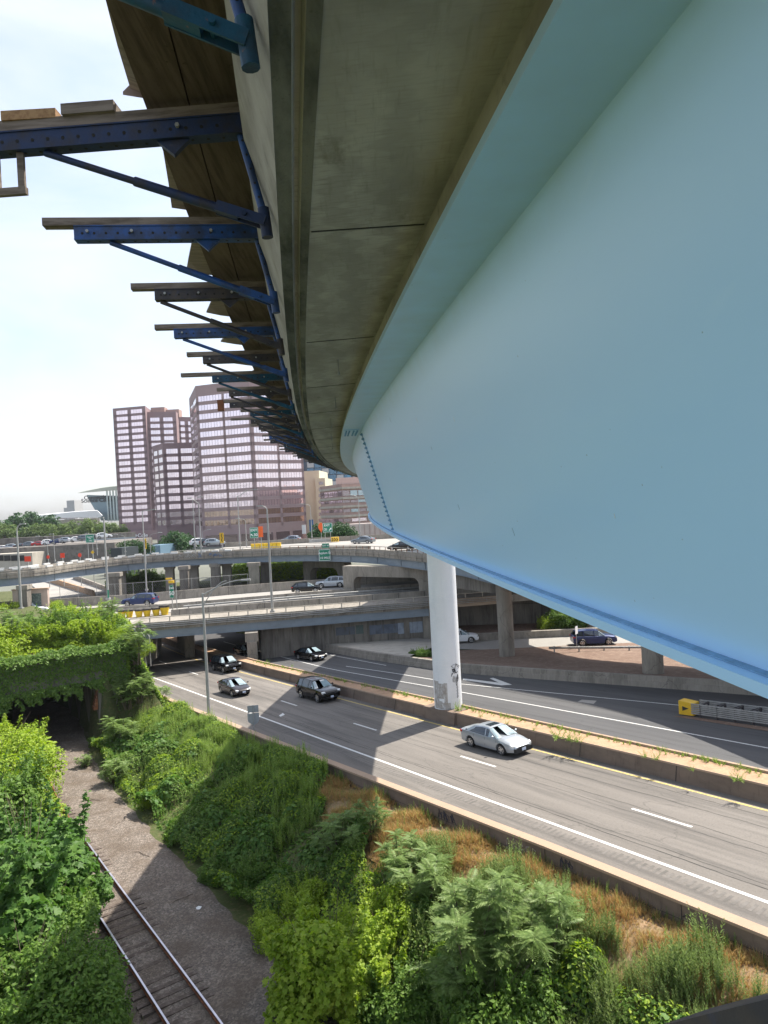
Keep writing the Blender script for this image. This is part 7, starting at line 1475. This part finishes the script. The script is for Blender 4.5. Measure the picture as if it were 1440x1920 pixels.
# ---------------- upright weeds: many narrow leaves on stalks
def stalk(hh, n, l0, droop=.0):
    V = []; F = []
    for i in range(n):
        q = (i+.5)/n; a = i*2.4; up = .7+.6*q; ax = unit(np.array((math.cos(a), math.sin(a), up))); nn = unit(np.array((-math.cos(a)*up, -math.sin(a)*up, 1))); x = unit(np.cross(ax, nn)); c = np.array((0, 0, q*hh)); ll = l0*(1.25-.8*q); b = len(V); V += [c, c+ax*ll*.5+x*ll*.16, c+ax*ll, c+ax*ll*.5-x*ll*.16]; F += [(b, b+1, b+2), (b, b+2, b+3)]
    b = len(V); V += [np.array((.008, 0, 0)), np.array((0, 0, hh*1.04)), np.array((-.008, .004, 0))]; F += [(b, b+1, b+2)]
    return np.array(V), np.array(F)
def blades(n, l0):
    V = []; F = []
    for i in range(n):
        a = rng.random()*6.28; lean = .15+.5*rng.random(); d = np.array((math.cos(a), math.sin(a), 0)); p = d*.05*rng.random(); L_ = l0*(.6+.6*rng.random()); x = np.array((-d[1], d[0], 0))*.011; b = len(V); m = p+d*lean*.4*L_+np.array((0, 0, L_*.6)); e = p+d*lean*1.0*L_+np.array((0, 0, L_*.95)); V += [p-x, p+x, m+x*.8, m-x*.8, e]; F += [(b, b+1, b+2), (b, b+2, b+3), (b+3, b+2, b+4)]
    return np.array(V), np.array(F)
STK = [stalk(1.0, 34, .13), stalk(1.0, 26, .16), stalk(1.0, 40, .10)]; BLD = [blades(12, .55), blades(14, .42), blades(10, .7)]
def stands(name, label, n, region, TT, mat, size, follow=.4, tilt=.14):
    s_ = rng.uniform(region[0], region[1], n); t_ = rng.uniform(region[2], region[3], n); keep = region[4](s_, t_); s_, t_ = s_[keep], t_[keep]; h = HU.h(s_, t_)*follow; x = -SA*s_+CA*t_; y = CA*s_+SA*t_; z = gzv(x, y)+h-.05; n = len(x); P = np.stack([x, y, z], 1)
    clump = .75+.5*np.sin(s_*1.7+np.sin(t_*1.3)*2)*np.sin(t_*2.1); parts = []
    for j, (T, F) in enumerate(TT):
        k = np.arange(n) % len(TT) == j; m = k.sum(); upv = unit(np.stack([rng.normal(size=m)*tilt, rng.normal(size=m)*tilt, np.ones(m)], 1)); xx = unit(np.cross(upv, rng.normal(size=(m, 3)))); yy = np.cross(upv, xx); B = np.stack([xx, yy, upv], 2); parts.append(scat(T, F, P[k], B, size*(.6+.5*rng.random(m))*clump[k]))
    o = npmesh(name, parts, mat); return tag(o, label, None, None, 'stuff')
dz_ = lambda s, t: dryzone(s, t) & (t < twv(s)-.45)
stands('dry_grass', 'orange brown dry grass along the roadside wall', 46000, (4, 44, 12, 21, dz_), BLD, M['l_dry'], .72, follow=.15, tilt=.3)
stands('tall_weeds', 'grey green feathery weeds at the bottom right of the slope', 16000, (1, 25, 12.0, 20.2, lambda s, t: (t < twv(s)-1.9-wob(s, t)*1.0) & (t > 12.4+ (s-3)*.16)), STK, M['l_mug'], 1.25, follow=.2)
stands('tall_weeds', 'sparse green weeds scattered through the dry grass', 1800, (3, 44, 16, 20.9, dz_), STK, M['l_grass'], .7, follow=.1)
stands('tall_weeds', 'dense green weeds along the upper slope below the wall', 9000, (33, 62.5, 15.2, 20.6, lambda s, t: (t < twv(s)-.5) & ~dryzone(s, t) & (t > 16.4+wob(s, t)*1.2)), STK, M['l_grass'], 1.0, follow=.7)
stands('tall_weeds', 'scattered tall weeds standing in the leafy ground cover', 1500, (8, 60, 12.8, 18, lambda s, t: (t > railv(s)+4.2) & ~dryzone(s, t)), STK, M['l_mug'], .9, follow=.8)
stands('grass', 'grass tufts left of the railway', 2500, (5, 60, 0, 6.5, lambda s, t: t < railv(s)-2.3), BLD, M['l_grass'], .9, follow=.7)
stands('tall_weeds', 'dark weeds at the foot of the roadside wall', 700, (6, 46, 20.2, 20.95, lambda s, t: (t < twv(s)-.42) & (t > twv(s)-.8)), STK, M['l_vine'], .75, follow=.1)
# small weeds on the median
k0 = 0; wd0 = None
for i, (px, py, s_) in enumerate(((1046, 1385, 1.5), (1066, 1389, 1.3), (1080, 1392, 1.1), (1230, 1426, .9), (1210, 1421, .8), (1392, 1466, 1.0), (1380, 1464, .8), (858, 1332, 1.3), (1000, 1370, .6), (950, 1358, .55), (762, 1306, .9), (1300, 1446, .6), (620, 1270, .6), (548, 1250, .6), (500, 1243, .8), (900, 1344, .6))):
    p = on_road(px, py, .86)
    if wd0 is None:
        wd0 = empty('weed', p); n = 7; P = rng.normal(size=(n, 3))*.09; P[:, 2] = 0; upv = unit(np.stack([rng.normal(size=n)*.45, rng.normal(size=n)*.45, np.ones(n)], 1)); xx = unit(np.cross(upv, rng.normal(size=(n, 3)))); B = np.stack([xx, np.cross(upv, xx), upv], 2); npmesh('foliage', [scat(STK[1][0], STK[1][1], P, B, .55+.45*rng.random(n))], M['l_grass'], wd0); o = wd0
    else: o = copy_tree(wd0)
    o.location = p; o.scale = (s_, s_, s_*.8); o.rotation_euler = (0, 0, i); tag(o, ['tallest feathery weed on the median right of the silver sedan', 'weed on the median next to the tallest weed', 'third weed of the tall clump on the median', 'weed on the median far right of the sedan', 'small weed close to the far right median weed', 'weed on the median near the right picture edge', 'small weed beside the right edge weed', 'bushy weed at the foot of the white column', 'tiny weed on the median above the sedan windscreen', 'tiny weed on the median just behind the sedan', 'small weed on the median left of the white column', 'tiny weed on the sunny median between clumps', 'tiny weed on the median behind the black suv', 'tiny weed where the sunny median begins', 'small weed at the overpass end of the median', 'tiny weed directly above the sedan roof'][i], 'weed', 'weeds growing on the median')
stands2 = rng.random(10)
def medf(n):
    s = rng.uniform(10, 75, n); t = np.array([tm(a)+MW(a)-.15 for a in s])-np.abs(rng.normal(size=n))*.25; x = -SA*s+CA*t; y = CA*s+SA*t; z = np.array([zr(a, b) for a, b in zip(s, t)])+.84; return np.stack([x, y, z], 1)
P = medf(420); upv = unit(np.stack([rng.normal(size=420)*.3, rng.normal(size=420)*.3, np.ones(420)], 1)); xx = unit(np.cross(upv, rng.normal(size=(420, 3)))); o = npmesh('grass', [scat(BLD[1][0], BLD[1][1], P, np.stack([xx, np.cross(upv, xx), upv], 2), .3+.5*rng.random(420))], M['l_grass']); tag(o, 'thin grass sprouting along the median edge', None, None, 'stuff')
# ---------------- distant trees
TR = make_bush('t', 7.5, 4.0, .62, 44, M['l_far'], 26, trunk=True, name='tree', partn='crown', lo=.25); TR2 = make_bush('t', 8, 5.2, .9, 26, M['l_dark'], 30, trunk=True, name='tree', partn='crown', lo=.1)
i = 0
for px, pb, d, s_, dark in [(8, 1010, 300, 1.35, 0), (30, 1012, 320, 1.5, 1), (48, 1010, 330, 1.6, 1), (72, 1008, 330, 1.5, 1), (94, 1008, 330, 1.45, 1)]+[(58+16*k, 1011-.7*k, 300+3*(k % 3), 1.05+.1*((k*5) % 3), 0) for k in range(11)]+[(-10, 1012, 310, 1.6, 1)]:
    pr = TR2 if dark else TR; key = 'TR2' if dark else 'TR'; pl(key, pr, px, pb, s_*1.0, '%s tree in the distant row below the white roofed hall, %s from the left' % ('big dark' if dark else 'pale green', ORD[i]), 'tree', d=d, z=on_d(px, pb, d).z-2, group='distant row of trees'); i += 1
SH = make_bush('s', 3.2, 3.0, .45, 70, M['l_dark'], 26, name='shrub')
for px, pb, d, s_, lab in ((330, 1023, 200, 1.5, 'dark green hedge mound before the mid height block'), (345, 1022, 205, 1.5, 'dark hedge mound left of the twin lamp posts'), (318, 1022, 210, 1.2, 'dark shrub at the left end of the hedge mounds'), (232, 1030, 170, 1.0, 'dark shrub at the foot of the left tower'), (252, 1029, 172, 1.0, 'dark shrub under the white tower lettering'), (596, 1003, 190, 1.1, 'green shrub below the orange sign on the right'), (640, 1002, 185, 1.1, 'green shrub before the pale pink wall'), (652, 1002, 186, 1.0, 'green shrub touching the pale pink wall'), (268, 1029, 168, .9, 'dark shrub beside the yellow winding sign'), (625, 1003, 187, 1.1, 'green shrub right of the exit 31 sign')):
    pl('SH', SH, px, pb, s_, lab, 'shrub', d=d, z=on_d(px, pb, d).z-1)
for px, d, z, s_, lab in ((5, 100, -13, 1.0, 'bush at the left end beside the monument wall'), (15, 97, -12.6, .8, 'sunlit bush left of the monument wall'), (96, 101, -12.8, .7, 'small bush against the right side of the monument wall'), (240, 128, -13.2, 1.6, 'dark bush under the viaduct right of the stained pier'), (262, 130, -13.2, 1.6, 'dark bush under the viaduct behind the fence'), (290, 132, -13.2, 1.6, 'dark bush under the viaduct near the exit number sign')):
    pl('BU2' if d > 110 else 'BU4', BU2 if d > 110 else BU4, px, 1100, s_, lab, d=d, z=z)
mbk = MB(); a = vx(440, 150); b_ = vx(660, 150); mbk.sheet([[(x, 160, -9.4), (x, 133, -12.9)] for x in srange(a, b_, 6)]); 
o = mbk.build('grass_bank', plain('sunny_bank', (.16, .24, .06), .95, var=.3, scale=.5)); tag(o, 'sunny grass bank seen through the viaduct piers', 'bank', kind='structure')
def bankf(n):
    x = rng.uniform(a, b_, n); q = rng.random(n); return np.stack([x, 133+27*q, -12.9+3.5*q+rng.random(n)*.6], 1), np.tile((0, -.3, 1.), (n, 1))
flatcover('weeds', 'sunny weeds on the bank under the viaduct', 9000, bankf, .45, M['l_bright'])

# ============================================================ haze
mb = MB(); mb.box((0, 350, 60), (2400, 1100, 165)); o = mb.build('haze', []); tag(o, None, None, None, 'stuff'); o['label'] = 'thin pale summer haze over the city'
hm = bpy.data.materials.new('haze'); hm.use_nodes = True; t = hm.node_tree; t.nodes.remove(t.nodes['Principled BSDF']); pv = N(t, 'ShaderNodeVolumePrincipled'); pv.inputs['Color'].default_value = (.85, .9, 1, 1); pv.inputs['Density'].default_value = .00010
t.links.new(pv.outputs[0], t.nodes['Material Output'].inputs['Volume']); o.data.materials.append(hm); sc.cycles.volume_bounces = 0
